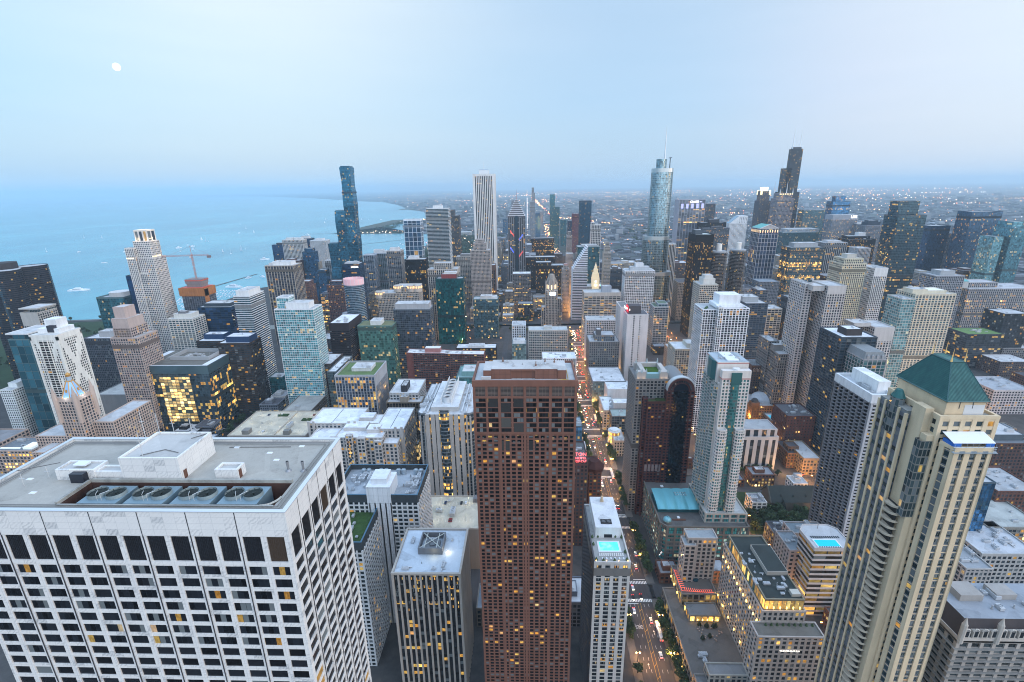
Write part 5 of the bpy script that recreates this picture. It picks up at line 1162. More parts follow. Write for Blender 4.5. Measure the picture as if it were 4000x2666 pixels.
t('d37', 'grey_band', OF, 'dark grey banded office block behind the white balcony grid tower', wall=(.13, .15, .18), sh=1.6, up=(PH(.0, .7, .3, .9, 8, wall=GY),), roofc=(.5, .5, .5))
t('d38', 'grey_band', OF, 'small grey block with rooftop red sign near the gabled tower', wall=(.22, .23, .26))
slope = t('slope', 'white_grid', OF, 'white tower of small square windows with slanted glass top', wall=(.72, .74, .76), bay=4.2, pw=2.2, sh=1.8, gl=G(lit=.08), nclut=0, parapet=.3)
wack = t('wack', 'white_grid', OF, 'postmodern tower with white lattice corners under a green gabled roof', wall=(.52, .50, .50), bay=7, floor=10, pw=1.0, sh=.9, gl=G(tint=(.03, .05, .09), lit=.14, metal=.3), nclut=0)
# --- right, west loop
GRP = 'western downtown towers'
t('f05', 'lit_office', OF, 'wide glass tower with bright horizontal floors right of the tallest black tower', gl=G(lit=.5, tint=(.05, .12, .14)), bay=4)
t('f06', 'blue_glass', OF, 'tall plain blue glass tower behind the signed grey tower', gl=G(lit=.2), up=((.2, .75, .2, .8, 18, 'blue_glass'),))
ubs = t('ubs', 'grey_grid', OF, 'grey tower with blank top band carrying a lit sign', wall=(.34, .36, .40), bay=3.2, pw=.7, sh=1.2, gl=G(lit=.35), blank=[(i, 0, 1, .925, 1) for i in range(4)])
t('f08', 'lit_office', OF, 'wide glass office with amber rows under a grey plant box', gl=G(lit=.7, tint=(.04, .08, .10)), up=(PH(.15, .85, .2, .8, 10, wall=GY),))
t('f09', 'white_rib', OF, 'squat block of white columns below a lit attic', wall=(.5, .5, .5), bay=5, pw=1.2, sh=0, up=(PH(.2, .8, .2, .8, 5, wall=(.55, .55, .56)),))
t('f10', 'black_glass', OF, 'dark stepped glass block with amber terraces', gl=G(lit=.3), up=((.1, .9, .3, 1, 8, 'black_glass'), PH(.5, .75, .4, .8, 18, wall=W6)))
t('f11', 'white_rib', OF, 'pale ribbed block left of the tall amber banded glass tower', wall=(.55, .57, .6), sh=.6)
t('f12', 'grey_grid', OF, 'grey office with flat pale cornice behind the domed tower', wall=(.3, .32, .36), up=(PH(-.02, 1.02, -.02, 1.02, 2, wall=W6),))
t('f12b', 'grey_rib', OF, 'grey ribbed tower with dark rounded hood roof', up=(PH(.15, .85, .1, .9, 10, wall=(.05, .07, .1)), PH(.25, .75, .2, .8, 15, wall=(.05, .07, .1))))
t('f13', 'white_band', OF, 'striped glass block with slanted atrium roof below the tallest tower', sh=1.6, gl=G(tint=(.12, .2, .28), metal=.5))
t('f13b', 'teal_glass', OF, 'teal glass block with pale roof beside the gabled tower', gl=G(tint=(.04, .12, .15)))
t('f04', 'navy_glass', OF, 'tall dark glass tower with bright amber floor bands near the river fork', wall=(.10, .13, .15), gl=G(tint=(.035, .075, .095), lit=.2, metal=.6), bay=3.4, pw=.2, sh=.7, up=((.12, .85, .35, 1, 30, 'navy_glass'),))
t('f16', 'navy_glass', OF, 'huge blue office tower with many amber rows, far right', gl=G(tint=(.05, .11, .18), lit=.2, metal=.5), wall=(.06, .10, .15), nclut=1)
t('f17', 'navy_glass', OF, 'blue faceted tower with pale edge left of the huge amber rowed tower', gl=G(tint=(.03, .08, .16), metal=.6, lit=.05))
t('f17b', 'grey_rib', AP, 'slim grey ribbed shaft attached to the blue faceted tower', wall=(.24, .28, .33))
t('f18', 'teal_glass', OF, 'turquoise glass tower with red roof beacons cut by the right edge', gl=G(tint=(.12, .30, .36), metal=.6, lit=.07), up=((.15, 1, .2, 1, 14, 'teal_glass'),))
t('f18b', 'teal_glass', OF, 'pale turquoise slab glimpsed between the two tallest right hand towers', gl=G(tint=(.2, .42, .46), metal=.5, lit=.15))
t('f19', 'grey_grid', AP, 'grey round fronted apartment tower left of the green pyramid', wall=(.36, .37, .40), bay=3.4, pw=1.0, sh=1.2, up=(PH(.25, .75, .2, .8, 9, wall=(.4, .42, .44)),))
mart = t('mart', 'grey_rib', 'merchandise_hall', 'enormous long pale limestone block of vertical piers', 'block', wall=(.40, .38, .38), bay=4, pw=1.7, sh=1.0, dp=.6, gl=G(lit=.35), up=((.05, .5, .3, .9, 10, 'grey_rib'),), roofc=(.46, .46, .48), nclut=10)
t('f01', 'white_grid', AP, 'beige and glass condominium tower with white mast and rounded glass front', wall=(.52, .49, .47), bay=3.2, pw=1.4, sh=1.3, blank=[(2, 0, 1, .95, 1)], up=(PH(-.75, -.1, .1, .7, 6, zb=184, wall=(.5, .48, .46)),))
t('f01b', 'grey_glass', AP, 'glazed central bay between the beige wings of the masted condominium', wall=(.32, .36, .40), bay=2.8, sh=.8)
t('f01c', 'white_grid', AP, 'left bare beige wing of the masted condominium', wall=(.50, .48, .47), bay=4, pw=2.2, sh=1.8)
t('f02', 'white_grid', AP, 'two tone cream and white apartment tower with stepped crown', wall=(.60, .55, .42), bay=3.0, pw=1.2, sh=1.2, up=((.1, .9, .1, .9, 8, 'white_grid'), PH(.3, .7, .3, .7, 14, wall=(.55, .52, .46))))
t('f03', 'white_grid', AP, 'white apartment slab with bare end wall and lit name strip', wall=(.66, .67, .67), bay=3, blank=[(2, 0, 1, .93, 1)])
t('f03b', 'green_glass', AP, 'pale green windowed wing joined to the white apartment slab', wall=(.50, .55, .55), bay=2.8, pw=.9, sh=1.1, gl=G(tint=(.12, .25, .26)))
cream = t('cream', 'white_grid', AP, 'large cream apartment tower with tiny paired windows and lit finials', wall=(.64, .58, .45), bay=4.6, pw=1.7, sh=1.2, gl=G(tint=(.05, .09, .11), lit=.04, blind=.25), up=(PH(-.02, .35, .15, .7, 6), PH(.3, .85, .2, .8, 4, roof=(.8, .8, .8))))
t('cream2', 'green_glass', AP, 'green glazed wing on the left of the large cream tower', wall=(.46, .47, .43), bay=3.6, pw=.6, sh=1.0, gl=G(tint=(.15, .35, .38), lit=.05))
# --- near north, right of the avenue
GRP = 'near north buildings'
t('e04', 'beige_grid', HO, 'cream hotel block of square windows with white roof', wall=(.54, .51, .44), bay=3.2, pw=1.1, sh=1.3, gl=G(lit=.25, blind=.25), roofc=(.62, .63, .64), up=(PH(.55, 1, .2, .8, 6),))
t('e06', 'stone_low', OF, 'grey stone block with columned attic and rooftop glass lounge on the avenue', wall=(.27, .26, .25), bay=3.4, pw=1.4, sh=1.5, up=((.2, .85, .15, .8, 9, 'grey_glass', dict(gl=G(lit=.3))), PH(.25, .4, .2, .5, 18, wall=(.15, .15, .16))))
t('e07', 'white_band', HO, 'wavy white balcony hotel with dark openings beside the avenue', wall=(.60, .58, .54), bay=3.2, pw=.7, sh=1.1, dp=.9, ds=.9, gl=G(lit=.12), roofc=(.48, .5, .5), up=(PH(.4, .6, .3, .7, 5),))
t('e08', 'white_rib', OF, 'low white block of close vertical fins with cluttered white roof', wall=(.72, .73, .74), bay=3.0, pw=1.3, sh=0, dp=.8, roofc=(.72, .73, .75), nclut=12)
t('e05a', 'grey_glass', 'department_store', 'low store with glass attic, white roof and green terrace on the avenue', 'store', wall=(.2, .22, .24), gl=G(tint=(.2, .32, .34), lit=.2), roofc=(.62, .63, .64), nclut=6)
t('e05b', 'white_low', 'department_store', 'windowless white roof block behind the corner store', 'store', wall=(.66, .66, .66), pw=0, sh=0, blank=[(i, 0, 1, 0, 1) for i in range(4)], roofc=(.72, .73, .73), nclut=2)
t('e05c', 'white_low', 'department_store', 'white curved store roof with rooftop ducts facing the avenue', 'store', wall=(.48, .47, .45), roofc=(.72, .73, .73), gl=G(lit=.4), nclut=8)
t('e05d', 'white_low', 'department_store', 'white flat box raised on the store roofs', 'store', wall=(.52, .52, .52), pw=0, sh=0, blank=[(i, 0, 1, 0, 1) for i in range(4)], roofc=(.74, .75, .76), nclut=0)
t('e05e', 'dark_grid', 'department_store', 'black glazed store with stone base and skylight between avenue and grey tower', 'store', wall=(.22, .21, .2), roofc=(.30, .36, .34), gl=G(lit=.3), nclut=5)
t('e05f', 'stone_low', 'department_store', 'small stone store with busy roof terrace by the round glass pavilion', 'store', roofc=(.6, .62, .63), nclut=9)
t('g01', 'brick_low', HO, 'dark brick hotel carrying the big red roof sign beside the avenue', 'hotel', wall=(.10, .06, .055), gl=G(lit=.25), roofc=(.1, .1, .1))
t('g02', 'brick_low', 'office_block', 'red brick corner block with steep dark roof below the red sign', 'block', wall=(.16, .07, .05), roofc=(.06, .06, .06))
t('g03', 'blue_glass', 'office_block', 'narrow blue glass block at the right foot of the brown granite tower', 'block', gl=G(lit=.1), roofc=(.3, .38, .42))
t('g04', 'white_low', 'store', 'small white roofed shop between brown granite tower and avenue', 'store', roofc=(.62, .63, .65))
t('f21', 'white_grid', OF, 'pale grid office block left of the dark slate tower', bay=6, pw=.8, sh=1.0, wall=(.55, .53, .48), gl=G(lit=.3), roofc=(.6, .6, .6))
t('f22', 'grey_grid', AP, 'dark slate grid tower left of the masted condominium', wall=(.13, .14, .16), bay=2.6)
t('f23', 'stone_low', AP, 'grey stone apartment block with blank left flank below the dark slate tower', wall=(.32, .31, .30), bay=3, pw=1.4, sh=1.3, up=(PH(.0, .8, .4, .95, 8),))
t('f23b', 'stone_low', AP, 'older grey stone shaft standing left of the stone apartment block', wall=(.28, .28, .28), bay=3, pw=1.4, sh=1.3)
t('f24', 'balcony', AP, 'dark glass balcony tower with white roof and glass plant box', wall=(.10, .12, .14), gl=G(tint=(.03, .05, .07), lit=.16), ds=1.2, roofc=(.74, .75, .77), up=(PH(.25, .7, .2, .6, 7, wall=(.07, .06, .06), roof=(.72, .73, .75)),))
t('f25', 'grey_glass', AP, 'grey mansard roofed tower with teal glazing and dormers', wall=(.34, .34, .35), gl=G(tint=(.06, .16, .17), lit=.1), bay=4.5, pw=.9, sh=.7, nclut=5)
t('f26', 'white_grid', AP, 'pale tower with bare upper wall behind the mansard roofed tower', wall=(.56, .54, .52), bay=3.4, pw=1.5, sh=1.2, blank=[(2, 0, 1, .88, 1), (0, 0, 1, .85, 1)], up=(PH(-.9, -.05, .2, .8, 4, zb=140),))
t('f29', 'lit_office', 'parking_garage', 'brightly lit glazed garage block with planted roof', 'garage', wall=(.3, .25, .16), gl=G(lit=2.5, strength=1.0, warm=1), roofc=(.08, .12, .06))
t('f30', 'brick_low', 'office_block', 'dark brown brick block with crowded roof and blue light strips', 'block', wall=(.11, .055, .055), pw=2.6, sh=2.4, roofc=(.10, .10, .11), nclut=12)
t('f31', 'brick_low', 'town_house', 'ornate brown stone mansion lit by street lamps', 'house', wall=(.2, .12, .08), roofc=(.07, .07, .08), up=((.1, .5, .2, .6, 5, 'brick_low'),))
t('f31b', 'stone_low', 'town_house', 'row of arched stone houses glowing in orange street light', 'house', wall=(.34, .26, .18), gl=G(lit=.6))
t('r01', 'dark_grid', OF, 'dark riverside office with lawn roof and amber floors at right', wall=(.08, .09, .1), gl=G(lit=.4), roofc=(.12, .22, .06), bay=5, sh=1.2)
t('r02', 'brick_low', 'warehouse', 'long dark brick warehouse with pale roof, right edge beyond the river', 'warehouse', wall=(.13, .10, .10), roofc=(.55, .56, .57), gl=G(lit=.4))
t('r03', 'stone_low', 'warehouse', 'pale ribbed depot block below the dark riverside office', 'warehouse', wall=(.3, .29, .29))
t('r04', 'dark_grid', OF, 'dark glass block cut by the right edge above the warehouses', gl=G(lit=.2))
t('r05', 'white_low', AP, 'white terraced apartment rows right of the green pyramid roof', 'block', roofc=(.36, .38, .41), nclut=14, wall=(.5, .5, .52))
t('r06', 'brick_low', AP, 'big dark brown brick block with grey blue mansard near the right edge', 'block', wall=(.13, .075, .065), roofc=(.16, .18, .2), up=(PH(.1, .9, .15, .85, 6, wall=(.12, .16, .19)),))
t('r07', 'brick_low', AP, 'red brick courtyard block with white parapets, right edge', 'block', wall=(.18, .085, .065), roofc=(.38, .39, .4), nclut=12, gl=G(lit=.25))
t('r08', 'stone_low', 'parking_garage', 'wide open deck garage with pale roof at the right edge', 'garage', wall=(.33, .32, .29), sh=1.6, pw=.6, gl=G(lit=.7), roofc=(.40, .42, .4), nclut=3)
t('r09', 'white_low', AP, 'white stepped terrace block below the wide garage', 'block', wall=(.45, .45, .44), roofc=(.5, .52, .55), nclut=18)
t('r10', 'blue_glass', AP, 'slim blue balcony tower partly hidden by the tan tower', gl=G(lit=.1))
t('r11', 'stone_low', AP, 'small grey town block with cluttered roof beside the tan tower', 'block', wall=(.42, .41, .4), roofc=(.3, .32, .34), nclut=8)
# ---------------------------------------------------------------- more landmark buildings
def fp(k): return FP[k]
def simple(root, off, P, z0, z1, st, **o): volume(root, P, z0, z1, st, off, o.pop('par', .8), o.pop('roofc', None), **o)
def stack(name, label, cat, off, group): return thing(name, label, cat, off, group)
def lettered(root, off, face, z, size, body, col=(1, 1, 1), es=2.5, nrm=(0, 1)): sign_text('s', (face[0], face[1], z), size, col, root, off, body, nrm, es, ext=.2)
GL, GD, GW, GN = 'towers by the lake', 'downtown towers', 'western downtown towers', 'near north buildings'
def three_stem():
 """three joined stems, each waisting in and out as it climbs, tallest in the middle"""
 off = (455, -1290, 0); root = stack('wavy_skyscraper', 'tall blue green skyscraper of three joined wavering glass stems', 'tower', off, GL)
 g = glass(tint=(.025, .14, .22), lit=.10, metal=.6, blind=.15, bump=.03, mull=.05)
 def stem(cx, cy, w, d, h, ph, nm):
  m = MB(); zs = np.linspace(0, h, 25); rings = []
  for z in zs:
   s = 1+.06*math.cos((z/92.0+ph)*2*math.pi)
   rings.append([(cx+a*w/2*s, cy+b*d/2*s, z) for a, b in ((-1, -1), (1, -1), (1, 1), (-1, 1))])
  for k in range(len(zs)-1):
   for i in range(4):
    j = (i+1) % 4; nb = round((w if i % 2 == 0 else d)/3)
    a, b, c_, d_ = rings[k][i], rings[k][j], rings[k+1][j], rings[k+1][i]
    m.add([a, b, c_, d_], [(0, 1, 2, 3)], [[(i*40, zs[k]/3.7), (i*40+nb, zs[k]/3.7), (i*40+nb, zs[k+1]/3.7), (i*40, zs[k+1]/3.7)]])
  m.ngon(rings[-1]); part(m, nm, g, root, off)
  s = MB()
  for z in np.arange(12, h, 11.1):
   q = 1+.06*math.cos((z/92.0+ph)*2*math.pi)
   for a in (-1, 1): s.bar((cx-w/2*q, cy+a*(d/2*q+.1), z), (cx+w/2*q, cy+a*(d/2*q+.1), z), .3); s.bar((cx+a*(w/2*q+.1), cy-d/2*q, z), (cx+a*(w/2*q+.1), cy+d/2*q, z), .3)
  part(s, 'spandrel_line', plain((.05, .16, .22), .3, .4), root, off)
 stem(446, -1290, 25, 30, 361, .0, 'middle_stem'); stem(471, -1290, 25, 30, 258, .5, 'east_stem'); stem(496, -1288, 25, 30, 178, .1, 'low_stem')
 m = MB(); m.box(435, 457, -1303, -1277, 361, 364); part(m, 'crown', plain((.02, .10, .17), .2, .6), root, off)
 m = MB(); m.box(432.6, 459.4, -1306, -1274, 300, 304); part(m, 'blow_through_floor', plain((.02, .05, .08)), root, off)
 m = MB(); m.box(461, 482, -1302, -1278, 258, 260); m.box(486, 507, -1300, -1276, 178, 180); part(m, 'stem_roof', plain((.1, .2, .26), .5), root, off)
three_stem()
def mirrored():
 off = (-290, -1105, 0); root = stack('mirrored_skyscraper', 'tallest silver blue glass skyscraper with set backs, rounded corners and a mast', 'tower', off, GD)
 G1 = dict(tint=(.20, .30, .34), lit=.035, metal=.9, blind=.05, bump=.012, rough=.16, mull=.06, lmull=(.25, .32, .34))
 for (cx, cy, rx, ry, z0, z1, p) in ((-282, -1105, 33, 22, 0, 62, 3.2), (-280, -1105, 32, 20, 62, 128, 3.0), (-276, -1106, 27, 19, 128, 204, 2.9), (-280, -1107, 21, 17, 204, 341, 2.8)):
  P = ellipse(cx, cy, rx, ry, 36, p=p); m = MB(); m.prism(P, z0, z1, cap=False, bay=2.4, floor=3.6); part(m, 'mirror_wall', glass(**G1), root, off)
  f = MB()
  for i in range(36):
   a, b = P[i], P[(i+1) % 36]; L = math.hypot(b[0]-a[0], b[1]-a[1]); tt = ((b[0]-a[0])/L, (b[1]-a[1])/L)
   f.obb(a, tt, (tt[1], -tt[0]), [(-.1, .12, 0, .5, z0, z1-6)]+[(0, L, 0, .14, z, z+.35) for z in np.arange(z0+3.6, z1-8, 3.6)]+[(0, L, 0, .62, z1-8, z1)])
  part(f, 'steel_fins', plain((.50, .55, .56), .3, .8), root, off)
  m = MB(); m.ngon([(x, y, z1) for x, y in P]); part(m, 'setback_roof', roofm((.4, .42, .42)), root, off)
 P = ellipse(-277, -1107, 10.5, 11, 28); m = MB(); m.prism(P, 341, 359, True, bay=2.4, floor=3.6); part(m, 'round_crown', glass(**G1), root, off)
 m = MB(); m.cyl(-283, -1107, 2.0, 357, 372, 10, 1.2); m.cyl(-283, -1107, 1.2, 372, 423, 8, .3); part(m, 'mast', plain((.62, .66, .7), .4, .4), root, off)
 m = MB(); m.bar((-294, -1105, 341), (-294, -1105, 361), 1.3); m.bar((-291, -1105, 361), (-297, -1105, 362), 1.0); part(m, 'window_washing_crane', plain((.06, .08, .1)), root, off)
mirrored()
def black_giant():
 off = (-1110, -2255, 0); root = stack('black_skyscraper', 'tallest of all, black stepped skyscraper with twin white antennas, far right of centre', 'tower', off, GW)
 g = dict(lit=.16, tint=(.014, .02, .03), blind=.02, strength=1.5)
 s = 23.0; cx, cy = -1116, -2262
 hs = {(-1, -1): 205, (0, -1): 380, (1, -1): 270, (-1, 0): 442, (0, 0): 442, (1, 0): 380, (-1, 1): 270, (0, 1): 380, (1, 1): 205}
 hs = {(1, -1): 270, (0, -1): 366, (-1, -1): 205, (1, 0): 366, (0, 0): 442, (-1, 0): 442, (1, 1): 205, (0, 1): 366, (-1, 1): 270}
 for (i, j), h in hs.items():
  simple(root, off, rect(cx+(i-.5)*s, cx+(i+.5)*s, cy+(j-.5)*s, cy+(j+.5)*s), 0, h, 'black_glass', gl=g, bay=4.6, pw=.6, sh=1.3, floor=3.9, dp=.5, ds=.3, wall=(.02, .022, .026))
 m = MB(); m.box(cx-28, cx+4, cy-10, cy+10, 442, 450); part(m, 'penthouse', plain((.02, .03, .045), .4), root, off)
 for dx in (-26, 3):
  m = MB(); m.cyl(cx+dx, cy, 3.2, 442, 462, 10, 2.4); m.cyl(cx+dx, cy, 2.0, 462, 505, 10, 1.4); m.cyl(cx+dx, cy, .8, 505, 518 if dx < 0 else 527, 6, .3); part(m, 'antenna', plain((.86, .88, .9), .5), root, off)
black_giant()
def crowned_pair():
 for nm, lab, x, y, w, h, crown in (('crowned_tower', 'grey brown tower with bright lit stepped crown left of the tallest black tower', *tuple(XY['s1']), 46, 292, True), ('spired_tower', 'pinkish grid tower with four lit corner spires in front of the tallest black tower', *tuple(XY['s2']), 62, 268, False)):
  off = (x, y, 0); root = stack('office_tower', lab, 'tower', off, GW)
  if crown:
   simple(root, off, rect(x-w/2, x+w/2, y-w/2, y+w/2), 0, h-55, 'beige_rib', wall=(.17, .15, .17), gl=G(lit=.12)); simple(root, off, rect(x-w/2+5, x+w/2-5, y-w/2+5, y+w/2-5), h-55, h-16, 'beige_rib', wall=(.22, .19, .2), gl=G(lit=.3))
   m = MB(); m.prism(ellipse(x, y, 15, 15, 16), h-16, h, True); m.has_uv = False; part(m, 'lit_crown', plain((.9, .85, .7), em=(1, .88, .55), es=2.2), root, off)
   for a in (-1, 1):
    for b in (-1, 1): m = MB(); m.box(x+a*17-3, x+a*17+3, y+b*17-3, y+b*17+3, h-30, h-12); part(m, 'lit_turret', plain((.9, .8, .5), em=(1, .8, .4), es=1.3), root, off)
  else:
   simple(root, off, rect(x-w/2, x+w/2, y-w/2, y+w/2), 0, h-20, 'pink_grid', wall=(.36, .31, .33), gl=G(lit=.3), bay=5, floor=5); simple(root, off, rect(x-w/2+6, x+w/2-6, y-w/2+6, y+w/2-6), h-20, h, 'pink_grid', wall=(.36, .31, .33), gl=G(lit=.4), bay=5, floor=5)
   for a in (-1, 1):
    for b in (-1, 1): m = MB(); m.cyl(x+a*25, y+b*25, 2.4, h, h+18, 6, .3) if b > 0 else m.cyl(x+a*25, y+b*25, 2.4, h, h+46, 6, .3); part(m, 'corner_spire', plain((.6, .6, .62), .4, .4), root, off)
   m = MB()
   for a in np.linspace(-24, 24, 8): m.box(x+a-1.4, x+a+1.4, y+w/2-5.9, y+w/2-5.2, h-4, h-1)
   part(m, 'crown_lights', plain((1, .8, .4), em=(1, .75, .35), es=2.5), root, off)
crowned_pair()
def pointed_pru():
 off = (34, -1565, 0); root = stack('pointed_tower', 'grey granite tower with chevron setbacks tapering to a needle point', 'tower', off, GD)
 W = (.30, .31, .34); w = 26
 simple(root, off, rect(34-w, 34+w, -1591, -1540), 0, 222, 'grey_rib', wall=W, bay=5.5, pw=2.2, gl=G(lit=.1, tint=(.02, .025, .03)))
 mw = wall(W); st = plain((.62, .63, .66), .5)
 m = MB(); n = 9
 for k in range(n):
  q = 1-k/n*.95; z0, z1 = 222+k*5.6, 222+(k+1)*5.6
  m.box(34-w*q, 34+w*q, -1565-25.5*q, -1565+25.5*q, z0, z1-2.2); 
 part(m, 'stepped_crown', plain((.05, .05, .06)), root, off)
 m = MB()
 for k in range(n):
  q = 1-k/n*.95; z1 = 222+(k+1)*5.6; m.box(34-w*q-.2, 34+w*q+.2, -1565-25.7*q, -1565+25.7*q, z1-2.2, z1)
 part(m, 'crown_ledge', st, root, off)
 m = MB(); m.cyl(34, -1565, 1.2, 272, 303, 6, .1); part(m, 'needle', plain((.4, .28, .3), .5), root, off)
 m = MB(); m.box(30, 38, -1539.8, -1539.0, 60, 226); part(m, 'central_glass_strip', plain((.03, .06, .09), .15, .5), root, off)
 for dx, c, z in ((-14, (1, .12, .1), 165), (12, (.1, .2, 1), 165), (-15, (.1, .2, 1), 115), (13, (1, .12, .1), 115)):
  m = MB()
  for k in range(4): m.box(34-dx-6+k*3.2, 34-dx-4.6+k*3.2, -1539.2, -1538.9, z+k*4*(1 if dx < 0 else -1), z+7+k*4*(1 if dx < 0 else -1))
  part(m, 'coloured_lights', plain(c, em=c, es=.8), root, off)
 m = MB(); m.bar((2, -1640, 180), (2, -1640, 275), 3.0); m.bar((2, -1640, 275), (2, -1640, 300), 1.2); t2 = m.build('antenna_mast', plain((.8, .82, .84), .5)); tag(t2, 'white lattice mast on the roof right of the pointed tower', 'mast')
pointed_pru()
def diamond():
 xE, xW, yN, yS, h = fp('cra'); off = ((xE+xW)/2, (yN+yS)/2, 0)
 root = stack(OF, 'white striped tower cut off in a sharp slanted diamond roof', 'tower', off, GD)
 zc = 120
 simple(root, off, rect(xE, xW, yN, yS), 0, zc, 'white_band', wall=(.74, .75, .78), gl=G(tint=(.03, .04, .06), lit=.05), bay=99, pw=0, sh=1.9, floor=3.9)
 # slanted crown: rises from east to west, white and dark stripes
 m, d = MB(), MB(); n = 13; w = xE-xW
 for k in range(n):
  z0, z1 = zc+k*4.2, zc+(k+1)*4.2; xe = xE-w*(k/n)
  if xe-xW < .6: break
  d.box(xW+.3, xe-.3, yS+.3, yN-.4, z0, z0+2.1); m.box(xW, xe, yS, yN, z0+2.1, z1)
 part(m, 'slanted_crown', wall((.76, .77, .80)), root, off); part(d, 'crown_window_bands', plain((.03, .04, .06), .2), root, off)
diamond()
def slant_top():
 xE, xW, yN, yS, h = fp('slope'); root, off = slope; w = xE-xW
 V = [(xW, yS, h), (xE, yS, h), (xE, yN, h), (xW, yN, h), (xW, yS, h+26), (xE-w*.5, yS, h+26), (xE-w*.5, yN, h+26), (xW, yN, h+26)]
 m = MB(); m.add(V, [(0, 1, 5, 4), (2, 3, 7, 6), (3, 0, 4, 7), (4, 5, 6, 7)]); part(m, 'crown_wall', wall((.72, .74, .76)), root, off)
 m = MB(); m.add([V[1], V[2], V[6], V[5]], [(0, 1, 2, 3)]); part(m, 'slanted_glass_roof', plain((.3, .42, .5), .12, .6), root, off)
 m = MB()
 for r in range(5):
  for c in range(5): m.box(xW+2+c*6, xW+4.4+c*6, yN, yN+.1, h+3+r*4.4, h+5.2+r*4.4)
 part(m, 'crown_windows', plain((.03, .04, .06), .2), root, off)
slant_top()
def gabled():
 xE, xW, yN, yS, h = fp('wack'); root, off = wack; xm = (xE+xW)/2; ym = (yN+yS)/2
 g = plain((.10, .38, .34), .5); w = wall((.5, .48, .48))
 m = MB(); z1 = h+10
 m.add([(xE+.5, yS-.5, h+1), (xE+.5, yN+.5, h+1), (xm, yN+.5, z1), (xm, yS-.5, z1), (xW-.5, yS-.5, h+1), (xW-.5, yN+.5, h+1)], [(0, 1, 2, 3), (3, 2, 5, 4)]); part(m, 'gable_roof', g, root, off)
 m = MB(); m.ngon([(xE, yN, h), (xm, yN, z1-1), (xW, yN, h)]); m.ngon([(xW, yS, h), (xm, yS, z1-1), (xE, yS, h)]); m.box(xE+.6, xE, yS, yN, h, h+1); m.box(xW, xW-.6, yS, yN, h, h+1); part(m, 'pediment', w, root, off)
 m = MB(); m.bar((xE, yN+.6, h+.5), (xm, yN+.6, z1), 1.4); m.bar((xW, yN+.6, h+.5), (xm, yN+.6, z1), 1.4); part(m, 'pediment_cornice', plain((.62, .6, .6)), root, off)
 m = MB()
 for x in np.linspace(xW+2, xE-2, 8): m.box(x-.8, x+.8, yN+.2, yN+.5, h-9, h-3)
 for y in np.linspace(yS+2, yN-2, 8): m.box(xE+.2, xE+.5, y-.8, y+.8, h-9, h-3)
 part(m, 'attic_lights', plain((1, .7, .4), em=(1, .62, .3), es=1.4), root, off)
gabled()
def corncobs():
 for k, (cx, cy, lab) in enumerate(((-387.7, -1038, 'left one of the twin round balcony towers with white roof core'), (-435.5, -1060, 'right one of the twin round balcony towers with white roof core'))):
  off = (cx, cy, 0); root = stack('round_tower', lab, 'tower', off, 'twin round towers')
  P = ellipse(cx, cy, 14, 14, 32); m = MB(); m.prism(P, 0, 176, cap=False, bay=2.7, floor=2.9); part(m, 'window_wall', glass(tint=(.025, .025, .03), lit=.12, blind=.05), root, off)
  f = MB()
  for z in np.arange(3, 176, 2.9):
   for i in range(16):   # petals
    a0 = 2*math.pi*i/16; pts = []
    for s in np.linspace(0, 1, 5): a = a0+2*math.pi/16*s; r = 16.2+1.5*math.sin(math.pi*s); pts.append((cx+r*math.cos(a), cy+r*math.sin(a)))
    for p, q in zip(pts, pts[1:]): f.add([(*p, z), (*q, z), (*q, z+.75), (*p, z+.75)], [(0, 1, 2, 3)]); f.add([(*p, z), (*q, z), (cx+(q[0]-cx)*.85, cy+(q[1]-cy)*.85, z), (cx+(p[0]-cx)*.85, cy+(p[1]-cy)*.85, z)], [(3, 2, 1, 0)])
  part(f, 'petal_balconies', wall((.26, .25, .24)), root, off)
  m = MB(); m.cyl(cx, cy, 15, 176, 179, 32); part(m, 'roof', roofm((.32, .34, .36)), root, off)
  m = MB(); m.cyl(cx, cy, 5.2, 179, 193, 20); part(m, 'roof_core', wall((.72, .70, .65)), root, off)
corncobs()
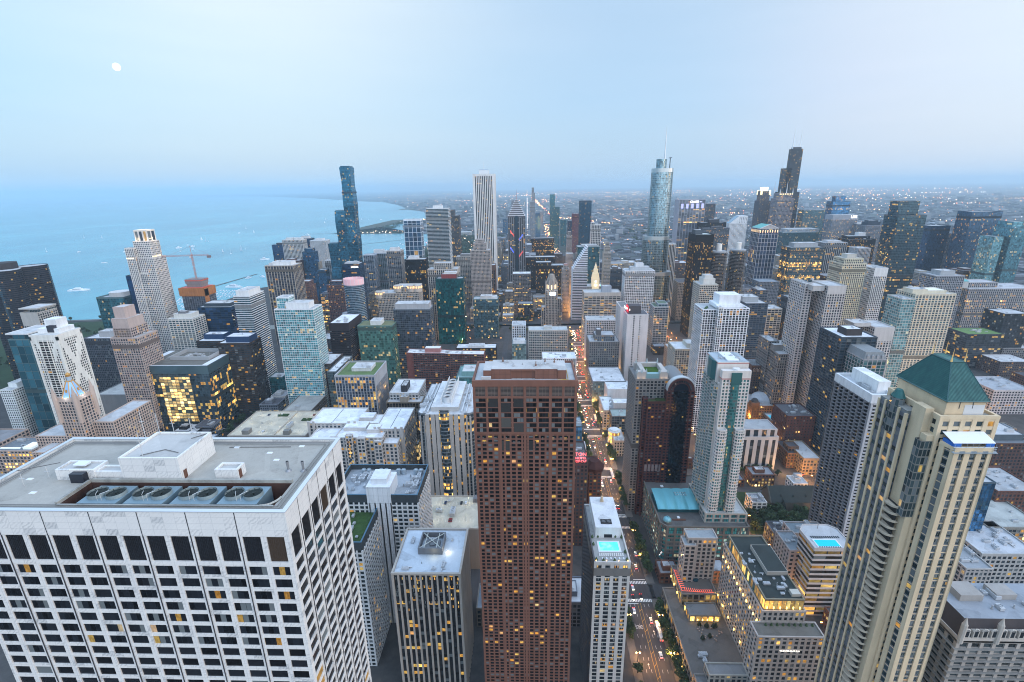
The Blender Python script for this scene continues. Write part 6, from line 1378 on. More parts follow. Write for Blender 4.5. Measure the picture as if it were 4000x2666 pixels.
def gothic():
 off = (-47, -1020, 0); root = stack('gothic_tower', 'ornate gothic stone tower with lit flying buttress crown beside the avenue', 'tower', off, GD)
 W = (.36, .33, .30)
 simple(root, off, rect(-60, -36, -1034, -1007), 0, 105, 'beige_rib', wall=W, bay=3.2, pw=1.5, sh=1.0, dp=.7, gl=G(lit=.06)); simple(root, off, rect(-36, -28, -1030, -1010), 0, 70, 'beige_rib', wall=W); simple(root, off, rect(-68, -60, -1030, -1010), 0, 88, 'beige_rib', wall=W)
 m = MB(); m.prism(ellipse(-48, -1020, 8.5, 8.5, 8), 105, 130, True); m.has_uv = False; m.cyl(-48, -1020, 6, 130, 138, 8, 4.5); part(m, 'octagon_crown', wall(W), root, off)
 m = MB()
 for i in range(8):
  a = i*math.pi/4+.39; c, s = math.cos(a), math.sin(a); m.bar((-48+12*c, -1020+12*s, 105), (-48+12*c, -1020+12*s, 121), 2.0); m.bar((-48+12*c, -1020+12*s, 118), (-48+8*c, -1020+8*s, 128), 1.1); m.cyl(-48+12*c, -1020+12*s, 1.1, 121, 127, 4, .1); m.cyl(-48+7*c, -1020+7*s, .8, 130, 138, 4, .1)
 part(m, 'flying_buttress', wall((.42, .38, .34)), root, off)
 for i in range(8):
  a = i*math.pi/4; m = MB(); m.box(-48+8.7*math.cos(a)-1.1, -48+8.7*math.cos(a)+1.1, -1020+8.7*math.sin(a)-1.1, -1020+8.7*math.sin(a)+1.1, 108, 116); part(m, 'lit_arch', plain((1, .8, .5), em=(1, .72, .4), es=1.2), root, off)
 m = MB(); m.box(-56, -44, -1006.9, -1006.4, 96, 103); part(m, 'blue_white_lights', plain((.7, .9, 1), em=(.65, .85, 1), es=1.8), root, off)
 lamp((-48, -1003, 104), 3000, (1, .75, .5)); lamp((-30, -1008, 80), 2000, (1, .6, .3))
gothic()
def clock_tower():
 off = (-150, -1240, 0); root = stack('clock_tower', 'cream floodlit clock tower with stepped lantern top above a white block', 'tower', off, GD)
 xE, xW, yN, yS, h = fp('wri'); C_ = (.62, .57, .47)
 simple(root, off, rect(xE, xE-58, yN, yS), 0, 70, 'white_grid', wall=(.55, .53, .48), bay=3, gl=G(lit=.2))
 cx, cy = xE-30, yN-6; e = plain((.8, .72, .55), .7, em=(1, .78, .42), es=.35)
 m = MB(); m.box(cx-9, cx+9, cy-9, cy+9, 60, 92); m.box(cx-7, cx+7, cy-7, cy+7, 92, 104); m.prism(ellipse(cx, cy, 5.5, 5.5, 8), 104, 114, True); m.prism(ellipse(cx, cy, 3.4, 3.4, 8), 114, 121, True); m.cyl(cx, cy, 2.4, 121, 131, 8, .1); m.has_uv = False
 part(m, 'clock_stage', e, root, off)
 m = MB(); m.cyl(0, 0, 3.0, 0, .3, 20); o = part(m, 'clock_face', plain((.9, .88, .8), em=(1, .9, .7), es=1), root, (0, 0, 0)); o.location = (cx-off[0], cy+9-off[1], 84); o.rotation_euler = (-math.pi/2, 0, 0)
 for a in (-1, 1):
  for b in (-1, 1): m = MB(); m.cyl(cx+a*7.5, cy+b*7.5, 1.3, 92, 100, 6, .2); part(m, 'corner_finial', e, root, off)
 rnd = random.Random(3); m = MB(); cols = ((.2, .9, .5), (.3, .4, 1), (1, .3, .8), (.9, .9, 1), (.5, 1, .3))
 for i in range(26):
  m = MB(); x = xE-36-i*.85; m.box(x-.5, x+.5, yN-16+rnd.uniform(-5, 4), yN-14, 70.1, 72); part(m, 'terrace_lights', plain(cols[i % 5], em=cols[i % 5], es=1.0), root, off)
 lamp((cx, yN+4, 75), 2500, (1, .8, .5))
clock_tower()
def round_glass():
 cx, cy = 322, -908; off = (cx, cy, 0); root = stack(AP, 'round banded glass tower with glowing pink crown', 'tower', off, GL)
 P = ellipse(cx, cy, 18, 16, 32); simple(root, off, P, 0, 142, 'white_band', gl=G(tint=(.06, .12, .17), metal=.4, lit=.12), wall=(.36, .42, .48), sh=.9, ds=.4, bay=3.5, par=.1)
 m = MB(); Q = ellipse(cx, cy, 18.3, 16.3, 32); m.prism(Q, 142, 153, False, bay=3, floor=11); m.has_uv = False
 part(m, 'pink_crown', plain((.6, .42, .45), .5, em=(1, .45, .5), es=.25), root, off)
 m = MB()
 for p in Q[::2]: m.bar((p[0], p[1], 142), (p[0], p[1], 153.5), .5)
 part(m, 'crown_rib', plain((.7, .68, .7)), root, off)
 P = ellipse(cx+14, cy+4, 12, 12, 24); simple(root, off, P, 0, 88, 'white_band', gl=G(tint=(.06, .12, .17), metal=.4, lit=.12), wall=(.36, .42, .48), sh=.9, ds=.4)
round_glass()
def lakeside_three_lobe():
 cx, cy = 850, -800; off = (cx, cy, 0); root = stack(AP, 'dark bronze curved three lobed tower cut by the left edge', 'tower', off, GL)
 P = []
 for i in range(48):
  a = 2*math.pi*i/48; r = 27+13*math.cos(3*(a-2.2)); P.append((cx+r*math.cos(a)*1.2, cy+r*math.sin(a)*1.2))
 simple(root, off, P, 0, 194, 'brown_band', wall=(.055, .05, .055), gl=G(tint=(.02, .025, .035), lit=.08, metal=.3), bay=2.5, pw=.0, sh=1.5, floor=3.2)
 m = MB(); m.cyl(cx+6, cy+6, 18, 194, 204, 24); part(m, 'round_penthouse', wall((.06, .055, .06)), root, off)
lakeside_three_lobe()
def limestone_spire_block():
 xE, xW, yN, yS, h = fp('bw1'); off = ((xE+xW)/2, (yN+yS)/2, 0); root = stack(AP, 'tall pale stone apartment tower stepping to an uplit crown by the lake', 'tower', off, GL)
 k = dict(wall=(.68, .645, .61), bay=3.0, floor=3.3, pw=1.3, sh=1.4, gl=G(lit=.10, blind=.2, tint=(.03, .04, .055)))
 simple(root, off, rect(xE, xW, yN, yS), 0, 206, 'white_grid', **k)
 simple(root, off, rect(xE+1.5, xE-13, yN+2.5, yS+8), 0, 222, 'white_grid', **k); simple(root, off, rect(xE-10, xW+3, yN-4, yS+3), 206, 232, 'white_grid', **k)
 simple(root, off, rect(xE-14, xW+5, yN-6, yS+6), 232, 250, 'white_grid', **dict(k, bay=8, floor=18, pw=3, sh=4))
 simple(root, off, rect(xE+4, xE-6, yN-5, yS+8), 0, 190, 'white_grid', **k); simple(root, off, rect(xE-14, xE-26, yN+1.6, yN-5), 0, 180, 'white_grid', **dict(k, pw=.7))
 m = MB(); m.box(xE-14.3, xW+4.7, yS+5.7, yN-5.7, 249, 251); part(m, 'lit_cornice', plain((.8, .75, .66), em=(1, .8, .5), es=.35), root, off)
 for x in (xE-17, xW+8): lamp((x, yN-3.5, 236), 1200, (1, .7, .4))
 lamp((xW+1, yN-16, 236), 1200, (1, .7, .4))
 m = MB()
 for i in range(7): x = xE+1-i*1.9; m.box(x-.3, x+.3, yN+2.6, yN+3.1, 205, 206.5)
 for i in range(8): y = yN-5-i*2.6; m.box(xW+2.5, xW+3, y-.3, y+.3, 207, 208.5)
 part(m, 'uplight', plain((1, .8, .5), em=(1, .75, .4), es=3), root, off)
limestone_spire_block()
def unfinished():
 xE, xW, yN, yS, h = fp('con6'); off = ((xE+xW)/2, (yN+yS)/2, 0); root = stack('unfinished_tower', 'tower under construction wrapped in an orange climbing screen at its top', 'tower', off, GL)
 simple(root, off, rect(xE, xW, yN, yS), 0, 140, 'grey_grid', wall=(.26, .27, .3), gl=G(tint=(.05, .06, .08), lit=.05), bay=4, floor=3.5, pw=.6, sh=.7, par=0)
 o = wall((.42, .17, .06), .9, .3)
 m = MB()
 for b in ((xW-2, xE+3, yN+1, yN+1.6), (xE+2.4, xE+3, yS, yN+1), (xW-2, xW-1.4, yS, yN+1)): m.box(*b, 138, 152)
 part(m, 'orange_screen', o, root, off)
 m = MB(); m.box(xW-2, xW-.5, yN-9, yN+1.2, 60, 150); part(m, 'orange_hoist_tower', o, root, off)
 m = MB(); m.box(xW+6, xE-8, yS+6, yN-6, 140, 158); m.box(xW+5, xE-7, yS+5, yN-5, 158, 166); part(m, 'concrete_core', wall((.32, .28, .28)), root, off)
 m = MB(); m.box(xW+4.5, xE-6.5, yS+4.5, yN-4.5, 163, 164.5); m.box(xW+1, xE-1, yS, yN, 151, 152.3); part(m, 'formwork_edge', plain((.6, .1, .06)), root, off)
 cx, cy = xE-22, yN-14; r2 = stack('tower_crane', 'red tower crane standing on the unfinished tower', 'crane', (cx, cy, 150), None); o2 = (cx, cy, 150)
 red = plain((.42, .17, .12), .5)
 m = MB()
 for a in (-1, 1):
  for b in (-1, 1): m.bar((cx+a, cy+b, 150), (cx+a, cy+b, 208), .3)
 for k in range(14):
  z = 150+k*4.1
  for (a, b, c_, d) in ((-1, 1, 1, 1), (1, 1, 1, -1), (1, -1, -1, -1), (-1, -1, -1, 1)): m.bar((cx+a, cy+b, z), (cx+c_, cy+d, z+4.1), .25)
 part(m, 'mast', red, r2, o2)
 def jib(u, z, end):
  m = MB(); d = Vector((1, .18, .0)).normalized()*(1 if end > 0 else -1); L = abs(end)
  for k in range(int(L/3)):
   p = Vector((cx, cy, z))+d*(k*3); q = Vector((cx, cy, z))+d*(k*3+3); up = Vector((0, 0, 1.8)); sd = Vector((-d.y, d.x, 0))*.9
   m.bar(p+sd, q+sd, .2); m.bar(p-sd, q-sd, .2); m.bar(p+up, q+up, .2); m.bar(p+sd, q+up, .2); m.bar(p-sd, q+up, .2)
  return m
 part(jib(0, 205, 55), 'jib', red, r2, o2); part(jib(0, 205, -28), 'counter_jib', red, r2, o2)
 m = MB(); m.bar((cx, cy, 208), (cx, cy, 222), .6); part(m, 'tower_head', red, r2, o2)
 m = MB(); m.bar((cx, cy, 221), (cx+34, cy+6, 207), .2); m.bar((cx, cy, 221), (cx-26, cy-5, 207), .2); part(m, 'stay_cable', plain((.3, .2, .2)), r2, o2)
 m = MB(); m.box(cx-29, cx-24, cy-7, cy-3, 201, 205); part(m, 'counterweight', plain((.2, .15, .15)), r2, o2)
 m = MB(); m.box(cx+1, cx+3, cy+.5, cy+2.5, 202, 205); part(m, 'cab', plain((.6, .6, .6)), r2, o2)
unfinished()
def braced():
 xE, xW, yN, yS, h = fp('ont'); off = ((xE+xW)/2, (yN+yS)/2, 0); root = stack(AP, 'white concrete tower with diagonal bracing made of filled in windows', 'tower', off, GL)
 xW, yS = 488.3, -519; P = rect(xW, xE, yS, yN-4); fl, by = 2.72, 2.2; Wm = wall((.74, .725, .67))
 m = MB(); m.prism(P, 0, 168, cap=False, bay=by, floor=fl); part(m, 'window_wall', glass(lit=.06, tint=(.015, .015, .02), blind=.05), root, off)
 f = MB(); frame(f, P, 0, 168, by, fl, .7, .8, .25, .2, 0)
 for a, tt, nn, L in (((xE, yN-4), (-1, 0), (0, 1), xE-xW), ((xW, yN-4), (0, -1), (-1, 0), yN-4-yS)):
  nb = max(1, round(L/by)); st = L/nb; rows = []
  for r in range(int(168/fl)):
   z = r*fl; u = (168-z)/(L*2.6)   # zigzag of blocked windows
   cells = set()
   for ph in (0, 1):
    q = ((u+ph) % 2.0); q = q if q <= 1 else 2-q; c_ = int(q*(nb-1)+.5)
    for cc in (c_-1, c_, c_+1) if nn != (0, 1) else (c_, c_+1):
     if 0 <= cc < nb and not (nn == (0, 1) and .30 < cc/nb < .62): cells.add(cc)
   rows += [(cc*st, cc*st+st, .05, .3, z+.1, z+fl-.02) for cc in cells]
  f.obb(a, tt, nn, rows)
  f.obb(a, tt, nn, [(-.36, L, 0, .4, 164, 170), (-.36, 1.4, 0, .4, 0, 168), (L-1.4, L, 0, .4, 0, 168)])
 part(f, 'concrete_frame', Wm, root, off)
 m = MB(); L = xE-xW; m.box(xE-L*.62, xE-L*.3, yN-4, yN-3.6, 0, 163)
 o = MB(); o.prism(rect(xE-L*.62, xE-L*.30, yN-4.5, yN-3.5), 0, 164, cap=False, bay=L*.16, floor=fl); part(o, 'balcony_strip', glass(lit=.08, tint=(.025, .022, .022), blind=.04), root, off)
 f = MB(); frame(f, rect(xE-L*.62, xE-L*.30, yN-4.5, yN-3.5), 0, 164, L*.16, fl, .35, .55, .4, .35, 0); part(f, 'balcony_rail', Wm, root, off)
 m = MB(); m.ngon([(x, y, 170) for x, y in P]); part(m, 'roof', roofm((.62, .62, .6)), root, off)
 m = MB(); m.box(xW+6, xE-10, yS+6, yN-14, 170, 184); m.box(xW+2, xE-4, yS+4, yN-10, 170, 175); part(m, 'penthouse', wall((.72, .73, .73)), root, off)
 m = MB(); m.box(xE-22, xE-15, yN-13.9, yN-9.7, 171, 178); part(m, 'dark_opening', plain((.03, .03, .04)), root, off)
braced()
def mansion_tower():
 off = (500, -500, 0); root = stack('spired_block', 'pinkish stone block with a corner tower under a floodlit blue and gold spire', 'tower', off, GL)
 Wc = (.52, .41, .35); W = wall(Wc); k = dict(wall=Wc, bay=3.4, floor=3.5, pw=1.6, sh=1.5, gl=G(lit=.12))
 xE, xW, yN, yS = 511, 488.5, -490, -512
 simple(root, off, rect(xE, xW, yN, yS), -80, 95, 'pink_grid', **k); simple(root, off, rect(xW, 466, -503, -560), -80, 64, 'pink_grid', **k); simple(root, off, rect(xE+2, xE+38, -492, -520), -80, 52, 'pink_grid', **k); simple(root, off, rect(533, 520, -470, -505), -80, 44, 'pink_grid', **k)
 for x, y in ((xE, yN), (xW, yN), (xE, yS), (xW, yS)): m = MB(); m.prism(ellipse(x, y, 2.3, 2.3, 8), 70, 104, True); m.has_uv = False; m.cyl(x, y, 1.6, 104, 113, 8, .2); part(m, 'corner_turret', W, root, off)
 cx, cy = (xE+xW)/2, (yN+yS)/2
 m = MB(); m.box(xW+1.2, xE-1.2, yS+1.2, yN-1.2, 95, 99); part(m, 'parapet', W, root, off)
 A = ellipse(cx, cy, 10.5, 10.5, 8, math.pi/8); B = ellipse(cx, cy, 3.2, 3.2, 8, math.pi/8)
 m = MB()
 for i in range(8): j = (i+1) % 8; m.add([(*A[i], 98), (*A[j], 98), (*B[j], 115), (*B[i], 115)], [(0, 1, 2, 3)])
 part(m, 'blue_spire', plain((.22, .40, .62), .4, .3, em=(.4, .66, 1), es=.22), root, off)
 gold = plain((.55, .30, .09), .45, .4)
 m = MB()
 for i in range(8): m.bar((*A[i], 98), (*B[i], 115), .8); m.bar((*B[i], 115), (*B[(i+1) % 8], 115), 1.0)
 m.cyl(cx, cy, 2.2, 120, 122.4, 10, 2.5); m.cyl(cx, cy, 2.5, 122.4, 124.4, 10, .6); part(m, 'gold_rib', gold, root, off)
 m = MB(); m.cyl(cx, cy, 2.0, 115, 120, 8); part(m, 'lantern', plain((.4, .5, .6), .4), root, off)
 for i in (0, 1, 2, 3): a = math.pi/2*i+math.pi/2; m = MB(); m.cyl(cx+7*math.cos(a), cy+7*math.sin(a), 1.2, 104, 107, 8, .8); part(m, 'gold_dormer', gold, root, off)
 lamp((cx*.8, -18+.8*(yN+1.5+18), 309+.8*(99-309)), 500, (.8, .9, 1)); lamp(((xW-1.5)*.8, -18+.8*(cy+18), 309+.8*(99-309)), 500, (.8, .9, 1))
 root.location = (off[0]*.8, -18+.8*(off[1]+18), 309-.8*309); root.scale = (.8, .8, .8)
mansion_tower()
def long_mart_wing():
 root, off = tower((577, 533, -470, -500, 46), 'pink_grid', 'stone_block', 'long low pinkish stone block with amber windows behind the marble tower', 'block', GL, wall=(.5, .39, .33), bay=4, floor=3.6, pw=1.7, sh=1.6, gl=G(lit=.9), roofc=(.18, .2, .22), nclut=8)
 m = MB(); m.box(537, 547, -474, -486, 46, 48.5); m.box(552, 574, -475, -477, 46, 47); part(m, 'lit_skylight', plain((.8, .85, .85), em=(.9, 1, .95), es=.35), root, off)
 tower((630, 578, -478, -512, 50), 'pink_grid', 'stone_block', 'pinkish stone block with square rooftop water tower room, far left', 'block', GL, wall=(.5, .39, .33), bay=4, floor=3.6, pw=1.7, sh=1.6, gl=G(lit=.5), roofc=(.25, .25, .26), up=(PH(.2, .5, .2, .7, 20, wall=(.52, .42, .37)),), nclut=6)
long_mart_wing()
def gold_cube():
 xE, xW, yN, yS, h = fp('cube'); yS = -666
 root, off = tower((xE, xW, yN, yS, h), 'grey_glass', OF, 'big dark glass cube glowing with golden office floors behind the marble tower', 'block', GL, wall=(.10, .14, .16), bay=3.4, pw=.1, sh=.5, floor=4.3, dp=.1, ds=.14, gl=G(tint=(.06, .10, .13), metal=.6, lit=.55, strength=1.6, bump=.03, blind=.05), parapet=.5, roofc=(.14, .13, .11), nclut=0)
 P = rect(xW, xE, yS, yN); m = MB()
 for i in range(4):
  a, b = P[i], P[(i+1) % 4]; L = math.hypot(b[0]-a[0], b[1]-a[1]); tt = ((b[0]-a[0])/L, (b[1]-a[1])/L); m.obb(a, tt, (tt[1], -tt[0]), [(-.2, L, 0, .2, h-11, h-.2)])
 part(m, 'crown_band', plain((.12, .20, .24), .12, .6), root, off)
 w = xE-xW
 o = MB(); o.prism([(xE-w*.30, yN), (xE-w*.72, yN), (xE-w*.72, yN+.2), (xE-w*.30, yN+.2)], 16, h-14, False, bay=5, floor=4.3)
 part(o, 'lit_atrium', glass(tint=(.06, .08, .07), lit=4.0, strength=1.25, mull=.05, warm=1, blind=.05, bump=0), root, off)
 m = MB()
 for z in np.arange(16, h-12, 4.3): m.box(xE-w*.72, xE-w*.3, yN+.2, yN+.36, z-.7, z+.5)
 part(m, 'floor_edge', plain((.10, .15, .17), .2, .5), root, off)
 m = MB()
 for b in ((xW+12, xE-30, yN-24, yN-23.4), (xW+12, xE-30, yS+8, yS+8.6), (xW+12, xW+12.6, yS+8.6, yN-24), (xE-30.6, xE-30, yS+8.6, yN-24)): m.box(*b, h, h+5)
 part(m, 'plant_screen', plain((.42, .44, .46), .5, .2), root, off)
 m = MB(); x = xE-30
 for y in np.arange(yS+8, yN-22, 3.2): m.bar((x, y, h), (x+7, y, h), .3); m.bar((x+7, y, h), (x, y, h+5), .3)
 for x in np.arange(xW+12, xE-30, 3.2): m.bar((x, yS+7, h), (x, yS+2, h), .3); m.bar((x, yS+2, h), (x, yS+8, h+5), .3)
 part(m, 'screen_brace', plain((.5, .52, .53), .5, .3), root, off)
 m = MB()
 for b in ((xW+.8, xE-.8, yN-3, yN-1.2), (xE-10, xE-2, yS+4, yN-4), (xW+1, xW+9, yS+4, yN-4)): m.box(*b, h+.02, h+.3)
 part(m, 'roof_walk', plain((.66, .68, .70)), root, off)
 rnd = random.Random(8); clutter(root, xW+18-off[0], xE-36-off[0], yS+12-off[1], yN-28-off[1], h, 14, rnd, 1.5)
gold_cube()
def ribbed_hospital():
 off = (78, -465, 0); root = stack('hospital_tower', 'pale ribbed hospital tower with bowed glass centre and a row of roof fans', 'tower', off, GN)
 Wc = (.43, .41, .385); W = wall(Wc); gl = dict(tint=(.035, .05, .06), lit=.3, metal=.25, blind=.1, mull=.06, strength=1.8)
 P = [(52, -505), (104, -505), (104, -436), (100.5, -433), (96, -433), (96, -430.5), (84, -430.5), (72, -430.5), (60, -430.5), (60, -433), (55.5, -433), (52, -436)]
 m = MB(); m.prism(P, 0, 108, cap=False, bay=1.9, floor=3.7); part(m, 'window_wall', glass(**gl), root, off)
 f = MB()
 for x, w in ((94.4, 1.9), (89.2, 1.9), (84.8, 1.7), (72.2, 1.7), (67.4, 1.9), (62, 1.9)): f.box(x-w, x+w, -430.6, -429.2, 0, 109)
 for x, w in ((101.5, .8), (54.5, .8), (98, .7), (58, .7)): f.box(x-w, x+w, -433.2, -432.2, 0, 106)
 for y in np.arange(-500, -438, 6.2): f.box(51.2, 52.1, y-1.2, y+1.2, 0, 107); f.box(103.9, 104.8, y-1.2, y+1.2, 0, 107)
 part(f, 'stone_rib', W, root, off)
 f = MB(); frame(f, P, 0, 108, 99, 3.7, 0, .7, .2, .12, .6); part(f, 'spandrels', wall((.22, .24, .26)), root, off)
 bow = [(83, -430.4)]+[(78.5+4.6*math.cos(a), -430.2+2.8*math.sin(a)) for a in np.linspace(0, math.pi, 9)]+[(74, -430.4)]
 m = MB(); m.prism(bow, 0, 113, True, bay=1.3, floor=3.7); part(m, 'bowed_bay', glass(**dict(gl, lit=.75)), root, off)
 f = MB(); frame(f, bow, 0, 112, 9, 3.7, 0, .9, .1, .14, .2); part(f, 'bowed_bay_spandrel', wall((.2, .24, .27)), root, off)
 m = MB(); m.ngon([(x, y, 108.2) for x, y in P]); part(m, 'roof', roofm((.56, .57, .58)), root, off)
 m = MB(); m.box(66, 92, -503, -438, 108, 112.5); part(m, 'penthouse', wall((.5, .5, .49)), root, off)
 m = MB(); m.ngon([(x, y, 112.55) for x, y in rect(66, 92, -503, -438)]); part(m, 'penthouse_roof', roofm((.62, .63, .64)), root, off)
 for x0, x1 in ((94, 95.2), (97.5, 98.6), (62, 63.2), (58, 59)): m = MB(); m.box(x0, x1, -503, -434, 108.2, 110); part(m, 'roof_duct', plain((.58, .6, .62), .4, .4), root, off)
 for x in (73.5, 83.5):
  m = MB(); n = 18
  for k in range(n): y0, y1 = -500+k*3.2, -500+(k+1)*3.2; m.bar((x, y0, 112.5), (x, y1, 119), .3); m.bar((x, y0, 119), (x, y1, 112.5), .3)
  m.bar((x, -500, 119), (x, -442, 119), .4); m.bar((x, -500, 112.6), (x, -442, 112.6), .4); part(m, 'roof_truss', plain((.72, .74, .75), .4, .4), root, off)
 for k in range(6):
  y = -450-k*8.4; m = MB(); m.cyl(78.5, y, 3.3, 112.5, 117, 20); m.cyl(78.5, y, 3.0, 117, 118.4, 20, 3.3, cap=False); part(m, 'fan_shroud', plain((.7, .72, .73), .4, .3), root, off)
  m = MB(); m.cyl(78.5, y, 2.7, 117.1, 117.2, 18); part(m, 'fan', plain((.02, .02, .025)), root, off)
 rnd = random.Random(1); clutter(root, 52-off[0], 66-off[0], -500+465, -440+465, 108.3, 10, rnd, 1.2); clutter(root, 92-off[0], 103-off[0], -500+465, -440+465, 108.3, 6, rnd, 1.2)
 wm = glass(tint=(.03, .05, .06), lit=.75, blind=.05, mull=.05, strength=1.8)
 windows_parts(root, off, (91.9, -430.5), (-1, 0), (0, 1), 1, 28, 1, 3.7, .0, 104, 1.6, 2.6, wm, .12, 28); windows_parts(root, off, (69.8, -430.5), (-1, 0), (0, 1), 1, 28, 1, 3.7, 0, 104, 1.3, 2.6, wm, .12, 28)
ribbed_hospital()
def stepped_hospital():
 off = (166, -465, 0); root = stack('hospital_block', 'stepped cream hospital with two white roofed wings and bay windows', 'block', off, GN)
 Wc = (.50, .475, .45); k = dict(wall=Wc, bay=4.2, floor=3.8, pw=2.0, sh=1.6, dp=.5, gl=G(lit=.35, tint=(.03, .045, .06)))
 rc = (.70, .72, .75)
 for P, h in ((rect(122, 150, -494, -446), 85), (rect(172, 221, -494, -458), 85), (rect(140, 186, -468, -434), 82), (rect(186, 212, -458, -432), 80), (rect(126, 146, -446, -434), 76), (rect(150, 172, -480, -460), 84)):
  simple(root, off, P, 0, h, 'white_grid', roofc=rc, **k)
 for x0, x1, h in ((183, 190, 83), (168, 174, 86), (156, 163, 83), (140, 147, 80)): simple(root, off, rect(x0, x1, -434, -430.5), 0, h, 'white_grid', roofc=rc, **dict(k, bay=3.5, pw=1.2))
 for x0, x1, y0, y1, z in ((160, 182, -462, -448, 82), (146, 158, -456, -444, 82), (158, 172, -478, -466, 84)): m = MB(); m.box(x0, x1, y0, y1, z, z+4); part(m, 'penthouse', wall((.56, .54, .52)), root, off); m = MB(); m.ngon([(x, y, z+4.02) for x, y in rect(x0, x1, y0, y1)]); part(m, 'penthouse_roof', roofm(rc), root, off)
 m = MB()
 for a, b in (((136, -492), (136, -450)), ((198, -492), (198, -462)), ((198, -462), (206, -440))): m.bar((*a, 85.15), (*b, 85.15), .35)
 part(m, 'roof_seam', plain((.1, .11, .12)), root, off)
 m = MB()
 for x in (124, 130, 146, 150, 174, 180, 216, 221): m.box(x-1.2, x+1.2, -458 if x > 150 else -446, (-458 if x > 150 else -446)+1.2, 60, 88)
 part(m, 'stepped_bay', wall(Wc), root, off)
 wm = glass(tint=(.03, .05, .07), lit=.7, blind=.1, mull=.05, strength=1.6)
 windows_parts(root, off, (186.5, -430.5), (-1, 0), (0, 1), 1, 16, 1, 3.8, 0, 78, 2.2, 2.4, wm, .7, 16); windows_parts(root, off, (171, -430.5), (-1, 0), (0, 1), 1, 16, 1, 3.8, 0, 80, 2.2, 2.4, wm, .7, 16)
 root2, off2 = tower((149, 119.5, -487.6, -497, 45), 'lit_office', 'skybridge', 'yellow lit glass bridge linking the two pale hospital buildings', 'bridge', None, wall=(.2, .17, .12), gl=G(lit=9, strength=.75, warm=1, bump=0), bay=2.4, floor=4.6, sh=1.2, nclut=0, z0=26, roofc=(.28, .3, .32))
stepped_hospital()
def serpentine():
 off = (125, -716, 0); root = stack(AP, 'long low red brick slab bent in three with rows of dark balconies', 'block', off, GN)
 P = [(66, -724), (118, -727), (128, -731), (168, -733), (184, -735), (184, -716), (167, -713), (127, -711.6), (117, -708.5), (66, -706)]
 simple(root, off, P, 0, 72, 'brown_band', wall=(.23, .10, .085), bay=3.6, floor=2.9, pw=.5, sh=1.0, ds=.8, dp=.5, gl=G(lit=.14), roofc=(.68, .66, .66), blank=[(4, 0, 1, .0, .001)])
 f = MB(); f.box(183.8, 184.5, -735, -716, 0, 72); f.box(170, 184.2, -716.5, -714.2, 0, 72); part(f, 'brick_end_wall', wall((.23, .09, .08)), root, off)
 m = MB(); m.box(133, 156, -728, -717, 72, 79); part(m, 'penthouse', wall((.40, .19, .18)), root, off); m = MB(); m.ngon([(x, y, 79.02) for x, y in rect(133, 156, -728, -717)]); part(m, 'penthouse_roof', roofm((.68, .68, .67)), root, off)
 rnd = random.Random(6); clutter(root, -55, 5, -8, 6, 72.1, 12, rnd, 1.0); clutter(root, 32, 52, -14, -2, 72.1, 4, rnd, 1.0)
serpentine()
def balcony_grid():
 off = (-235, -607, 0); root = stack(AP, 'white gridded apartment tower with square penthouse and corner terraces', 'tower', off, GN)
 k = dict(wall=(.74, .76, .78), bay=3.3, floor=3.0, pw=.75, sh=.75, dp=.6, ds=.5, gl=G(tint=(.025, .035, .045), lit=.14, blind=.14))
 simple(root, off, rect(-209.5, -228, -597, -628), 0, 165, 'white_grid', **k); simple(root, off, rect(-228, -262, -593.5, -628), 0, 167, 'white_grid', **dict(k, pw=1.0, bay=3.8))
 simple(root, off, rect(-226, -231, -592.4, -600), 0, 169, 'white_grid', **k)
 m = MB(); m.box(-254, -229, -622, -602, 167, 182); m.box(-256.5, -225, -624, -600, 167, 171); part(m, 'penthouse', wall((.76, .78, .80)), root, off)
 m = MB(); m.ngon([(x, y, 182.05) for x, y in rect(-254, -229, -622, -602)]); part(m, 'penthouse_roof', roofm((.74, .75, .76)), root, off)
 for x, y in ((-213, -600), (-216, -604), (-258, -596)): m = MB(); m.cyl(x, y, 2, 166, 168.5, 7, .5); part(m, 'planter', plain((.03, .08, .025)), root, off)
balcony_grid()
def red_sign_hotel():
 off = (-166, -780, 0); root = stack(HO, 'white hotel of two bare slabs with a red glowing sign between them', 'tower', off, GN)
 c = (.66, .63, .62)
 xE, xW, yN, yS, h = fp('red1'); simple(root, off, rect(xE, xW, yN, yN-30), 0, h, 'white_grid', wall=c, bay=2.9, floor=2.9, pw=1.1, sh=1.2, gl=G(lit=.12), roofc=(.12, .12, .13), blank=[(2, .0, .27, 0, 1), (2, .36, .58, 0, 1), (2, .66, 1, 0, 1)])
 a, b, c2, d, h2 = fp('red0'); simple(root, off, rect(a, b, c2, c2-40), 0, h2, 'white_grid', wall=c, bay=2.9, floor=2.9, pw=1.1, sh=1.2, gl=G(lit=.1), roofc=(.2, .2, .2), blank=[(2, 0, 1, 0, 1)])
 m = MB(); m.box(xW+10, xE-3, yN-24, yN-8, h, h+12); part(m, 'dark_penthouse', wall((.12, .105, .11)), root, off)
 m = MB(); m.box(xE-2.6, xE-2.4, yN-24, yN-8, h+1, h+12); part(m, 'red_sign_panel', plain((.5, .02, .04), em=(1, .03, .06), es=.5), root, off)
 sign_text('s', (xE-2.2, yN-16, h+6.5), 6, (1, .85, .8), root, off, 'Marriott', (1, .25), 3, ext=.2)
 lamp((xE+3, yN-16, h+6), 2500, (1, .1, .12))
red_sign_hotel()
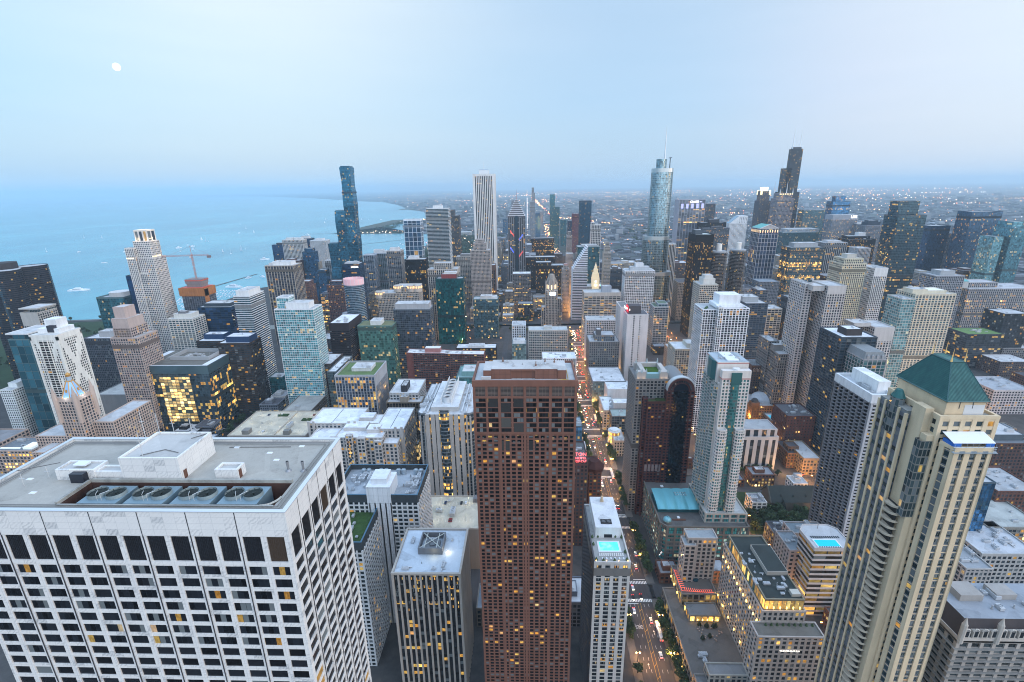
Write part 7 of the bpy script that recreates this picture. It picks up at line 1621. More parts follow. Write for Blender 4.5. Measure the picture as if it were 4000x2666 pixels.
def bay_hotel():
 off = (-140, -275, 0); root = stack(HO, 'pale hotel with dark green roof, glazed lantern storey and row of golden wall lights', 'hotel', off, GN)
 k = dict(wall=(.44, .40, .37), bay=3.3, floor=3.4, pw=1.7, sh=1.5, dp=.4, gl=G(lit=.3, tint=(.03, .035, .04)))
 simple(root, off, rect(-137, -162, -251, -309), 0, 68, 'beige_grid', roofc=(.1, .1, .1), **k)
 simple(root, off, rect(-138.5, -161, -252.5, -308), 68, 75, 'lit_office', wall=(.34, .30, .22), bay=2.6, floor=7, pw=.35, sh=1.0, par=1.0, roofc=(.022, .032, .03), gl=G(lit=5, strength=.85, warm=0, tint=(.05, .12, .11)))
 simple(root, off, rect(-131, -168.5, -240.7, -250.9), 0, 60, 'beige_grid', roofc=(.16, .15, .13), **k)
 simple(root, off, rect(-113, -121, -318, -328), 0, 58, 'beige_grid', roofc=(.3, .33, .35), **k); simple(root, off, rect(-116, -137, -321, -331), 0, 62, 'beige_grid', roofc=(.3, .33, .35), **k)
 m = MB(); m.box(-160.8, -148, -296, -272, 75, 78); part(m, 'penthouse', wall((.42, .40, .36)), root, off); m = MB(); m.ngon([(x, y, 78.02) for x, y in rect(-160.5, -148.3, -295.7, -272.3)]); part(m, 'penthouse_roof', roofm((.022, .032, .031)), root, off)
 m = MB(); m.box(-160, -155, -259, -255, 75, 77.2); part(m, 'stair_head', wall((.5, .48, .42)), root, off)
 rnd = random.Random(12); clutter(root, -7, 3, -30, 20, 75.02, 16, rnd, .75); clutter(root, -20, -9, 4, 20, 75.02, 8, rnd, .75)
 for i, y in enumerate(np.linspace(-307, -254, 12)):
  m = MB(); m.box(-136.4, -135.9, y-.35, y+.35, 57.5, 59); part(m, 'wall_light', plain((1, .7, .3), em=(1, .62, .15), es=5), root, off); lamp((-134.6, y, 60.5), 90, (1, .58, .16), .3)
  if i % 2 == 0: m = MB(); m.box(-136.4, -135.9, y-.3, y+.3, 24, 25.5); part(m, 'wall_light', plain((1, .7, .3), em=(1, .62, .15), es=5), root, off); lamp((-134.4, y, 26.5), 220, (1, .52, .12), .3)
 for x in np.linspace(-159, -140, 6): m = MB(); m.box(x-.3, x+.3, -252.3, -251.9, 69, 70.5); part(m, 'wall_light', plain((1, .7, .3), em=(1, .62, .15), es=4), root, off); lamp((x, -251, 71), 40, (1, .58, .16), .3)
 for x in np.linspace(-166, -139, 9): m = MB(); m.cyl(x, -249, .9, 60, 61.6, 7, .3); part(m, 'planter', plain((.04, .075, .03)), root, off)
 sign_text('s', (-150, -240.1, 50.5), 1.6, (1, .95, .85), root, off, 'THE PENINSULA', (0, 1), 1.5)
 # podium and terrace
 r2 = stack('podium_block', 'low stone podium with terrace cafe, red neon pergola and oval skylight by the avenue', 'block', (-118, -290, 0), GN); o2 = (-118, -290, 0)
 k = dict(wall=(.30, .27, .235), bay=4, floor=5, pw=1.5, sh=1.3, gl=G(lit=1.6, warm=0))
 simple(r2, o2, rect(-101, -137, -250, -322), 0, 16, 'stone_low', roofc=(.13, .12, .11), **k); simple(r2, o2, rect(-110, -135, -306, -334), 16, 26, 'stone_low', roofc=(.13, .115, .10), **k)
 simple(r2, o2, rect(-111.5, -133, -292, -303), 16, 21, 'stone_low', roofc=(.2, .2, .2), **k)
 m = MB(); m.prism(ellipse(-124, -322, 2.7, 4.5, 20), 26, 26.4, True); m.has_uv = False; part(m, 'oval_skylight', plain((.03, .10, .14), .1, .5), r2, o2)
 red = plain((1, .2, .12), em=(1, .12, .06), es=1.1)
 m = MB()
 for k_ in range(10): y = -328+k_*1.9; m.bar((-110.6, y, 27.3), (-113.6, y, 27.3), .22)
 for k_ in range(14): x = -113-k_*1.45; s = -309.5 if k_ > 6 else -311.5+.3*k_; m.bar((x, s, 27.3), (x, s+3, 27.3), .22)
 for b in (((-110.6, -329, 27.3), (-110.6, -308, 27.3)), ((-110.6, -308, 27.3), (-133, -306.5, 27.3))): m.bar(*b, .2)
 part(m, 'neon_pergola', red, r2, o2)
 for y in (-330, -322, -314): m = MB(); m.box(-109.7, -109.2, y-.3, y+.3, 19, 20.5); part(m, 'wall_light', plain((1, .7, .3), em=(1, .62, .15), es=5), r2, o2); lamp((-108.6, y, 21), 160, (1, .55, .15), .3)
 for x in np.linspace(-114, -131, 6): m = MB(); m.box(x-.3, x+.3, -291.8, -291.4, 17.3, 18.6); part(m, 'wall_light', plain((1, .7, .3), em=(1, .62, .15), es=5), r2, o2); lamp((x, -290.5, 19), 60, (1, .55, .15), .3)
 rnd = random.Random(14)
 for i in range(22): x, y = -114-rnd.random()*17, -288+rnd.random()*12; m = MB(); m.cyl(x, y, .5, 16, 16.8, 8); part(m, 'cafe_table', plain((.35, .25, .2)), r2, o2)
 for i in range(7): x, y = -112-rnd.random()*20, -289+rnd.random()*14; m = MB(); m.cyl(x, y, .6, 16, 16.8, 8); m.cyl(x, y, 1.6, 16.8, 18.8, 7, .9); m.cyl(x, y, .9, 18.8, 20, 7, .2); part(m, 'potted_tree', plain((.02, .03, .012)), r2, o2)
 clutter(r2, 2, 12, 20, 36, 16.1, 8, rnd, .8)
 for i in range(12):
  y = -320+i*6; m = MB(); m.box(-100.6, -100.2, y-1.6, y+1.6, 1, 4.4); part(m, 'shop_window', plain((1, .75, .4), em=(1, .6, .2), es=1.2), r2, o2)
  if i % 2: lamp((-98.8, y, 4.5), 260, (1, .6, .22), .4)
 r3, o3 = tower((-101, -131, -196, -249, 20), 'stone_low', 'podium_block', 'low flat roofed store with scattered roof plant at the bottom of the avenue', 'block', GN, wall=(.27, .25, .23), roofc=(.16, .16, .16), nclut=16, gl=G(lit=1.2))
 simple(r3, o3, rect(-108, -131, -244, -252), 20, 26, 'stone_low', wall=(.36, .34, .30), roofc=(.2, .2, .2))
bay_hotel()
def ornate_corner():
 off = (-182, -192, 0); root = stack(AP, 'beige apartment tower with dark mansard, white dormers and rows of balconies, bottom right corner', 'tower', off, GN)
 k = dict(wall=(.42, .38, .34), bay=4.6, floor=3.0, pw=1.7, sh=.8, dp=.9, ds=.35, gl=G(lit=.10, tint=(.03, .04, .045)))
 simple(root, off, rect(-166, -212, -170.5, -193), 0, 138, 'beige_grid', **k)
 f = MB(); frame(f, rect(-166, -212, -170.5, -193), 3, 136, 9.2, 3.0, 0, .28, .9, 1.4, 0); part(f, 'balcony', wall((.34, .33, .31)), root, off)
 m = MB(); m.box(-212.6, -165.4, -193.6, -169.9, 138, 140.4); part(m, 'cornice', wall((.52, .47, .42)), root, off)
 A, B = rect(-165.8, -212.2, -170.2, -193.2), rect(-168.3, -209.7, -172.7, -190.7); m = MB()
 for i in range(4): j = (i+1) % 4; m.add([(*A[i], 140.4), (*A[j], 140.4), (*B[j], 147), (*B[i], 147)], [(0, 1, 2, 3)])
 part(m, 'mansard_roof', wall((.09, .075, .075)), root, off)
 m = MB(); m.ngon([(x, y, 147) for x, y in B]); part(m, 'roof', roofm((.28, .31, .35)), root, off)
 m = MB(); m.box(-182, -173, -188.5, -181, 147, 150); m.box(-196, -188, -188, -182, 147, 149.5); part(m, 'penthouse', wall((.36, .34, .32)), root, off)
 cr = wall((.5, .46, .41))
 for i in range(13):
  x = -168-i*3.4; m = MB(); m.box(x-1.1, x+1.1, -171.6, -169.7, 140.4, 143.4)
  for a in range(6): p, q = math.pi*a/6, math.pi*(a+1)/6; m.bar((x+1.1*math.cos(p), -170, 143.4+1.1*math.sin(p)), (x+1.1*math.cos(q), -170, 143.4+1.1*math.sin(q)), .5)
  d = part(m, 'dormer', cr, root, off); w_ = MB(); w_.box(x-.65, x+.65, -169.7, -169.64, 140.9, 143.6); part(w_, 'dormer_window', plain((.02, .025, .03), .1), d, (0, 0, 0)).location = (-off[0], -off[1], 0)
  if i % 4 == 0: m = MB(); m.cyl(x+1.7, -170, 1.0, 138, 147, 8); m.cyl(x+1.7, -170, .9, 147, 150, 8, .1); part(m, 'turret_finial', cr, root, off)
 rnd = random.Random(3); clutter(root, -25, 12, 4, 17, 147.05, 9, rnd, .9)
ornate_corner()
def pool_block():
 off = (-213, -325, 0); root = stack('parking_block', 'white parking block with open lit decks and a bright blue rooftop pool', 'block', off, GN)
 P = [(-203, -314), (-203, -334), (-208, -340), (-226, -340), (-231, -335), (-231, -314)][::-1]
 simple(root, off, P, 0, 60, 'white_low', wall=(.52, .49, .48), bay=9, floor=4.2, pw=.0, sh=2.2, dp=.2, ds=.3, gl=G(lit=1.0, strength=.45, tint=(.03, .025, .02)), roofc=(.46, .48, .5), blank=[(0, 0, .14, 0, 1)])
 n = NT('pool_water'); n.p.inputs['Base Color'].default_value = (.02, .42, .62, 1); n.p.inputs['Roughness'].default_value = .1; n.p.inputs['Emission Color'].default_value = (.02, .5, .75, 1); n.p.inputs['Emission Strength'].default_value = .55
 m = MB(); m.box(-223.2, -206.2, -323.6, -315.4, 60, 60.35); part(m, 'pool_deck', plain((.7, .73, .74)), root, off)
 m = MB(); m.ngon([(x, y, 60.4) for x, y in rect(-222.3, -207, -322.8, -316.2)]); part(m, 'swimming_pool', n.m, root, off)
 for i in range(14): x = -207-i*1.5; m = MB(); m.box(x-.35, x+.35, -327, -325.2, 60.1, 60.5); part(m, 'sun_lounger', plain((.05, .06, .07)), root, off)
 for i in range(10): x = -207-i*1.6; m = MB(); m.cyl(x, -314.8, .6, 60.1, 61.2, 6, .4); part(m, 'planter', plain((.02, .03, .02)), root, off)
 m = MB(); m.cyl(-217, -336, .3, 60, 64, 6); part(m, 'flue', plain((.3, .3, .3)), root, off)
 tower((-196, -209, -330, -352, 44), 'stone_low', 'office_block', 'small plain pinkish block left of the rooftop pool block', 'block', GN, wall=(.42, .38, .37), bay=4, pw=2.4, sh=2.2, roofc=(.22, .26, .29), gl=G(lit=.15), nclut=4)
 tower((-209, -236, -352, -366, 42), 'stone_low', 'office_block', 'plain pinkish wing behind the rooftop pool block', 'block', GN, wall=(.42, .38, .37), bay=4.5, pw=2.6, sh=2.3, roofc=(.22, .27, .30), gl=G(lit=.1), nclut=3)
pool_block()
def church():
 off = (-262, -450, 0); root = stack('church', 'dark grey slate roofed stone church among trees', 'church', off, GN)
 st = wall((.17, .155, .13)); sl = wall((.045, .06, .06))
 m = MB(); m.box(-284, -236, -456, -436, 0, 12); part(m, 'nave_wall', st, root, off)
 m = MB(); m.add([(-284.5, -435, 12), (-235.5, -435, 12), (-235.5, -446, 24), (-284.5, -446, 24), (-284.5, -457, 12), (-235.5, -457, 12)], [(0, 1, 2, 3), (3, 2, 5, 4)]); part(m, 'slate_roof', sl, root, off)
 m = MB(); m.ngon([(-235.6, -435, 12), (-235.6, -446, 24), (-235.6, -457, 12)][::-1]); m.ngon([(-284.4, -435, 12), (-284.4, -446, 24), (-284.4, -457, 12)]); m.bar((-235.3, -435, 12), (-235.3, -446, 24.5), .9); m.bar((-235.3, -457, 12), (-235.3, -446, 24.5), .9); part(m, 'gable', st, root, off)
 for x in (-246, -258, -270): m = MB(); m.add([(x-1.2, -438.5, 15.8), (x+1.2, -438.5, 15.8), (x, -438.5, 17.8), (x, -441.5, 17.8), (x-1.2, -440, 15.8), (x+1.2, -440, 15.8)], [(0, 1, 2, 2), (0, 2, 3, 4), (1, 5, 3, 2)]); part(m, 'dormer', sl, root, off)
 m = MB(); m.add([(-250, -434, 3), (-244, -434, 3), (-244, -434, 8), (-250, -434, 8), (-247, -434, 15), (-247, -440, 15), (-250, -440, 8), (-244, -440, 8)], [(0, 1, 2, 3), (3, 2, 4, 4), (3, 4, 5, 6), (2, 7, 5, 4)]); part(m, 'porch', sl, root, off)
 m = MB(); m.box(-294, -286, -452, -442, 0, 32); m.cyl(-290, -447, 5.4, 32, 52, 4, .1); part(m, 'bell_tower', st, root, off)
church()
def ribbed_balcony_slab():
 off = (-250, -362, 0); root = stack(AP, 'dark brown tower of zigzag balcony ribs under a white roof, left of the tan tower', 'tower', off, GN)
 P = rect(-241.5, -256, -343, -384); bw = (.16, .15, .155)
 m = MB(); m.prism(P, 0, 160, cap=False, bay=3, floor=2.75); part(m, 'window_wall', glass(tint=(.018, .018, .02), lit=.08, blind=.04), root, off)
 f = MB()
 a, tt, nn = (-241.5, -384), (0, 1), (1, 0)
 rows = []
 for k in range(8): rows.append((k*41/7-.3, k*41/7+.3, 0, 1.3, 0, 161))
 for z in np.arange(2, 160, 2.75):
  for k in range(7): u = k*41/7; rows.append((u+.3, u+41/14, 0, 1.15, z, z+.5)); rows.append((u+41/14, u+41/7-.3, 0, .75, z+.35, z+.85))
 f.obb(a, tt, nn, rows)
 part(f, 'balcony_rib', wall((.30, .30, .32)), root, off)
 f = MB(); rows = [(-.6, .9, 0, .9, 0, 161), (13.5, 14.6, 0, .9, 0, 161)]+[(.9, 13.5, 0, 1.2, z, z+.8) for z in np.arange(2, 160, 2.75)]
 f.obb((-241.5, -343), (-1, 0), (0, 1), rows); part(f, 'end_balcony', wall((.5, .5, .52)), root, off)
 m = MB()
 for b in ((-256.8, -240.2, -343.3, -341.8), (-256.8, -240.2, -385.2, -383.8), (-241.6, -240.2, -383.8, -343.3), (-256.8, -255.4, -383.8, -343.3)): m.box(*b, 160, 166.5)
 part(m, 'white_crown', wall((.62, .64, .66)), root, off)
 m = MB(); m.ngon([(x, y, 164) for x, y in P]); part(m, 'roof', roofm((.5, .52, .54)), root, off)
 m = MB(); m.box(-257.5, -249, -380, -350.5, 161, 173); part(m, 'penthouse', wall((.74, .745, .74)), root, off)
 m = MB(); m.ngon([(x, y, 173.03) for x, y in rect(-257.5, -249, -380, -350.5)]); part(m, 'penthouse_roof', roofm((.78, .79, .80)), root, off)
 rnd = random.Random(4); clutter(root, 1, 8, -16, 15, 164.05, 9, rnd, 1.0)
ribbed_balcony_slab()
def mansard25():
 pass
def signs_and_tops():
 xE, xW, yN, yS, h = fp('hotel'); r, o = hotel; lettered(r, o, (xW+10, yN+.5), h-6, 5, 'LOEWS')
 xE, xW, yN, yS, h = fp('chase'); r, o = chase; lettered(r, o, ((xE+xW)/2-6, yN+1.6), h-5, 9, 'CHASE', (1, 1, 1), 3)
 m = MB()
 for k in range(5): x = xE-9-k*16.5; m.box(x-5, x+3, yN+.9, yN+1.1, h-26, h-11)
 m.bar((xW+16, yN+1.5, h-5), (xW+16, yN+1.6, h-4.9), 6); part(m, 'lit_top_slots', plain((.5, .5, .8), em=(.55, .55, 1), es=.45), r, o)
 xE, xW, yN, yS, h = fp('ubs'); r, o = ubs; lettered(r, o, (xW+14, yN+1.5), h-6, 12, 'UBS', (1, 1, 1), 3)
 r, o = aon; xE, xW, yN, yS, h = fp('aonb'); m = MB(); m.cyl((xE+xW)/2, yN-25, .9, h+10, h+35, 6, .2); part(m, 'antenna', plain((.8, .8, .82)), r, o)
 m = MB()
 for i in range(14): x = xE-18-i*2; m.bar((x, yN-15, h+10), (x, yN-15, h+13), .4)
 part(m, 'roof_railing', plain((.1, .2, .35)), r, o)
 r, o = tg4; xE, xW, yN, yS, h = fp('tg4'); m = MB(); m.cyl((xE+xW)/2-4, (yN+yS)/2, 16, h, h+9, 28); part(m, 'drum_penthouse', wall((.62, .60, .58)), r, o)
 r, o = crn; xE, xW, yN, yS, h = fp('crown')
 for fx, z in ((.04, 0), (.5, 12), (.82, 12), (.97, 12)):
  x = xE+(xW-xE)*fx; m = MB(); m.cyl(x, yN-5, 8, h+z-9, h+z+3, 20); part(m, 'round_corner', wall((.5, .44, .38)), r, o)
  m = MB()
  for i in range(16): a = i*math.pi/8; m.box(x+8.1*math.cos(a)-.5, x+8.1*math.cos(a)+.5, yN-5+8.1*math.sin(a)-.5, yN-5+8.1*math.sin(a)+.5, h+z-2, h+z+1.5)
  part(m, 'crown_lights', plain((1, .7, .35), em=(1, .55, .2), es=1.5), r, o)
 r, o = brn; xE, xW, yN, yS, h = fp('brown')
 for k in range(9): x = xE-4-k*6; lamp((x, yN+2.5, 40), 1500, (1, .5, .12), .5); m = MB(); m.box(x-.6, x+.6, yN+1.5, yN+2.2, 38, 39.5); part(m, 'uplight', plain((1, .6, .2), em=(1, .5, .12), es=4), r, o)
 xE, xW, yN, yS, h = fp('f25'); off = ((xE+xW)/2, (yN+yS)/2, 0)
 r = [ob for ob in bpy.data.objects if ob.get('label', '').startswith('grey mansard roofed')][0]
 A, B = rect(xE, xW, yN, yS), rect(xE-2.5, xW+2.5, yN-2.5, yS+2.5); m = MB()
 for i in range(4): j = (i+1) % 4; m.add([(*A[i], h+.5), (*A[j], h+.5), (*B[j], h+8), (*B[i], h+8)], [(0, 1, 2, 3)])
 m.ngon([(x, y, h+8) for x, y in B]); part(m, 'mansard_roof', wall((.30, .32, .33)), r, off)
 for x in np.linspace(xW+4, xE-4, 4): m = MB(); m.box(x-1.2, x+1.2, yN-1.5, yN+.1, h+1, h+4.5); m.cyl(x, yN-.8, 1.3, h+4.5, h+6, 4, .1); part(m, 'dormer', wall((.33, .34, .35)), r, off)
 r, o = mart; xE, xW, yN, yS, h = fp('mart')
 for (x, y, s, z) in ((xE+6, yN-26, 13, 14), (xE+26, yN-8, 7, 6)):
  m = MB(); m.box(x-s, x+s, y-s, y+s, h, h+z); part(m, 'pavilion', wall((.5, .49, .47)), r, o); m = MB(); m.cyl(x, y, s*1.5, h+z, h+z+s*.75, 4, .2); q = part(m, 'pyramid_roof', plain((.10, .38, .38), .5), r, (x, y, 0)); q.location = (x-o[0], y-o[1], 0); q.rotation_euler[2] = math.pi/4
signs_and_tops()
def red_roof_sign():
 r = [ob for ob in bpy.data.objects if ob.get('label', '').startswith('dark brick hotel carrying')][0]
 xE, xW, yN, yS, h = fp('g01'); o = ((xE+xW)/2, (yN+yS)/2, 0); x = xW+.5
 for body, z, s in (('ALLERTON', h+7.9, 4.4), ('HOTEL', h+4.3, 3.0), ('TIP·TOP·TAP', h+1.2, 2.7)): sign_text('s', (x+1.0, yN+.2, z), s, (1, .16, .17), r, o, body, (0, 1), 1.6, 'RIGHT', .1)
 m = MB()
 for k in range(8): xx = x+1+k*3; m.bar((xx, yN-.6, h), (xx, yN-.6, h+11), .25)
 for z in (2.6, 6.2, 10.8): m.bar((x, yN-.6, h+z), (x+24, yN-.6, h+z), .2)
 part(m, 'sign_frame', plain((.1, .05, .05)), r, o); lamp((x+8, yN+3, h+3), 900, (1, .06, .08), 1.5)
 xE, xW, yN, yS, h = fp('g02'); r = [ob for ob in bpy.data.objects if ob.get('label', '').startswith('red brick corner block')][0]; o = ((xE+xW)/2, (yN+yS)/2, 0)
 m = MB(); m.prism(ellipse((xE+xW)/2, yN-8, 9, 9, 8), h, h+4, True); m.has_uv = False; m.cyl((xE+xW)/2, yN-8, 9.5, h+4, h+9, 8, 4.5); part(m, 'octagon_roof', wall((.09, .035, .03)), r, o)
red_roof_sign()
def corner_pavilion():
 cx, cy = -101, -560; off = (cx, cy, 0); root = stack('glass_pavilion', 'small round glass pavilion glowing amber at a street corner', 'pavilion', off, GN)
 for k in range(5): z = k*5; m = MB(); P = ellipse(cx-3, cy, 7, 7, 24); m.prism(P, z, z+4, False, bay=1.6, floor=4); part(m, 'lit_glass_ring', glass(tint=(.1, .08, .05), lit=7, strength=1.0), root, off); m = MB(); m.prism(ellipse(cx-3, cy, 7.6, 7.6, 24), z+4, z+5, True, True); m.has_uv = False; part(m, 'white_ring', wall((.6, .6, .58)), root, off)
 m = MB(); m.cyl(cx-3, cy, 5.2, 25, 26.5, 20); part(m, 'roof_drum', wall((.66, .67, .68)), root, off)
corner_pavilion()
def dome_hall():
 cx, cy = XY['dome'][0]-12, XY['dome'][1]-20; off = (cx, cy, 0); root = stack('domed_hall', 'brown brick hall with wide pale shallow dome and small onion dome', 'hall', off, GN)
 simple(root, off, rect(cx-26, cx+24, cy-24, cy+22), 0, 24, 'brick_low', wall=(.24, .15, .09), roofc=(.34, .35, .36), gl=G(lit=.5))
 m = MB()
 for k in range(6): a, b = k/6*1.35, (k+1)/6*1.35; m.cyl(cx-4, cy-4, 17*math.cos(a), 24+8*math.sin(a), 24+8*math.sin(b), 28, 17*math.cos(b), k == 5)
 part(m, 'shallow_dome', wall((.5, .54, .58)), root, off, True)
 for x, y in ((cx+19, cy+17), (cx-21, cy+17)):
  m = MB(); m.box(x-5, x+5, y-5, y+5, 0, 29); part(m, 'corner_tower', wall((.22, .14, .1)), root, off); m = MB()
  for k in range(6): a, b = k/6*math.pi/2, (k+1)/6*math.pi/2; m.cyl(x, y, 4.6*math.cos(a), 29+5*math.sin(a), 29+5*math.sin(b), 14, 4.6*math.cos(b)+.01, False)
  part(m, 'onion_dome', wall((.08, .09, .1)), root, off, True)
 bx, by = XY['circ']; r2, o2 = tower((bx, bx-34, by, by-30, 66), 'brick_low', HO, 'dark brick hotel with three blue discs on its flank and arched top windows', 'hotel', GN, wall=(.13, .085, .075), gl=G(lit=.1), roofc=(.16, .17, .18), nclut=7, blank=[(1, 0, 1, 0, 1)])
 for z in (36, 46, 56): m = MB(); m.cyl(0, 0, 4.0, 0, .3, 24); q = part(m, 'blue_disc', plain((.18, .45, .85), .5), r2, (0, 0, 0)); q.location = (bx+.4-o2[0], by-8-o2[1], z); q.rotation_euler = (0, math.pi/2, 0)
 m = MB()
 for k in range(9): x = bx-3-k*3.6; m.bar((x-1, by+.3, 58), (x-1, by+.3, 62), .5); m.bar((x+1, by+.3, 58), (x+1, by+.3, 62), .5); m.bar((x-1, by+.3, 62), (x, by+.3, 63.2), .5); m.bar((x+1, by+.3, 62), (x, by+.3, 63.2), .5)
 part(m, 'arched_trim', wall((.4, .32, .27)), r2, o2)
 gx, gy = XY['fins']; r3, o3 = tower((gx, gx-40, gy, gy-26, 40), 'white_rib', 'office_block', 'pale concrete block with tall dark fins above a row of trees', 'block', GN, wall=(.48, .47, .47), bay=8, pw=5, sh=0, dp=.8, gl=G(lit=.1), roofc=(.36, .37, .38), up=((.05, .95, .05, .95, 9, 'stone_low'),), nclut=9, blank=[(i, 0, 1, .93, 1) for i in range(4)])
 px_, py_ = XY['pool3']; r4, o4 = tower((px_, px_-16, py_, py_-22, 30), 'brick_low', 'office_block', 'brick block with a small turquoise rooftop pool beside the domed hall', 'block', GN, wall=(.2, .16, .14), nclut=0)
 m = MB(); m.ngon([(x, y, 30.2) for x, y in rect(px_-3, px_-11, py_-3, py_-16)]); part(m, 'swimming_pool', plain((.05, .45, .6), .1, em=(.05, .5, .7), es=.5), r4, o4)
dome_hall()
def parking_decks():
 for lab, (x0, x1, y0, y1, z) in (('bright cream parking deck with lamp posts, left deck behind the marble tower', (256, 347, -580, -515, 40)), ('small bright parking deck behind the taupe ribbed block', (42, 90, -402, -357, 40))):
  off = ((x0+x1)/2, (y0+y1)/2, 0); root = stack('parking_garage', lab, 'garage', off, GN)
  m = MB(); m.box(x0, x1, y0, y1, 0, z); part(m, 'garage_body', wall((.32, .30, .28)), root, off)
  m = MB(); m.ngon([(x, y, z+.02) for x, y in rect(x0, x1, y0, y1)]); part(m, 'parking_surface', roofm((.50, .46, .37)), root, off)
  m = MB()
  for b in ((x0, x1, y1-.4, y1), (x0, x1, y0, y0+.4), (x0, x0+.4, y0+.4, y1-.4), (x1-.4, x1, y0+.4, y1-.4)): m.box(*b, z, z+1.2)
  if x1-x0 > 60: m.box(x0+37, x0+37.5, y0+3, y1-3, z, z+1.3)
  part(m, 'parapet', wall((.45, .42, .38)), root, off)
  m = MB()
  for x in np.arange(x0+5, x1-4, 3.0): m.box(x-.06, x+.06, y0+8, y0+13, z+.03, z+.04); m.box(x-.06, x+.06, y1-14, y1-9, z+.03, z+.04)
  part(m, 'bay_lines', plain((.75, .74, .66)), root, off)
  rnd = random.Random(lab); clutter(root, x0+4-off[0], x1-4-off[0], y0+2-off[1], y1-2-off[1], z, 3, rnd, 1.4)
  for b in ((x0+.1, x0+.28),) if x1-x0 > 60 else (): pass
  nx, ny = max(2, int((x1-x0)/20)), max(2, int((y1-y0)/18))
  for i in range(nx):
   for j in range(ny):
    x, y = x0+(i+.5)*(x1-x0)/nx, y0+(j+.5)*(y1-y0)/ny
    m = MB(); m.cyl(x, y, .12, z, z+6.5, 6); m.box(x-1.1, x+1.1, y-.12, y+.12, z+6.4, z+6.6); part(m, 'lamp_post', plain((.55, .55, .52)), root, off)
    lamp((x, y, z+6.2), 700, (1, .86, .55), .5)
  m = MB(); m.box(x0+10, x0+22, y0+20, y0+26, z, z+1.1) if x1-x0 > 60 else m.box(x0+2, x0+8, y0+3, y0+9, z, z+4); part(m, 'hedge_box' if x1-x0 > 60 else 'stair_head', wall((.03, .07, .02)) if x1-x0 > 60 else wall((.2, .2, .21)), root, off)
  if x1-x0 > 60: m = MB(); m.box(x0+45, x0+57, y0+8, y0+14, z, z+1.1); part(m, 'hedge_box', wall((.03, .07, .02)), root, off); m = MB(); m.box(x0+68, x0+76, y1-12, y1-4, z, z+5); m.box(x0+20, x0+27, y1-9, y1-3, z, z+5); part(m, 'stair_head', wall((.3, .29, .27)), root, off)
 DECKS.extend([(256, 347, -580, -515, 40), (42, 90, -402, -357, 40)])
DECKS = []
parking_decks()
# ---------------------------------------------------------------- ground, water, streets
def sheet(name, polys, z, mat, kind='structure'):
 m = MB()
 for p in polys: m.ngon([(x, y, z) for x, y in p])
 o = m.build(name, mat); tag(o, kind=kind); return o
def ground_mat():
 n = NT('city_ground'); tc = n.n('TexCoord'); o = tc.outputs['Object']
 v = n.n('TexVoronoi'); n.l(o, v.inputs['Vector']); v.inputs['Scale'].default_value = .011
 c = n.n('SeparateColor'); n.l(v.outputs['Color'], c.inputs[0])
 f = n.math('ADD', n.math('MULTIPLY', n.noise(.003, 5, o, .7), .6), n.math('MULTIPLY', c.outputs[0], .4))
 far = n.ramp(f, [(.3, (.018, .036, .030)), (.45, (.035, .055, .045)), (.55, (.055, .065, .07)), (.7, (.10, .11, .12))])
 near = n.ramp(n.noise(.08, 5, o, .7), [(.3, (.03, .03, .032)), (.7, (.075, .072, .068))])
 ln = n.n('VectorMath', operation='LENGTH'); n.l(o, ln.inputs[0])
 mr = n.n('MapRange'); n.l(ln.outputs['Value'], mr.inputs[0]); mr.inputs[1].default_value = 1800; mr.inputs[2].default_value = 2600
 n.l(n.mix(mr.outputs[0], near, far), n.p.inputs['Base Color']); n.p.inputs['Roughness'].default_value = .9
 return n.m
sheet('ground', [[(-48000, -58000), (48000, -58000), (48000, 1500), (-48000, 1500)]], 0, ground_mat())
def water_mat():
 n = NT('lake_water'); tc = n.n('TexCoord'); o = tc.outputs['Object']
 n.p.inputs['Base Color'].default_value = (.012, .10, .17, 1); n.p.inputs['Roughness'].default_value = .22; n.p.inputs['IOR'].default_value = 1.33
 mp = n.n('Mapping'); n.l(o, mp.inputs[0]); mp.inputs['Scale'].default_value = (1, .45, 1); mp.inputs['Rotation'].default_value = (0, 0, .5)
 h = n.math('ADD', n.noise(.05, 6, mp.outputs[0], .65), n.math('MULTIPLY', n.noise(.006, 4, mp.outputs[0]), 2.5))
 b = n.n('Bump'); b.inputs['Strength'].default_value = .35; b.inputs['Distance'].default_value = 3.0; n.l(h, b.inputs['Height']); n.l(b.outputs[0], n.p.inputs['Normal'])
 n.l(n.ramp(n.noise(.0012, 5, mp.outputs[0], .7), [(.32, (.022, .20, .28)), (.5, (.045, .27, .35)), (.68, (.075, .36, .43))]), n.p.inputs['Base Color'])
 return n.m
WM = water_mat()
SHORE = [(1240, 700), (1300, -400), (1370, -1000), (1230, -1175), (1000, -1215), (900, -1270), (900, -1600), (760, -1760), (740, -2050), (560, -2130), (548, -2400), (600, -2660), (575, -2800), (640, -3500), (897, -3640), (1100, -4400), (1088, -5387), (1400, -6900), (1800, -7700), (2588, -10081), (3471, -12295), (4622, -13834), (8722, -20322), (16000, -30000), (30000, -40000), (47000, -44000)]
sheet('lake', [SHORE+[(47900, -57000), (47900, 1400), (1240, 1400)]], .4, WM)
RIV = plain((.015, .045, .06), .12, name='river_water')
sheet('river', [[(760, -1095), (760, -1140), (-560, -1140), (-700, -1060), (-720, -1085), (-580, -1185), (-600, -2600), (-650, -2600), (-640, -1200), (-760, -1090), (-740, -1000), (-560, -1090)][:4]+[(-1000, -800), (-1030, -830), (-720, -1105), (-560, -1160)]], .3, RIV)
LAND = wall((.10, .11, .08), .95, .3)
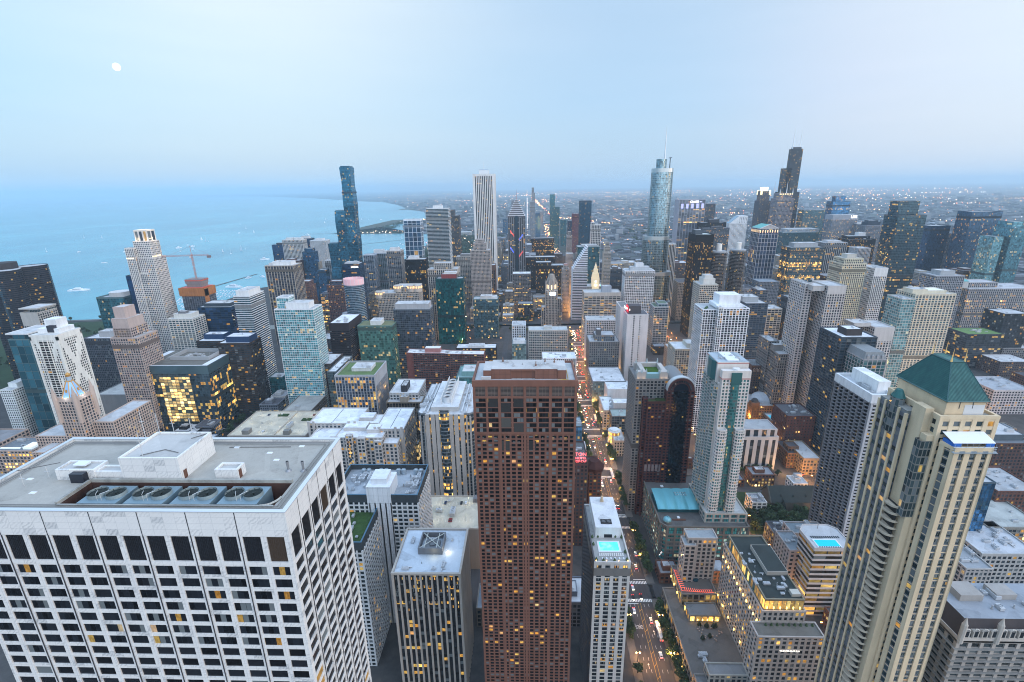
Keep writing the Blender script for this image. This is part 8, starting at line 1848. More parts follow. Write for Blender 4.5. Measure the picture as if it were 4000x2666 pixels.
sheet('island', [[(1440, -3640), (897, -3600), (897, -3760), (1200, -3800), (1420, -4100), (1400, -5200), (1150, -5350), (1080, -5250), (1240, -4300), (1100, -3980), (1390, -3690)], [(1900, -7700), (1560, -7950), (1500, -8300), (1900, -8250), (2050, -7950)]], .9, LAND)
sheet('breakwater', [[(1190, -1180), (1000, -1205), (1000, -1218), (1190, -1196)], [(1075, -1640), (1058, -1892), (929, -1726), (915, -1626), (925, -1626), (940, -1716), (1050, -1872), (1066, -1640)][:2]+[(1050, -1892), (1066, -1640)], [(975, -2910), (779, -3167), (774, -3160), (970, -2903)], [(1440, -3660), (1600, -3650), (1600, -3662), (1440, -3672)]], 1.1, wall((.16, .16, .15)))
def asphalt():
 n = NT('asphalt'); tc = n.n('TexCoord'); mp = n.n('Mapping'); n.l(tc.outputs['Object'], mp.inputs[0]); mp.inputs['Scale'].default_value = (1, .08, 1)
 f = n.math('ADD', n.math('MULTIPLY', n.noise(.5, 4, mp.outputs[0]), .6), n.math('MULTIPLY', n.noise(.08, 4, tc.outputs['Object']), .4))
 n.l(n.ramp(f, [(.3, (.035, .035, .038)), (.55, (.055, .055, .057)), (.75, (.085, .083, .08))]), n.p.inputs['Base Color']); n.p.inputs['Roughness'].default_value = .8
 return n.m
ASP = asphalt(); PAVE = wall((.20, .185, .165), .9, .2)
AVE = [(0, -84.5), (-330, -84.5), (-620, -84), (-800, -86), (-1010, -103), (-1230, -108), (-1500, -112), (-3200, -128)]
def avex(y):
 for (a, xa), (b, xb) in zip(AVE, AVE[1:]):
  if b <= y <= a: return xa+(xb-xa)*(y-a)/(b-a)
 return AVE[-1][1]
def strip(pts, w0, w1, z, name, mat):
 m = MB()
 for (y0, x0), (y1, x1) in zip(pts, pts[1:]): m.add([(x0+w0, y0, z), (x0+w1, y0, z), (x1+w1, y1, z), (x1+w0, y1, z)], [(0, 1, 2, 3)])
 o = m.build(name, mat); tag(o, kind='structure'); return o
def kerb_strip(pts, w0, w1):   # raised pavement with a kerb face
 m = MB(); z = .15
 for (y0, x0), (y1, x1) in zip(pts, pts[1:]):
  m.add([(x0+w0, y0, z), (x0+w1, y0, z), (x1+w1, y1, z), (x1+w0, y1, z), (x0+w0, y0, 0), (x0+w1, y0, 0), (x1+w1, y1, 0), (x1+w0, y1, 0)], [(0, 1, 2, 3), (0, 3, 7, 4), (1, 5, 6, 2)])
 o = m.build('pavement', PAVE); tag(o, kind='structure')
EW = [(-335, 13), (-420, 11), (-505, 11), (-600, 13), (-693, 13), (-790, 13), (-885, 13), (-980, 12), (-1240, 14), (-1340, 12), (-1440, 12), (-1550, 12), (-1680, 14), (-1850, 14), (-215, 10), (-120, 10)]
NS = [(46, 10), (150, 11), (270, 12), (395, 12), (480, 12), (-205, 11), (-300, 12), (-400, 12), (-505, 12), (-610, 11), (-720, 12), (-850, 12)]
strip(AVE, -10.5, 10.5, .02, 'avenue', ASP)
segs = [0]+[e for y, w in sorted(EW[:8]+EW[14:], reverse=True) for e in (y+w/2+1.5, y-w/2-1.5)]+[-1090]
for a, b in zip(segs[::2], segs[1::2]):
 if a-b > 20:
  k = [(a, avex(a)), ((a+b)/2, avex((a+b)/2)), (b, avex(b))]; kerb_strip(k, 10.5, 16.0); kerb_strip(k, -17.0, -10.5)
for y, w in EW: sheet('cross_street', [[(-1400 if y < -1100 else -900, y-w/2), (700, y-w/2), (700, y+w/2), (-1400 if y < -1100 else -900, y+w/2)]], .012, ASP)
for x, w in NS: sheet('street', [[(x-w/2, -3000 if x < -100 else -1090), (x+w/2, -3000 if x < -100 else -1090), (x+w/2, -60), (x-w/2, -60)]], .006, ASP)
WHITE, YEL = plain((.72, .72, .68), .7), plain((.55, .33, .05), .7)
mk, ml = MB(), MB()
def q(m, x0, x1, y0, y1, z=.035): m.add([(x0, y0, z), (x1, y0, z), (x1, y1, z), (x0, y1, z)], [(0, 1, 2, 3)])
def lane_ok(y): return all(abs(y-e) > w/2+7 for e, w in EW)
for y in np.arange(-60, -1085, -4.5):
 if not lane_ok(y): continue
 x = avex(y)
 for dx in (-7, -3.6, 3.6, 7): q(mk, x+dx-.09, x+dx+.09, y-1.3, y+1.3) if int(y*2) % 2 == 0 else None
 q(ml, x+1.0, x+1.2, y-2.25, y+2.25); q(ml, x-1.2, x-1.0, y-2.25, y+2.25)
 if int(-y/4.5) % 2 == 0: ml.bar((x-1.1, y-1.2, .03), (x+1.1, y+1.2, .03), .2)
for e, w in EW[:8]+EW[14:]:
 for s in (-1, 1):
  yy = e+s*(w/2+2.6); x = avex(yy)
  for dx in np.arange(-10, 10.1, 1.25): q(mk, x+dx-.38, x+dx+.38, yy-1.5, yy+1.5)
  q(mk, x-10 if s < 0 else x+.5, x-.5 if s < 0 else x+10, yy+s*3.2-.3, yy+s*3.2+.3)
  for sx in (-1, 1):
   xx = avex(e)+sx*12.8
   for dy in np.arange(-w/2+.6, w/2, 1.2): q(mk, xx-1.5, xx+1.5, e+dy-.35, e+dy+.35)
for yy, dx in ((-296, -5.3), (-190, -1.0), (-270, 4.6)):   # turn arrows
 x = avex(yy)+dx; q(mk, x-.12, x+.12, yy-1.6, yy+1.2); mk.add([(x-.6, yy-1.6, .035), (x+.6, yy-1.6, .035), (x, yy-2.9, .035), (x, yy-2.9, .035)], [(0, 1, 2, 3)])
tag(mk.build('lane_marking', WHITE), kind='structure'); tag(ml.build('median_marking', YEL), kind='structure')
for yy, dx in ((-303, 4.2), (-225, -4.8), (-175, -5.0)):
 cu = bpy.data.curves.new('road_lettering', 'FONT'); cu.body = 'ONLY'; cu.size = 2.4; cu.align_x = 'CENTER'; cu.extrude = .002; cu.materials.append(WHITE)
 o = link('road_lettering', cu, None, (avex(yy)+dx, yy, .045)); o.scale = (.8, 2.0, 1); o.rotation_euler[2] = 0 if dx > 0 else math.pi; bpy.context.view_layer.update(); o = meshed(o); o.name = 'road_lettering'; tag(o, kind='structure')
# ---------------------------------------------------------------- street lamps
def lamp_proto():
 root = thing('street_lamp', 'twin globe street lamp on the avenue pavement', 'street lamp', (0, 0, 0), 'twin globe lamps along the avenue')
 m = MB(); m.cyl(0, 0, .16, .15, 7.5, 8, .1); m.cyl(0, 0, .35, .15, .9, 8, .2); m.build('post', plain((.04, .045, .045), .5, .4), root)
 m = MB(); m.bar((-1.1, 0, 7.3), (1.1, 0, 7.3), .12); m.build('bracket', plain((.04, .045, .045), .5, .4), root)
 for x in (-1.1, 1.1):
  m = MB()
  for k in range(6): a, b = -math.pi/2+k*math.pi/6, -math.pi/2+(k+1)*math.pi/6; m.cyl(x, 0, .5*math.cos(a)+.001, 7.75+.5*math.sin(a), 7.75+.5*math.sin(b), 10, .5*math.cos(b)+.001, False)
  m.build('globe', plain((1, .8, .5), em=(1, .55, .2), es=14), root)
 return root
LP = lamp_proto(); used = []
def copy_thing(o, loc, rz=0, label=None, sc=1.0):
 c = o.copy(); COL.objects.link(c); c.location = loc; c.rotation_euler = (0, 0, rz); c.scale = (sc, sc, sc)
 if label: c['label'] = label
 for ch in list(o.children):
  d = ch.copy(); COL.objects.link(d); d.parent = c
 return c
first = True
for i, y in enumerate(np.arange(-150, -1090, -31)):
 for s in (-1, 1):
  if not lane_ok(y): continue
  p = (avex(y)+s*11.6, y, 0)
  if first: LP.location = p; first = False
  else: copy_thing(LP, p)
  if s < 0 or i % 2 == 0: lamp((p[0]-s*2.0, y, 8.2), 9000 if y > -650 else 13000, (1, .46, .13) if y > -650 else (1, .40, .09), .5)
for y in np.arange(-1180, -2300, -45): lamp((avex(y), y, 12), 60000, (1, .42, .10), 1.0)
for xs, y0, y1, st, w in ((-205, -200, -1050, 40, 9000), (-300, -380, -1080, 36, 26000), (-400, -480, -1080, 45, 20000), (-505, -500, -1000, 50, 18000), (-610, -450, -1000, 60, 18000)):
 for y in np.arange(y0, y1, -st): lamp((xs+3, y, 8), w, (1, .42, .10), .6)
for y, x0, x1 in ((-335, -270, 60), (-505, -340, 40), (-600, -560, 300), (-790, -560, 420), (-980, -500, 300), (-1240, -300, 250)):
 for x in np.arange(x0, x1, 58):
  if abs(x-avex(y)) > 18: lamp((x, y+3, 8), 9000, (1, .52, .16), .6)
SLP = None
for xs, y0, y1, st in ((-300, -380, -1080, 36), (-205, -220, -1050, 40), (-400, -480, -1080, 45), (-505, -500, -1000, 50)):
 for y in np.arange(y0, y1, -st):
  if SLP is None:
   SLP = thing('street_lamp', 'orange sodium street lamp on a side street', 'street lamp', (xs-5.6, y, 0), 'orange lamps in the side streets')
   m = MB(); m.cyl(0, 0, .14, 0, 8, 6, .08); m.bar((0, 0, 8), (1.8, 0, 8.3), .12); m.build('post', plain((.1, .1, .1), .5, .4), SLP)
   m = MB(); m.box(1.2, 2.6, -.35, .35, 8.1, 8.4); m.build('lamp_head', plain((1, .7, .3), em=(1, .42, .08), es=16), SLP)
  else: copy_thing(SLP, (xs-5.6, y, 0))
# ---------------------------------------------------------------- cars and buses
def car_proto(name, label, cat, body, L=4.6, W=1.85, H=1.45, bus=False):
 root = thing(name, label, cat, (0, 0, 0))
 prof = [(-L/2, .35), (-L/2, .8), (-L/2+.1, .95), (-L*.34, 1.0), (-L*.2, H), (L*.18, H), (L*.3, 1.0), (L/2-.1, .85), (L/2, .7), (L/2, .35)] if not bus else [(-L/2, .35), (-L/2, H-.1), (-L/2+.2, H), (L/2-.2, H), (L/2, H-.2), (L/2, .35)]
 m = MB(); k = len(prof); P = [(-W/2, y, z) for y, z in prof]+[(W/2, y, z) for y, z in prof]
 m.add(P, [(i, (i+1) % k, (i+1) % k+k, i+k) for i in range(k)]); m.ngon(P[:k][::-1]); m.ngon(P[k:]); m.build('body', plain(body, .3, .2, 'car_paint'), root)
 m = MB()
 if bus:
  m.box(-W/2-.02, W/2+.02, -L/2+.5, L/2-.5, 1.3, 2.3)
 else:
  m.box(-W/2-.01, W/2+.01, -L*.19, L*.17, 1.0, H-.1); m.add([(-W*.42, L*.19, H-.02), (W*.42, L*.19, H-.02), (W*.42, L*.3, 1.03), (-W*.42, L*.3, 1.03)], [(0, 1, 2, 3)]); m.add([(-W*.42, -L*.21, H-.02), (W*.42, -L*.21, H-.02), (W*.42, -L*.34, 1.03), (-W*.42, -L*.34, 1.03)], [(3, 2, 1, 0)])
 m.build('windows', plain((.012, .014, .018), .08), root)
 for s in (-1, 1):
  m = MB(); m.box(s*W*.3-.25, s*W*.3+.25, L/2-.05, L/2+.06, .55, .85); m.build('headlight', plain((1, .95, .8), em=(1, .9, .7), es=22), root)
  m = MB(); m.box(s*W*.32-.25, s*W*.32+.25, -L/2-.06, -L/2+.05, .65, .95); m.build('taillight', plain((.6, .02, .02), em=(1, .03, .02), es=12), root)
  for y in (-L*.31, L*.31):
   m = MB()
   for a in range(8): p, q2 = a*math.pi/4, (a+1)*math.pi/4; m.add([(s*W*.5-.1, y+.33*math.cos(p), .33+.33*math.sin(p)), (s*W*.5+.04, y+.33*math.cos(p), .33+.33*math.sin(p)), (s*W*.5+.04, y+.33*math.cos(q2), .33+.33*math.sin(q2)), (s*W*.5-.1, y+.33*math.cos(q2), .33+.33*math.sin(q2))], [(0, 1, 2, 3)])
   m.ngon([(s*(W*.5+.04), y+.33*math.cos(a*math.pi/4), .33+.33*math.sin(a*math.pi/4)) for a in range(8)]); m.build('wheel', plain((.02, .02, .02), .8), root)
 if bus:
  for y in (-L*.2, L*.22): m = MB(); m.box(-.7, .7, y-1.1, y+1.1, H, H+.3); m.build('roof_unit', plain((.5, .52, .54), .5), root)
 return root
COLS = [('white', (.75, .76, .77)), ('black', (.015, .015, .018)), ('silver', (.4, .42, .44)), ('dark red', (.22, .02, .02)), ('navy blue', (.02, .04, .10)), ('yellow', (.6, .38, .03))]
CARS = [car_proto('car', 'x', 'car', c) for n_, c in COLS]; seen = set()
def place_car(i, loc, rz, where):
 n_ = COLS[i][0]; lab = f'small {n_} car {where}'; grp = f'{n_} cars {where}'
 if i not in seen: c = CARS[i]; c.location = loc; c.rotation_euler = (0, 0, rz); seen.add(i); c['label'] = lab
 else: c = copy_thing(CARS[i], loc, rz, lab)
 c['group'] = grp; return c
def lights_off(c):
 for ch in list(c.children):
  if ch.name.split('.')[0] in ('headlight', 'taillight'): bpy.data.objects.remove(ch)
rc = random.Random(11); ncar = 0
spots = []
for y in np.arange(-150, -1085, -7.5):
 for dx in (-8.6, -5.3, -2.6, 2.6, 5.3, 8.6):
  dens = .10 if y > -480 else (.34 if y > -800 else .5)
  if abs(dx) > 8: dens *= .4
  if not lane_ok(y) or rc.random() > dens: continue
  if -318 < y < -282 and dx < -8: continue
  spots.append((avex(y)+dx, y+rc.uniform(-1, 1), 0 if dx > 0 else math.pi, 'heading north with headlights on the avenue' if dx > 0 else 'heading south on the avenue'))
spots += [(avex(-320)+a, -320-b, r_, 'crossing the near junction') for a, b, r_ in ((3.5, 8, 0), (-2.8, 9, 0), (1.8, 18, 0))]
rc.shuffle(spots)
for s in spots[:150]: place_car(rc.choice((0, 0, 1, 1, 1, 2, 2, 3, 4, 5)), (s[0], s[1], .02), s[2], s[3])
for x, w in ((-300, 3), (-205, 3), (-400, 3)):
 for y in np.arange(-420, -1050, -21):
  if rc.random() < .5: place_car(rc.choice((0, 1, 2, 3)), (x+rc.choice((-3, 3)), y, .02), rc.choice((0, math.pi)), 'in an orange lit side street')
for (x0, x1, y0, y1, z) in DECKS:
 for k in range(5): lights_off(place_car(rc.choice((0, 1, 2, 3, 4)), (rc.uniform(x0+8, x1-8), rc.choice((y0+10, y1-11)), z+.03), rc.choice((0, math.pi)), 'parked on a bright parking deck'))
BUS = car_proto('bus', 'long white bus waiting along the west kerb of the avenue', 'bus', (.62, .63, .64), 15, 2.6, 3.1, True); BUS.location = (avex(-297)-8.7, -297, .02); BUS.rotation_euler[2] = math.pi
for y, dx, lab in ((-500, -8.4, 'white bus among cars further up the avenue'), (-186, 2.6, 'white bus heading north, bottom of the avenue'), (-640, -8.2, 'white bus in the busy stretch beyond the amber pavilion')): copy_thing(BUS, (avex(y)+dx, y, .02), 0 if dx > 0 else math.pi, lab)
# ---------------------------------------------------------------- trees
def tree_proto(seed, kind=0):
 r = np.random.RandomState(seed); root = thing('tree', 'x', 'tree', (0, 0, 0))
 m = MB(); m.cyl(0, 0, .28, 0, 3.2, 8, .2)
 cl = []
 for k in range(7):
  a = k*2.4+r.rand(); rr = 1.2+r.rand()*1.9; z = 4.5+r.rand()*4; e = (rr*math.cos(a), rr*math.sin(a), z); m.bar((0, 0, 2.6+r.rand()*.8), e, .16); cl.append((*e, 1.5+r.rand()*.9))
 cl.append((0, 0, 8.3, 1.7)); m.build('trunk', wall((.06, .045, .035)), root)
 V = []; Q = []
 for (x, y, z, s) in cl:
  n = 85; d = r.normal(size=(n, 3)); d /= np.linalg.norm(d, axis=1)[:, None]; p = np.array((x, y, z))+d*(s*(.55+.5*r.rand(n)))[:, None]*np.array((1, 1, .8))
  for c in p:
   a, b = r.normal(size=3), r.normal(size=3); a /= np.linalg.norm(a); b -= a*b.dot(a); b /= np.linalg.norm(b); h = .28+.28*r.rand(); k = len(V)
   V += [c-a*h-b*h*.7, c+a*h-b*h*.7, c+a*h+b*h*.7, c-a*h+b*h*.7]; Q.append((k, k+1, k+2, k+3))
 f = MB(); f.add(V, Q); f.build('crown', leaf_mat(), root); return root
def leaf_mat():
 k = 'leaf'
 if k in MATS: return MATS[k]
 n = NT('leaves'); g = n.n('NewGeometry'); oi = n.n('ObjectInfo')
 f = n.math('ADD', n.math('MULTIPLY', g.outputs['Random Per Island'], .7), n.math('MULTIPLY', oi.outputs['Random'], .3))
 n.l(n.ramp(f, [(.1, (.012, .03, .012)), (.5, (.028, .062, .022)), (.9, (.065, .11, .035))]), n.p.inputs['Base Color']); n.p.inputs['Roughness'].default_value = .7; MATS[k] = n.m; return n.m
TREES = [tree_proto(s) for s in (1, 2, 3, 4)]; tseen = set()
def place_tree(x, y, sc, label, grp, z=0):
 i = rc.randrange(4)
 if i not in tseen: t_ = TREES[i]; t_.location = (x, y, z); t_.scale = (sc,)*3; tseen.add(i); t_['label'] = label
 else: t_ = copy_thing(TREES[i], (x, y, z), rc.random()*6, label, sc)
 t_['group'] = grp
for y in np.arange(-150, -1080, -7.8):
 if not lane_ok(y): continue
 if rc.random() < .93: place_tree(avex(y)-13.3+rc.uniform(-.6, .6), y+rc.uniform(-2, 2), rc.uniform(1.0, 1.4) if y > -720 else rc.uniform(.55, .85), 'dark green street tree on the west pavement of the avenue', 'trees on the west pavement of the avenue')
 if rc.random() < (.75 if y < -380 and y > -700 else .4): place_tree(avex(y)+13.2, y+rc.uniform(-2, 2), rc.uniform(.8, 1.2), 'dark green street tree on the east pavement of the avenue', 'trees on the east pavement of the avenue')
for k in range(46): place_tree(rc.uniform(-286, -208), rc.uniform(-434, -408), rc.uniform(.9, 1.35), 'dark tree in the leafy yard before the slate roofed church', 'trees round the church')
for k in range(14): place_tree(rc.uniform(-236, -276), rc.uniform(-510, -500), rc.uniform(.7, 1.0), 'tree in the row before the pale finned block', 'trees before the pale finned block')
for k in range(16): place_tree(rc.uniform(-290, -400), rc.uniform(-255, -300), rc.uniform(1, 1.4), 'dark tree in the park square at the right edge', 'trees in the park square')
for k in range(10): place_tree(rc.uniform(365, 408), rc.uniform(-690, -640), rc.uniform(.9, 1.2), 'tree between turquoise block and dark bronze tower', 'trees beside the turquoise block')
for k in range(16): place_tree(rc.uniform(398, 408), -590-k*5.2, rc.uniform(.7, 1.0), 'tree at the lit foot of the glowing glass cube', 'trees at the foot of the glass cube')
for x, y in ((1175, -1188), (1160, -1189), (1060, -1206), (1090, -1201)): place_tree(x, y, 1.2, 'lone dark tree on the breakwater at the beach', 'trees on the breakwater', 1)
for k in range(60): place_tree(rc.uniform(900, 1200), rc.uniform(-700, -1150), rc.uniform(.9, 1.4), 'tree in the shore park beyond the cross braced tower', 'trees in the shore park')
sheet('shore_lawn', [[(880, -660), (1225, -660), (1225, -1165), (1000, -1200), (880, -1200)], [(-290, -470), (-205, -470), (-205, -404), (-290, -404)]], .01, wall((.035, .07, .03), 1, .4))
for k in range(90):
 x = rc.uniform(-60, 480); y = rc.choice((rc.uniform(-1090, -1060), rc.uniform(-1150, -1170), rc.uniform(-930, -1060)))
 place_tree(x, y, rc.uniform(.8, 1.3), 'riverside tree between the green mirrored tower and the river', 'riverside trees')
for k in range(60): copy_thing(SLP, (rc.uniform(-60, 520), rc.choice((-1085, -1060, -1160, -1000, -1220)), 0), rc.random()*6, 'orange street lamp near the river bank')['group'] = 'orange lamps by the river'
for x in range(-40, 500, 60): lamp((x, -1075, 9), 9000, (1, .5, .16), .6); lamp((x+30, -1175, 9), 9000, (1, .5, .16), .6)
# ---------------------------------------------------------------- boats
def hull_mesh(L, W, H):
 m = MB(); P = [(-W/2, -L/2), (W/2, -L/2), (W/2, L*.2), (0, L/2), (-W/2, L*.2)]; m.prism(P, 0, H, True); m.has_uv = False; return m
def sailboat(label):
 r = thing('sailboat', label, 'sailboat', (0, 0, 0), 'sailing boats on the lake'); m = hull_mesh(13, 4, 1.5); m.build('hull', plain((.75, .77, .78), .4), r)
 m = MB(); m.bar((0, 1, 1.4), (0, 1, 20), .35); m.build('mast', plain((.6, .6, .6)), r)
 m = MB(); m.add([(0, .7, 2.6), (.5, -5.5, 2.6), (.15, -2, 11), (0, .7, 19.5)], [(0, 1, 2, 3)]); m.add([(.16, .7, 2.6), (.66, -5.5, 2.6), (.31, -2, 11), (.16, .7, 19.5)], [(3, 2, 1, 0)]); m.build('mainsail', plain((.8, .82, .84), .8), r)
 m = MB(); m.add([(0, 1.4, 17), (.5, 1.6, 3), (0, 6, 2.2), (.1, 3.6, 8.6)], [(0, 1, 2, 3)]); m.build('jib', plain((.78, .8, .82), .8), r); return r
def motorboat(label, cat='motor boat', nm='motorboat', L=12, grp='motor boats on the lake'):
 r = thing(nm, label, cat, (0, 0, 0), grp); hull_mesh(L, L*.3, L*.12).build('hull', plain((.78, .8, .82), .4), r)
 m = MB(); m.box(-L*.1, L*.1, -L*.3, L*.12, L*.12, L*.2); m.box(-L*.07, L*.07, -L*.2, L*.05, L*.2, L*.27); m.build('cabin', plain((.72, .75, .78), .4), r); m = MB(); m.box(-L*.105, L*.105, -L*.28, L*.1, L*.145, L*.175); m.build('cabin_window', plain((.03, .05, .08), .1), r); return r
SB = sailboat('white sailboat far out on the pale blue lake'); f1 = True
for k, (x, y, s) in enumerate(BOATS['sail']):
 sc = s*1.25
 if f1: SB.location = (x, y, .4); SB.scale = (sc,)*3; SB.rotation_euler[2] = .5; f1 = False
 else: copy_thing(SB, (x, y, .4), rc.uniform(-.7, 1.4), None, sc)
MBT = motorboat('small white motor boat on the lake'); f1 = True
for (x, y, s) in BOATS['motor']:
 if f1: MBT.location = (x, y, .4); MBT.scale = (s*1.4,)*3; f1 = False
 else: copy_thing(MBT, (x, y, .4), rc.uniform(0, 6), None, s*1.4)
for (x, y), L, lab in ((BOATS['ferry'][0], 62, 'long white cruise ship nearest the shore'), (BOATS['ferry'][1], 26, 'white excursion boat in the middle of the lake')):
 b = motorboat(lab, 'ship', 'cruise_ship', L, None); b.location = (x, y, .4); b.rotation_euler[2] = math.pi/2+.2; b.scale = (1, 1, .6)
mo = motorboat('moored white boat in the marina behind the unfinished tower', 'moored boat', 'moored_boat', 11, 'boats moored in the marina'); f1 = True
for i in range(12):
 for j in range(15):
  x, y = 912+j*10+rc.uniform(-2, 2), -1300-i*24+rc.uniform(-4, 4)
  if rc.random() < .25: continue
  if f1: mo.location = (x, y, .4); f1 = False
  else: copy_thing(mo, (x, y, .4), rc.choice((0, math.pi))+rc.uniform(-.2, .2), None, rc.uniform(.7, 1.3))
for k in range(60):
 x, y = rc.uniform(570, 760), rc.uniform(-2150, -3050)
 c = copy_thing(mo, (x, y, .4), rc.uniform(0, 6), 'moored boat in the outer harbour beyond the balcony slabs', rc.uniform(.9, 1.6)); c['group'] = 'boats moored in the outer harbour'
b = motorboat('white ferry terminal boat by the pier', 'ship', 'cruise_ship', 60, None); b.location = (985, -1620, .4); b.scale = (1, 1, .7); b.rotation_euler[2] = 1.4
# ---------------------------------------------------------------- low and middling buildings that fill the blocks
FOOT = []
for o in list(COL.objects):
 if o.get('category') and o.get('category') not in ('tree', 'car', 'bus', 'street lamp', 'sailboat', 'motor boat', 'moored boat', 'ship', 'tower crane'):
  xs, ys = [], []
  for c in o.children:
   if c.type == 'MESH' and c.name.split('.')[0] in ('window_wall', 'lower_window_wall', 'mirror_wall', 'nave_wall', 'garage_body', 'middle_stem', 'east_stem', 'low_stem'):
    for v in c.bound_box: xs.append(v[0]+o.location.x); ys.append(v[1]+o.location.y)
  if xs: FOOT.append((min(xs), max(xs), min(ys), max(ys)))
def free(x0, x1, y0, y1, g=4):
 for a, b, c, d in FOOT:
  if x0 < b+g and x1 > a-g and y0 < d+g and y1 > c-g: return False
 return True
NEARNAMES = [(-300, -1040, 'the black slab'), (-290, -1110, 'the mirrored skyscraper'), (-410, -1050, 'the twin round towers'), (150, -1520, 'the white marble slab'), (34, -1565, 'the pointed tower'), (-120, -1190, 'the diamond roof'), (455, -1290, 'the wavering glass stems'), (590, -820, 'the unfinished tower'), (-530, -700, 'the large cream tower'), (-145, -180, 'the tan tower'), (-262, -450, 'the slate roofed church'), (460, -630, 'the glowing glass cube'), (-840, -1190, 'the amber banded glass tower'), (-1110, -2255, 'the tallest black tower'), (-900, -1060, 'the long pale block'), (-320, -640, 'the domed hall'), (125, -715, 'the serpentine brick slab'), (-1170, -1370, 'the huge amber rowed tower'), (-198, -1970, 'the navy tower'), (-496, -1704, 'the slotted top tower')]
KIN = [('brick_low', 'dark brick', 'brick'), ('stone_low', 'grey stone', 'stone'), ('white_low', 'pale', 'pale'), ('beige_grid', 'beige gridded', 'beige'), ('grey_grid', 'dark grey gridded', 'grey'), ('brown_band', 'brown banded', 'brown'), ('dark_grid', 'black glazed', 'black')]
rb = random.Random(21); nfill = 0; used_l = {}
def fill(x0, x1, y0, y1, h, kinds, far=False):
 global nfill
 st, adj, _ = KIN[rb.choice(kinds)]; cx, cy = (x0+x1)/2, (y0+y1)/2
 nm = min(NEARNAMES, key=lambda p: (p[0]-cx)**2+(p[1]-cy)**2)[2]
 roof = rb.choice((('white', (.55, .56, .58)), ('grey', (.27, .28, .30)), ('black', (.07, .07, .08)), ('blue grey', (.22, .26, .30)), ('black', (.07, .07, .08))))
 size = 'low' if h < 22 else ('mid height' if h < 55 else 'tall')
 lab = f'{size} {adj} block with {roof[0]} roof near {nm}'
 lit = rb.choice((.15, .25, .45, .8)); wc = ST[st][0]; s = rb.uniform(.7, 1.25)
 r_, o_ = tower((x1, x0, y1, y0, h), st, 'low_block' if h < 22 else 'city_block', lab, 'block', 'blocks between the towers', roofc=roof[1], nclut=0 if far else rb.randint(3, 9), wall=sc3(wc, s), gl=G(lit=lit, warm=rb.choice((0, 0, 1))),
     up=(PH(.2, .6, .25, .7, 4),) if rb.random() < .6 else ())
 FOOT.append((x0, x1, y0, y1)); nfill += 1
def scan(xa, xb, ya, yb, sx, sy, hfun, kinds, lim, far=False, p=.8):
 n = 0
 for y in np.arange(ya, yb, -sy):
  for x in np.arange(xa, xb, -sx):
   if n >= lim: return
   if rb.random() > p: continue
   w, d = sx*rb.uniform(.65, .92), sy*rb.uniform(.65, .92)
   x1, y1 = x-rb.uniform(0, 4), y-rb.uniform(0, 4); x0, y0 = x1-w, y1-d
   if not free(x0, x1, y0, y1): continue
   if x0 < avex((y0+y1)/2)+17 and x1 > avex((y0+y1)/2)-18: continue
   if any(y0 < e+w_/2+1 and y1 > e-w_/2-1 for e, w_ in EW) and y > -1200: continue
   if any(x0 < e+w_/2+1 and x1 > e-w_/2-1 for e, w_ in NS[5:]) and y > -1100: continue
   if -1150 < y1 and y0 < -1085: continue
   if not on_land(x1, y0) or not on_land(x1, y1): continue
   fill(x0, x1, y0, y1, hfun(x, y), kinds, far); n += 1
def on_land(x, y):
 for (xa, ya), (xb, yb) in zip(SHORE, SHORE[1:]):
  if yb <= y <= ya: return x < xa+(xb-xa)*(y-ya)/(yb-ya+1e-9)-8
 return x < 900
scan(-105, -620, -190, -1080, 26, 24, lambda x, y: rb.choice((9, 12, 14, 18, 24)) if y > -700 else rb.choice((12, 16, 22, 30, 45)), (0, 0, 1, 2, 4, 6), 95, False, .95)
scan(-105, -430, -190, -720, 18, 17, lambda x, y: rb.choice((7, 9, 11, 14)), (0, 0, 1, 2), 60, False, .9)
scan(640, -60, -300, -1080, 30, 27, lambda x, y: rb.choice((12, 16, 22, 28)) if y > -720 else rb.choice((14, 20, 30, 40)), (0, 1, 2, 4, 6), 95, False, .95)
scan(-620, -1300, -560, -1080, 60, 50, lambda x, y: rb.choice((10, 14, 20, 26)), (0, 0, 1, 2, 6), 60, False, .9)
scan(-100, -1250, -1160, -2600, 62, 60, lambda x, y: rb.choice((35, 45, 60, 75, 90)), (1, 3, 4, 5, 3, 4), 85, True)
scan(150, -100, -1640, -3400, 60, 70, lambda x, y: rb.choice((40, 60, 75, 95, 120)), (1, 3, 4, 4), 24, True)
scan(140, -90, -1160, -1640, 38, 36, lambda x, y: rb.choice((14, 20, 30, 42)), (1, 3, 4, 6), 30, True, .95)
scan(1150, 640, -480, -1060, 40, 34, lambda x, y: rb.choice((12, 18, 26)), (0, 1, 2), 26)
scan(560, 170, -1160, -1640, 60, 50, lambda x, y: rb.choice((30, 45, 70)), (3, 4, 6, 5), 14, True)
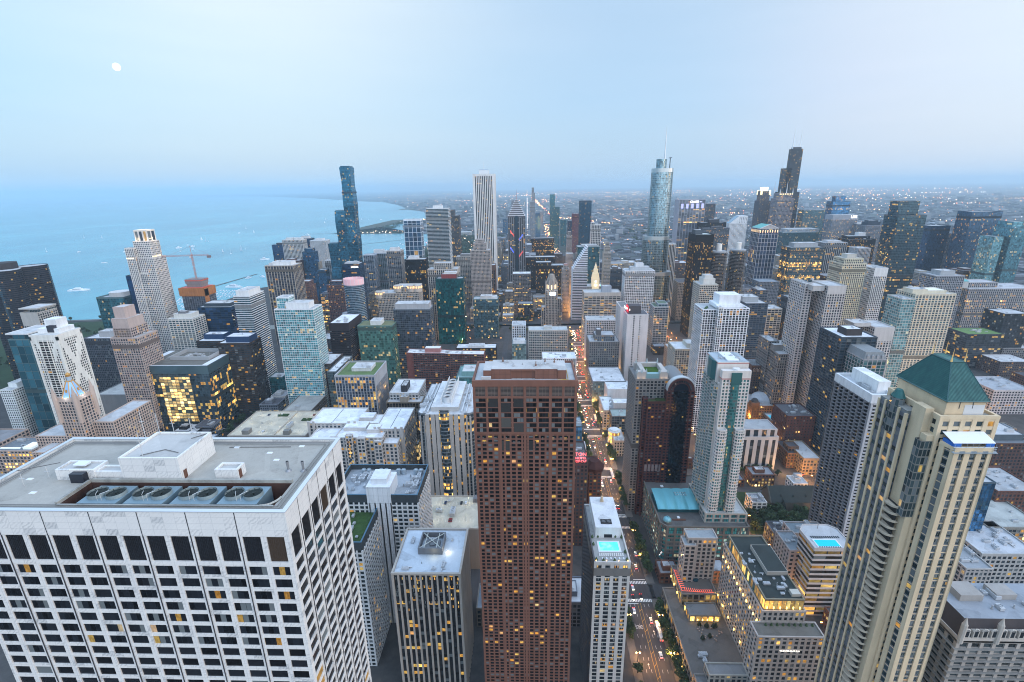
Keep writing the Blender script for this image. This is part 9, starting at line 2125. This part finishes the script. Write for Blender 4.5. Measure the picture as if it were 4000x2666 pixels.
# ---------------------------------------------------------------- the city running out to the horizon, as masses
nr = np.random.RandomState(5)
def island_mat(stops, rough=.9, em=None):
 n = NT('far_city'); g = n.n('NewGeometry'); col = n.ramp(g.outputs['Random Per Island'], stops); n.l(col, n.p.inputs['Base Color']); n.p.inputs['Roughness'].default_value = rough
 if em: n.l(col, n.p.inputs['Emission Color']); n.p.inputs['Emission Strength'].default_value = em; n.m.cycles.emission_sampling = 'NONE'
 return n.m
B = []
while len(B) < 11000:
 d = 1500*math.exp(nr.rand()*2.3); a = math.radians(nr.uniform(-16, 52)); x, y = -d*math.sin(a), -d*math.cos(a)
 if y > -1250 or not on_land(x+30, y) or (d < 2700 and x > -1000 and y < -1100 and nr.rand() < .75): continue
 if 150 < x < 640 and -3600 < y < -1650: continue
 if not free(x-20, x+20, y-20, y+20, 6): continue
 x, y = round(x/75)*75+nr.uniform(-25, 25), round(y/75)*75+nr.uniform(-25, 25); k = 1+d/9000
 w, l = nr.uniform(6, 19)*k, nr.uniform(6, 19)*k; h = nr.choice((6, 8, 9, 11, 14, 20), p=(.25, .25, .2, .15, .1, .05))
 if nr.rand() < .012: h = nr.uniform(30, 60)
 B.append((x-w, x+w, y-l, y+l, 0, h))
m = MB(); m.boxes(B); tag(m.build('far_city_blocks', island_mat([(0, (.04, .05, .06)), (.45, (.08, .09, .11)), (.8, (.16, .18, .2)), (1, (.36, .38, .41))])), kind='stuff')
V, Q = [], []
def lights(pts, s0, mat, nm):
 m = MB(); V, Q = [], []
 for (x, y, z, k) in pts:
  d = math.hypot(x, y); s = s0*d*k; b = len(V); V += [(x-s, y, z), (x, y-s, z), (x+s, y, z), (x, y+s, z), (x, y, z+s*.8), (x, y, z-s*.5)]
  Q += [(b, b+1, b+4, b+4), (b+1, b+2, b+4, b+4), (b+2, b+3, b+4, b+4), (b+3, b, b+4, b+4), (b+1, b, b+5, b+5)]
 m.add(V, Q); tag(m.build(nm, mat), kind='stuff')
pts = []
for k in range(2600):
 d = 1700*math.exp(nr.rand()*2.75); a = math.radians(nr.uniform(-18, 54)); x, y = -d*math.sin(a), -d*math.cos(a)
 if not on_land(x+20, y) or y > -1300: continue
 if nr.rand() < .6: x = round(x/400)*400
 elif nr.rand() < .5: y = round(y/500)*500
 pts.append((x, y, 9+d*.0012, nr.choice((.5, .7, 1.0, 1.5), p=(.4, .3, .2, .1))))
for k in range(40):   # bright patches, yards and stadium floods
 d = nr.uniform(5000, 24000); a = math.radians(nr.uniform(-8, 50)); cx, cy = -d*math.sin(a), -d*math.cos(a)
 if not on_land(cx+300, cy): continue
 for j in range(14): pts.append((cx+nr.normal()*d*.03, cy+nr.normal()*d*.012, 14+d*.0012, nr.choice((.8, 1.1, 1.6))))
lights(pts, .0006, island_mat([(0, (1, .36, .10)), (.45, (1, .55, .22)), (.8, (1, .76, .48)), (1, (.9, .95, 1))], .9, 4.5), 'distant_lights')
pts = []
for (x0, y0), (x1, y1), n in (((-260, -5200), (-120, -15000), 130), ((-700, -4200), (-260, -5200), 60), ((-1600, -3100), (-700, -4200), 50), ((-2600, -3200), (-300, -3700), 70), ((-128, -2200), (-150, -4200), 120), ((500, -1700), (600, -3700), 90), ((600, -3700), (1050, -5200), 70), ((-2700, -5200), (-1200, -6000), 60), ((-420, -2600), (-450, -5200), 50)):
 for k in range(n): u = nr.rand(); pts.append((x0+(x1-x0)*u+nr.normal()*14, y0+(y1-y0)*u, 10, nr.choice((.6, .9, 1.2))))
lights(pts, .0007, island_mat([(0, (1, .12, .06)), (.2, (1, .42, .12)), (.7, (1, .62, .25)), (1, (1, .85, .6))], .9, 9), 'road_lights')
# parks: dark masses of crowns
V, Q = [], []
regs = [(170, 560, -1720, -2150, 520), (150, 520, -2200, -3300, 700), (900, 1420, -3640, -3800, 160), (1090, 1230, -4000, -5200, 120), (-2300, -600, -2900, -3400, 240), (420, 560, -1650, -1720, 60), (-900, -700, -3300, -3700, 60)]
for (xa, xb, ya, yb, n) in regs:
 for k in range(n):
  x, y, s = nr.uniform(xa, xb), nr.uniform(yb, ya), nr.uniform(6, 11)
  if not free(x-5, x+5, y-5, y+5, 2): continue
  for j in range(16):
   d = nr.normal(size=3); d /= np.linalg.norm(d); c = np.array((x, y, s*.9))+d*s*np.array((.8, .8, .6)); a, b = nr.normal(size=3), nr.normal(size=3); h = s*.32; i = len(V)
   a /= np.linalg.norm(a); b /= np.linalg.norm(b); V += [c-a*h-b*h, c+a*h-b*h, c+a*h+b*h, c-a*h+b*h]; Q.append((i, i+1, i+2, i+3))
m = MB(); m.add(V, Q); tag(m.build('park_woods', leaf_mat()), kind='stuff')
sheet('park_lawn', [[(150, -1660), (560, -1660), (540, -3400), (150, -3400)], [(-1000, -3000), (-600, -3000), (-620, -3350), (-1050, -3300)]], .25, wall((.03, .085, .05), 1, .4))
pts = [(nr.uniform(160, 560), nr.uniform(-3300, -1680), 7, nr.choice((.5, .8))) for k in range(190)]+[(nr.uniform(900, 1400), nr.uniform(-3800, -3620), 7, nr.choice((.7, 1.1))) for k in range(80)]
lights(pts, .0008, island_mat([(0, (1, .5, .3)), (.5, (1, .75, .5)), (1, (1, .9, .8))], .9, 4), 'park_lights')
t2 = tower((520, 380, -3330, -3420, 26), 'stone_low', 'museum', 'pale columned museum beyond the park trees', 'museum', None, wall=(.5, .5, .5), nclut=0)
t2 = tower((128, 66, -1690, -1730, 14), 'lit_office', 'pavilion', 'low lit pavilion with pale roof behind the white marble slab', 'pavilion', None, wall=(.5, .48, .44), roofc=(.6, .62, .64), nclut=0, gl=G(lit=3, strength=1.2))
# ---------------------------------------------------------------- moon
m = MB()
for k in range(16): a, b = -math.pi/2+k*math.pi/16, -math.pi/2+(k+1)*math.pi/16; m.cyl(0, 0, math.cos(a)+1e-4, math.sin(a), math.sin(b), 24, math.cos(b)+1e-4, False)
n = NT('moon_surface'); n.p.inputs['Base Color'].default_value = (.5, .5, .5, 1); n.l(n.ramp(n.noise(1.6, 4, n.n('TexCoord').outputs['Object']), [(.38, (.62, .62, .64)), (.6, (1, .97, .92))]), n.p.inputs['Emission Color']); n.p.inputs['Emission Strength'].default_value = 1.5
mn = m.build('moon', n.m); mn.location = MOON; mn.scale = (470, 470, 470); tag(mn, 'pale full moon in the upper left sky', 'moon')
# ---------------------------------------------------------------- the air
hz = MB(); hz.box(-52000, 52000, -62000, 4000, -1.2, 545)
hm = bpy.data.materials.new('haze_air'); hm.use_nodes = True; nt = hm.node_tree; nt.nodes.clear()
ho = nt.nodes.new('ShaderNodeOutputMaterial'); pv = nt.nodes.new('ShaderNodeVolumePrincipled'); nt.links.new(pv.outputs[0], ho.inputs['Volume'])
pv.inputs['Color'].default_value = (.66, .84, .96, 1); pv.inputs['Density'].default_value = 6.0e-5; pv.inputs['Anisotropy'].default_value = .2
h = hz.build('haze', hm); tag(h, kind='stuff')
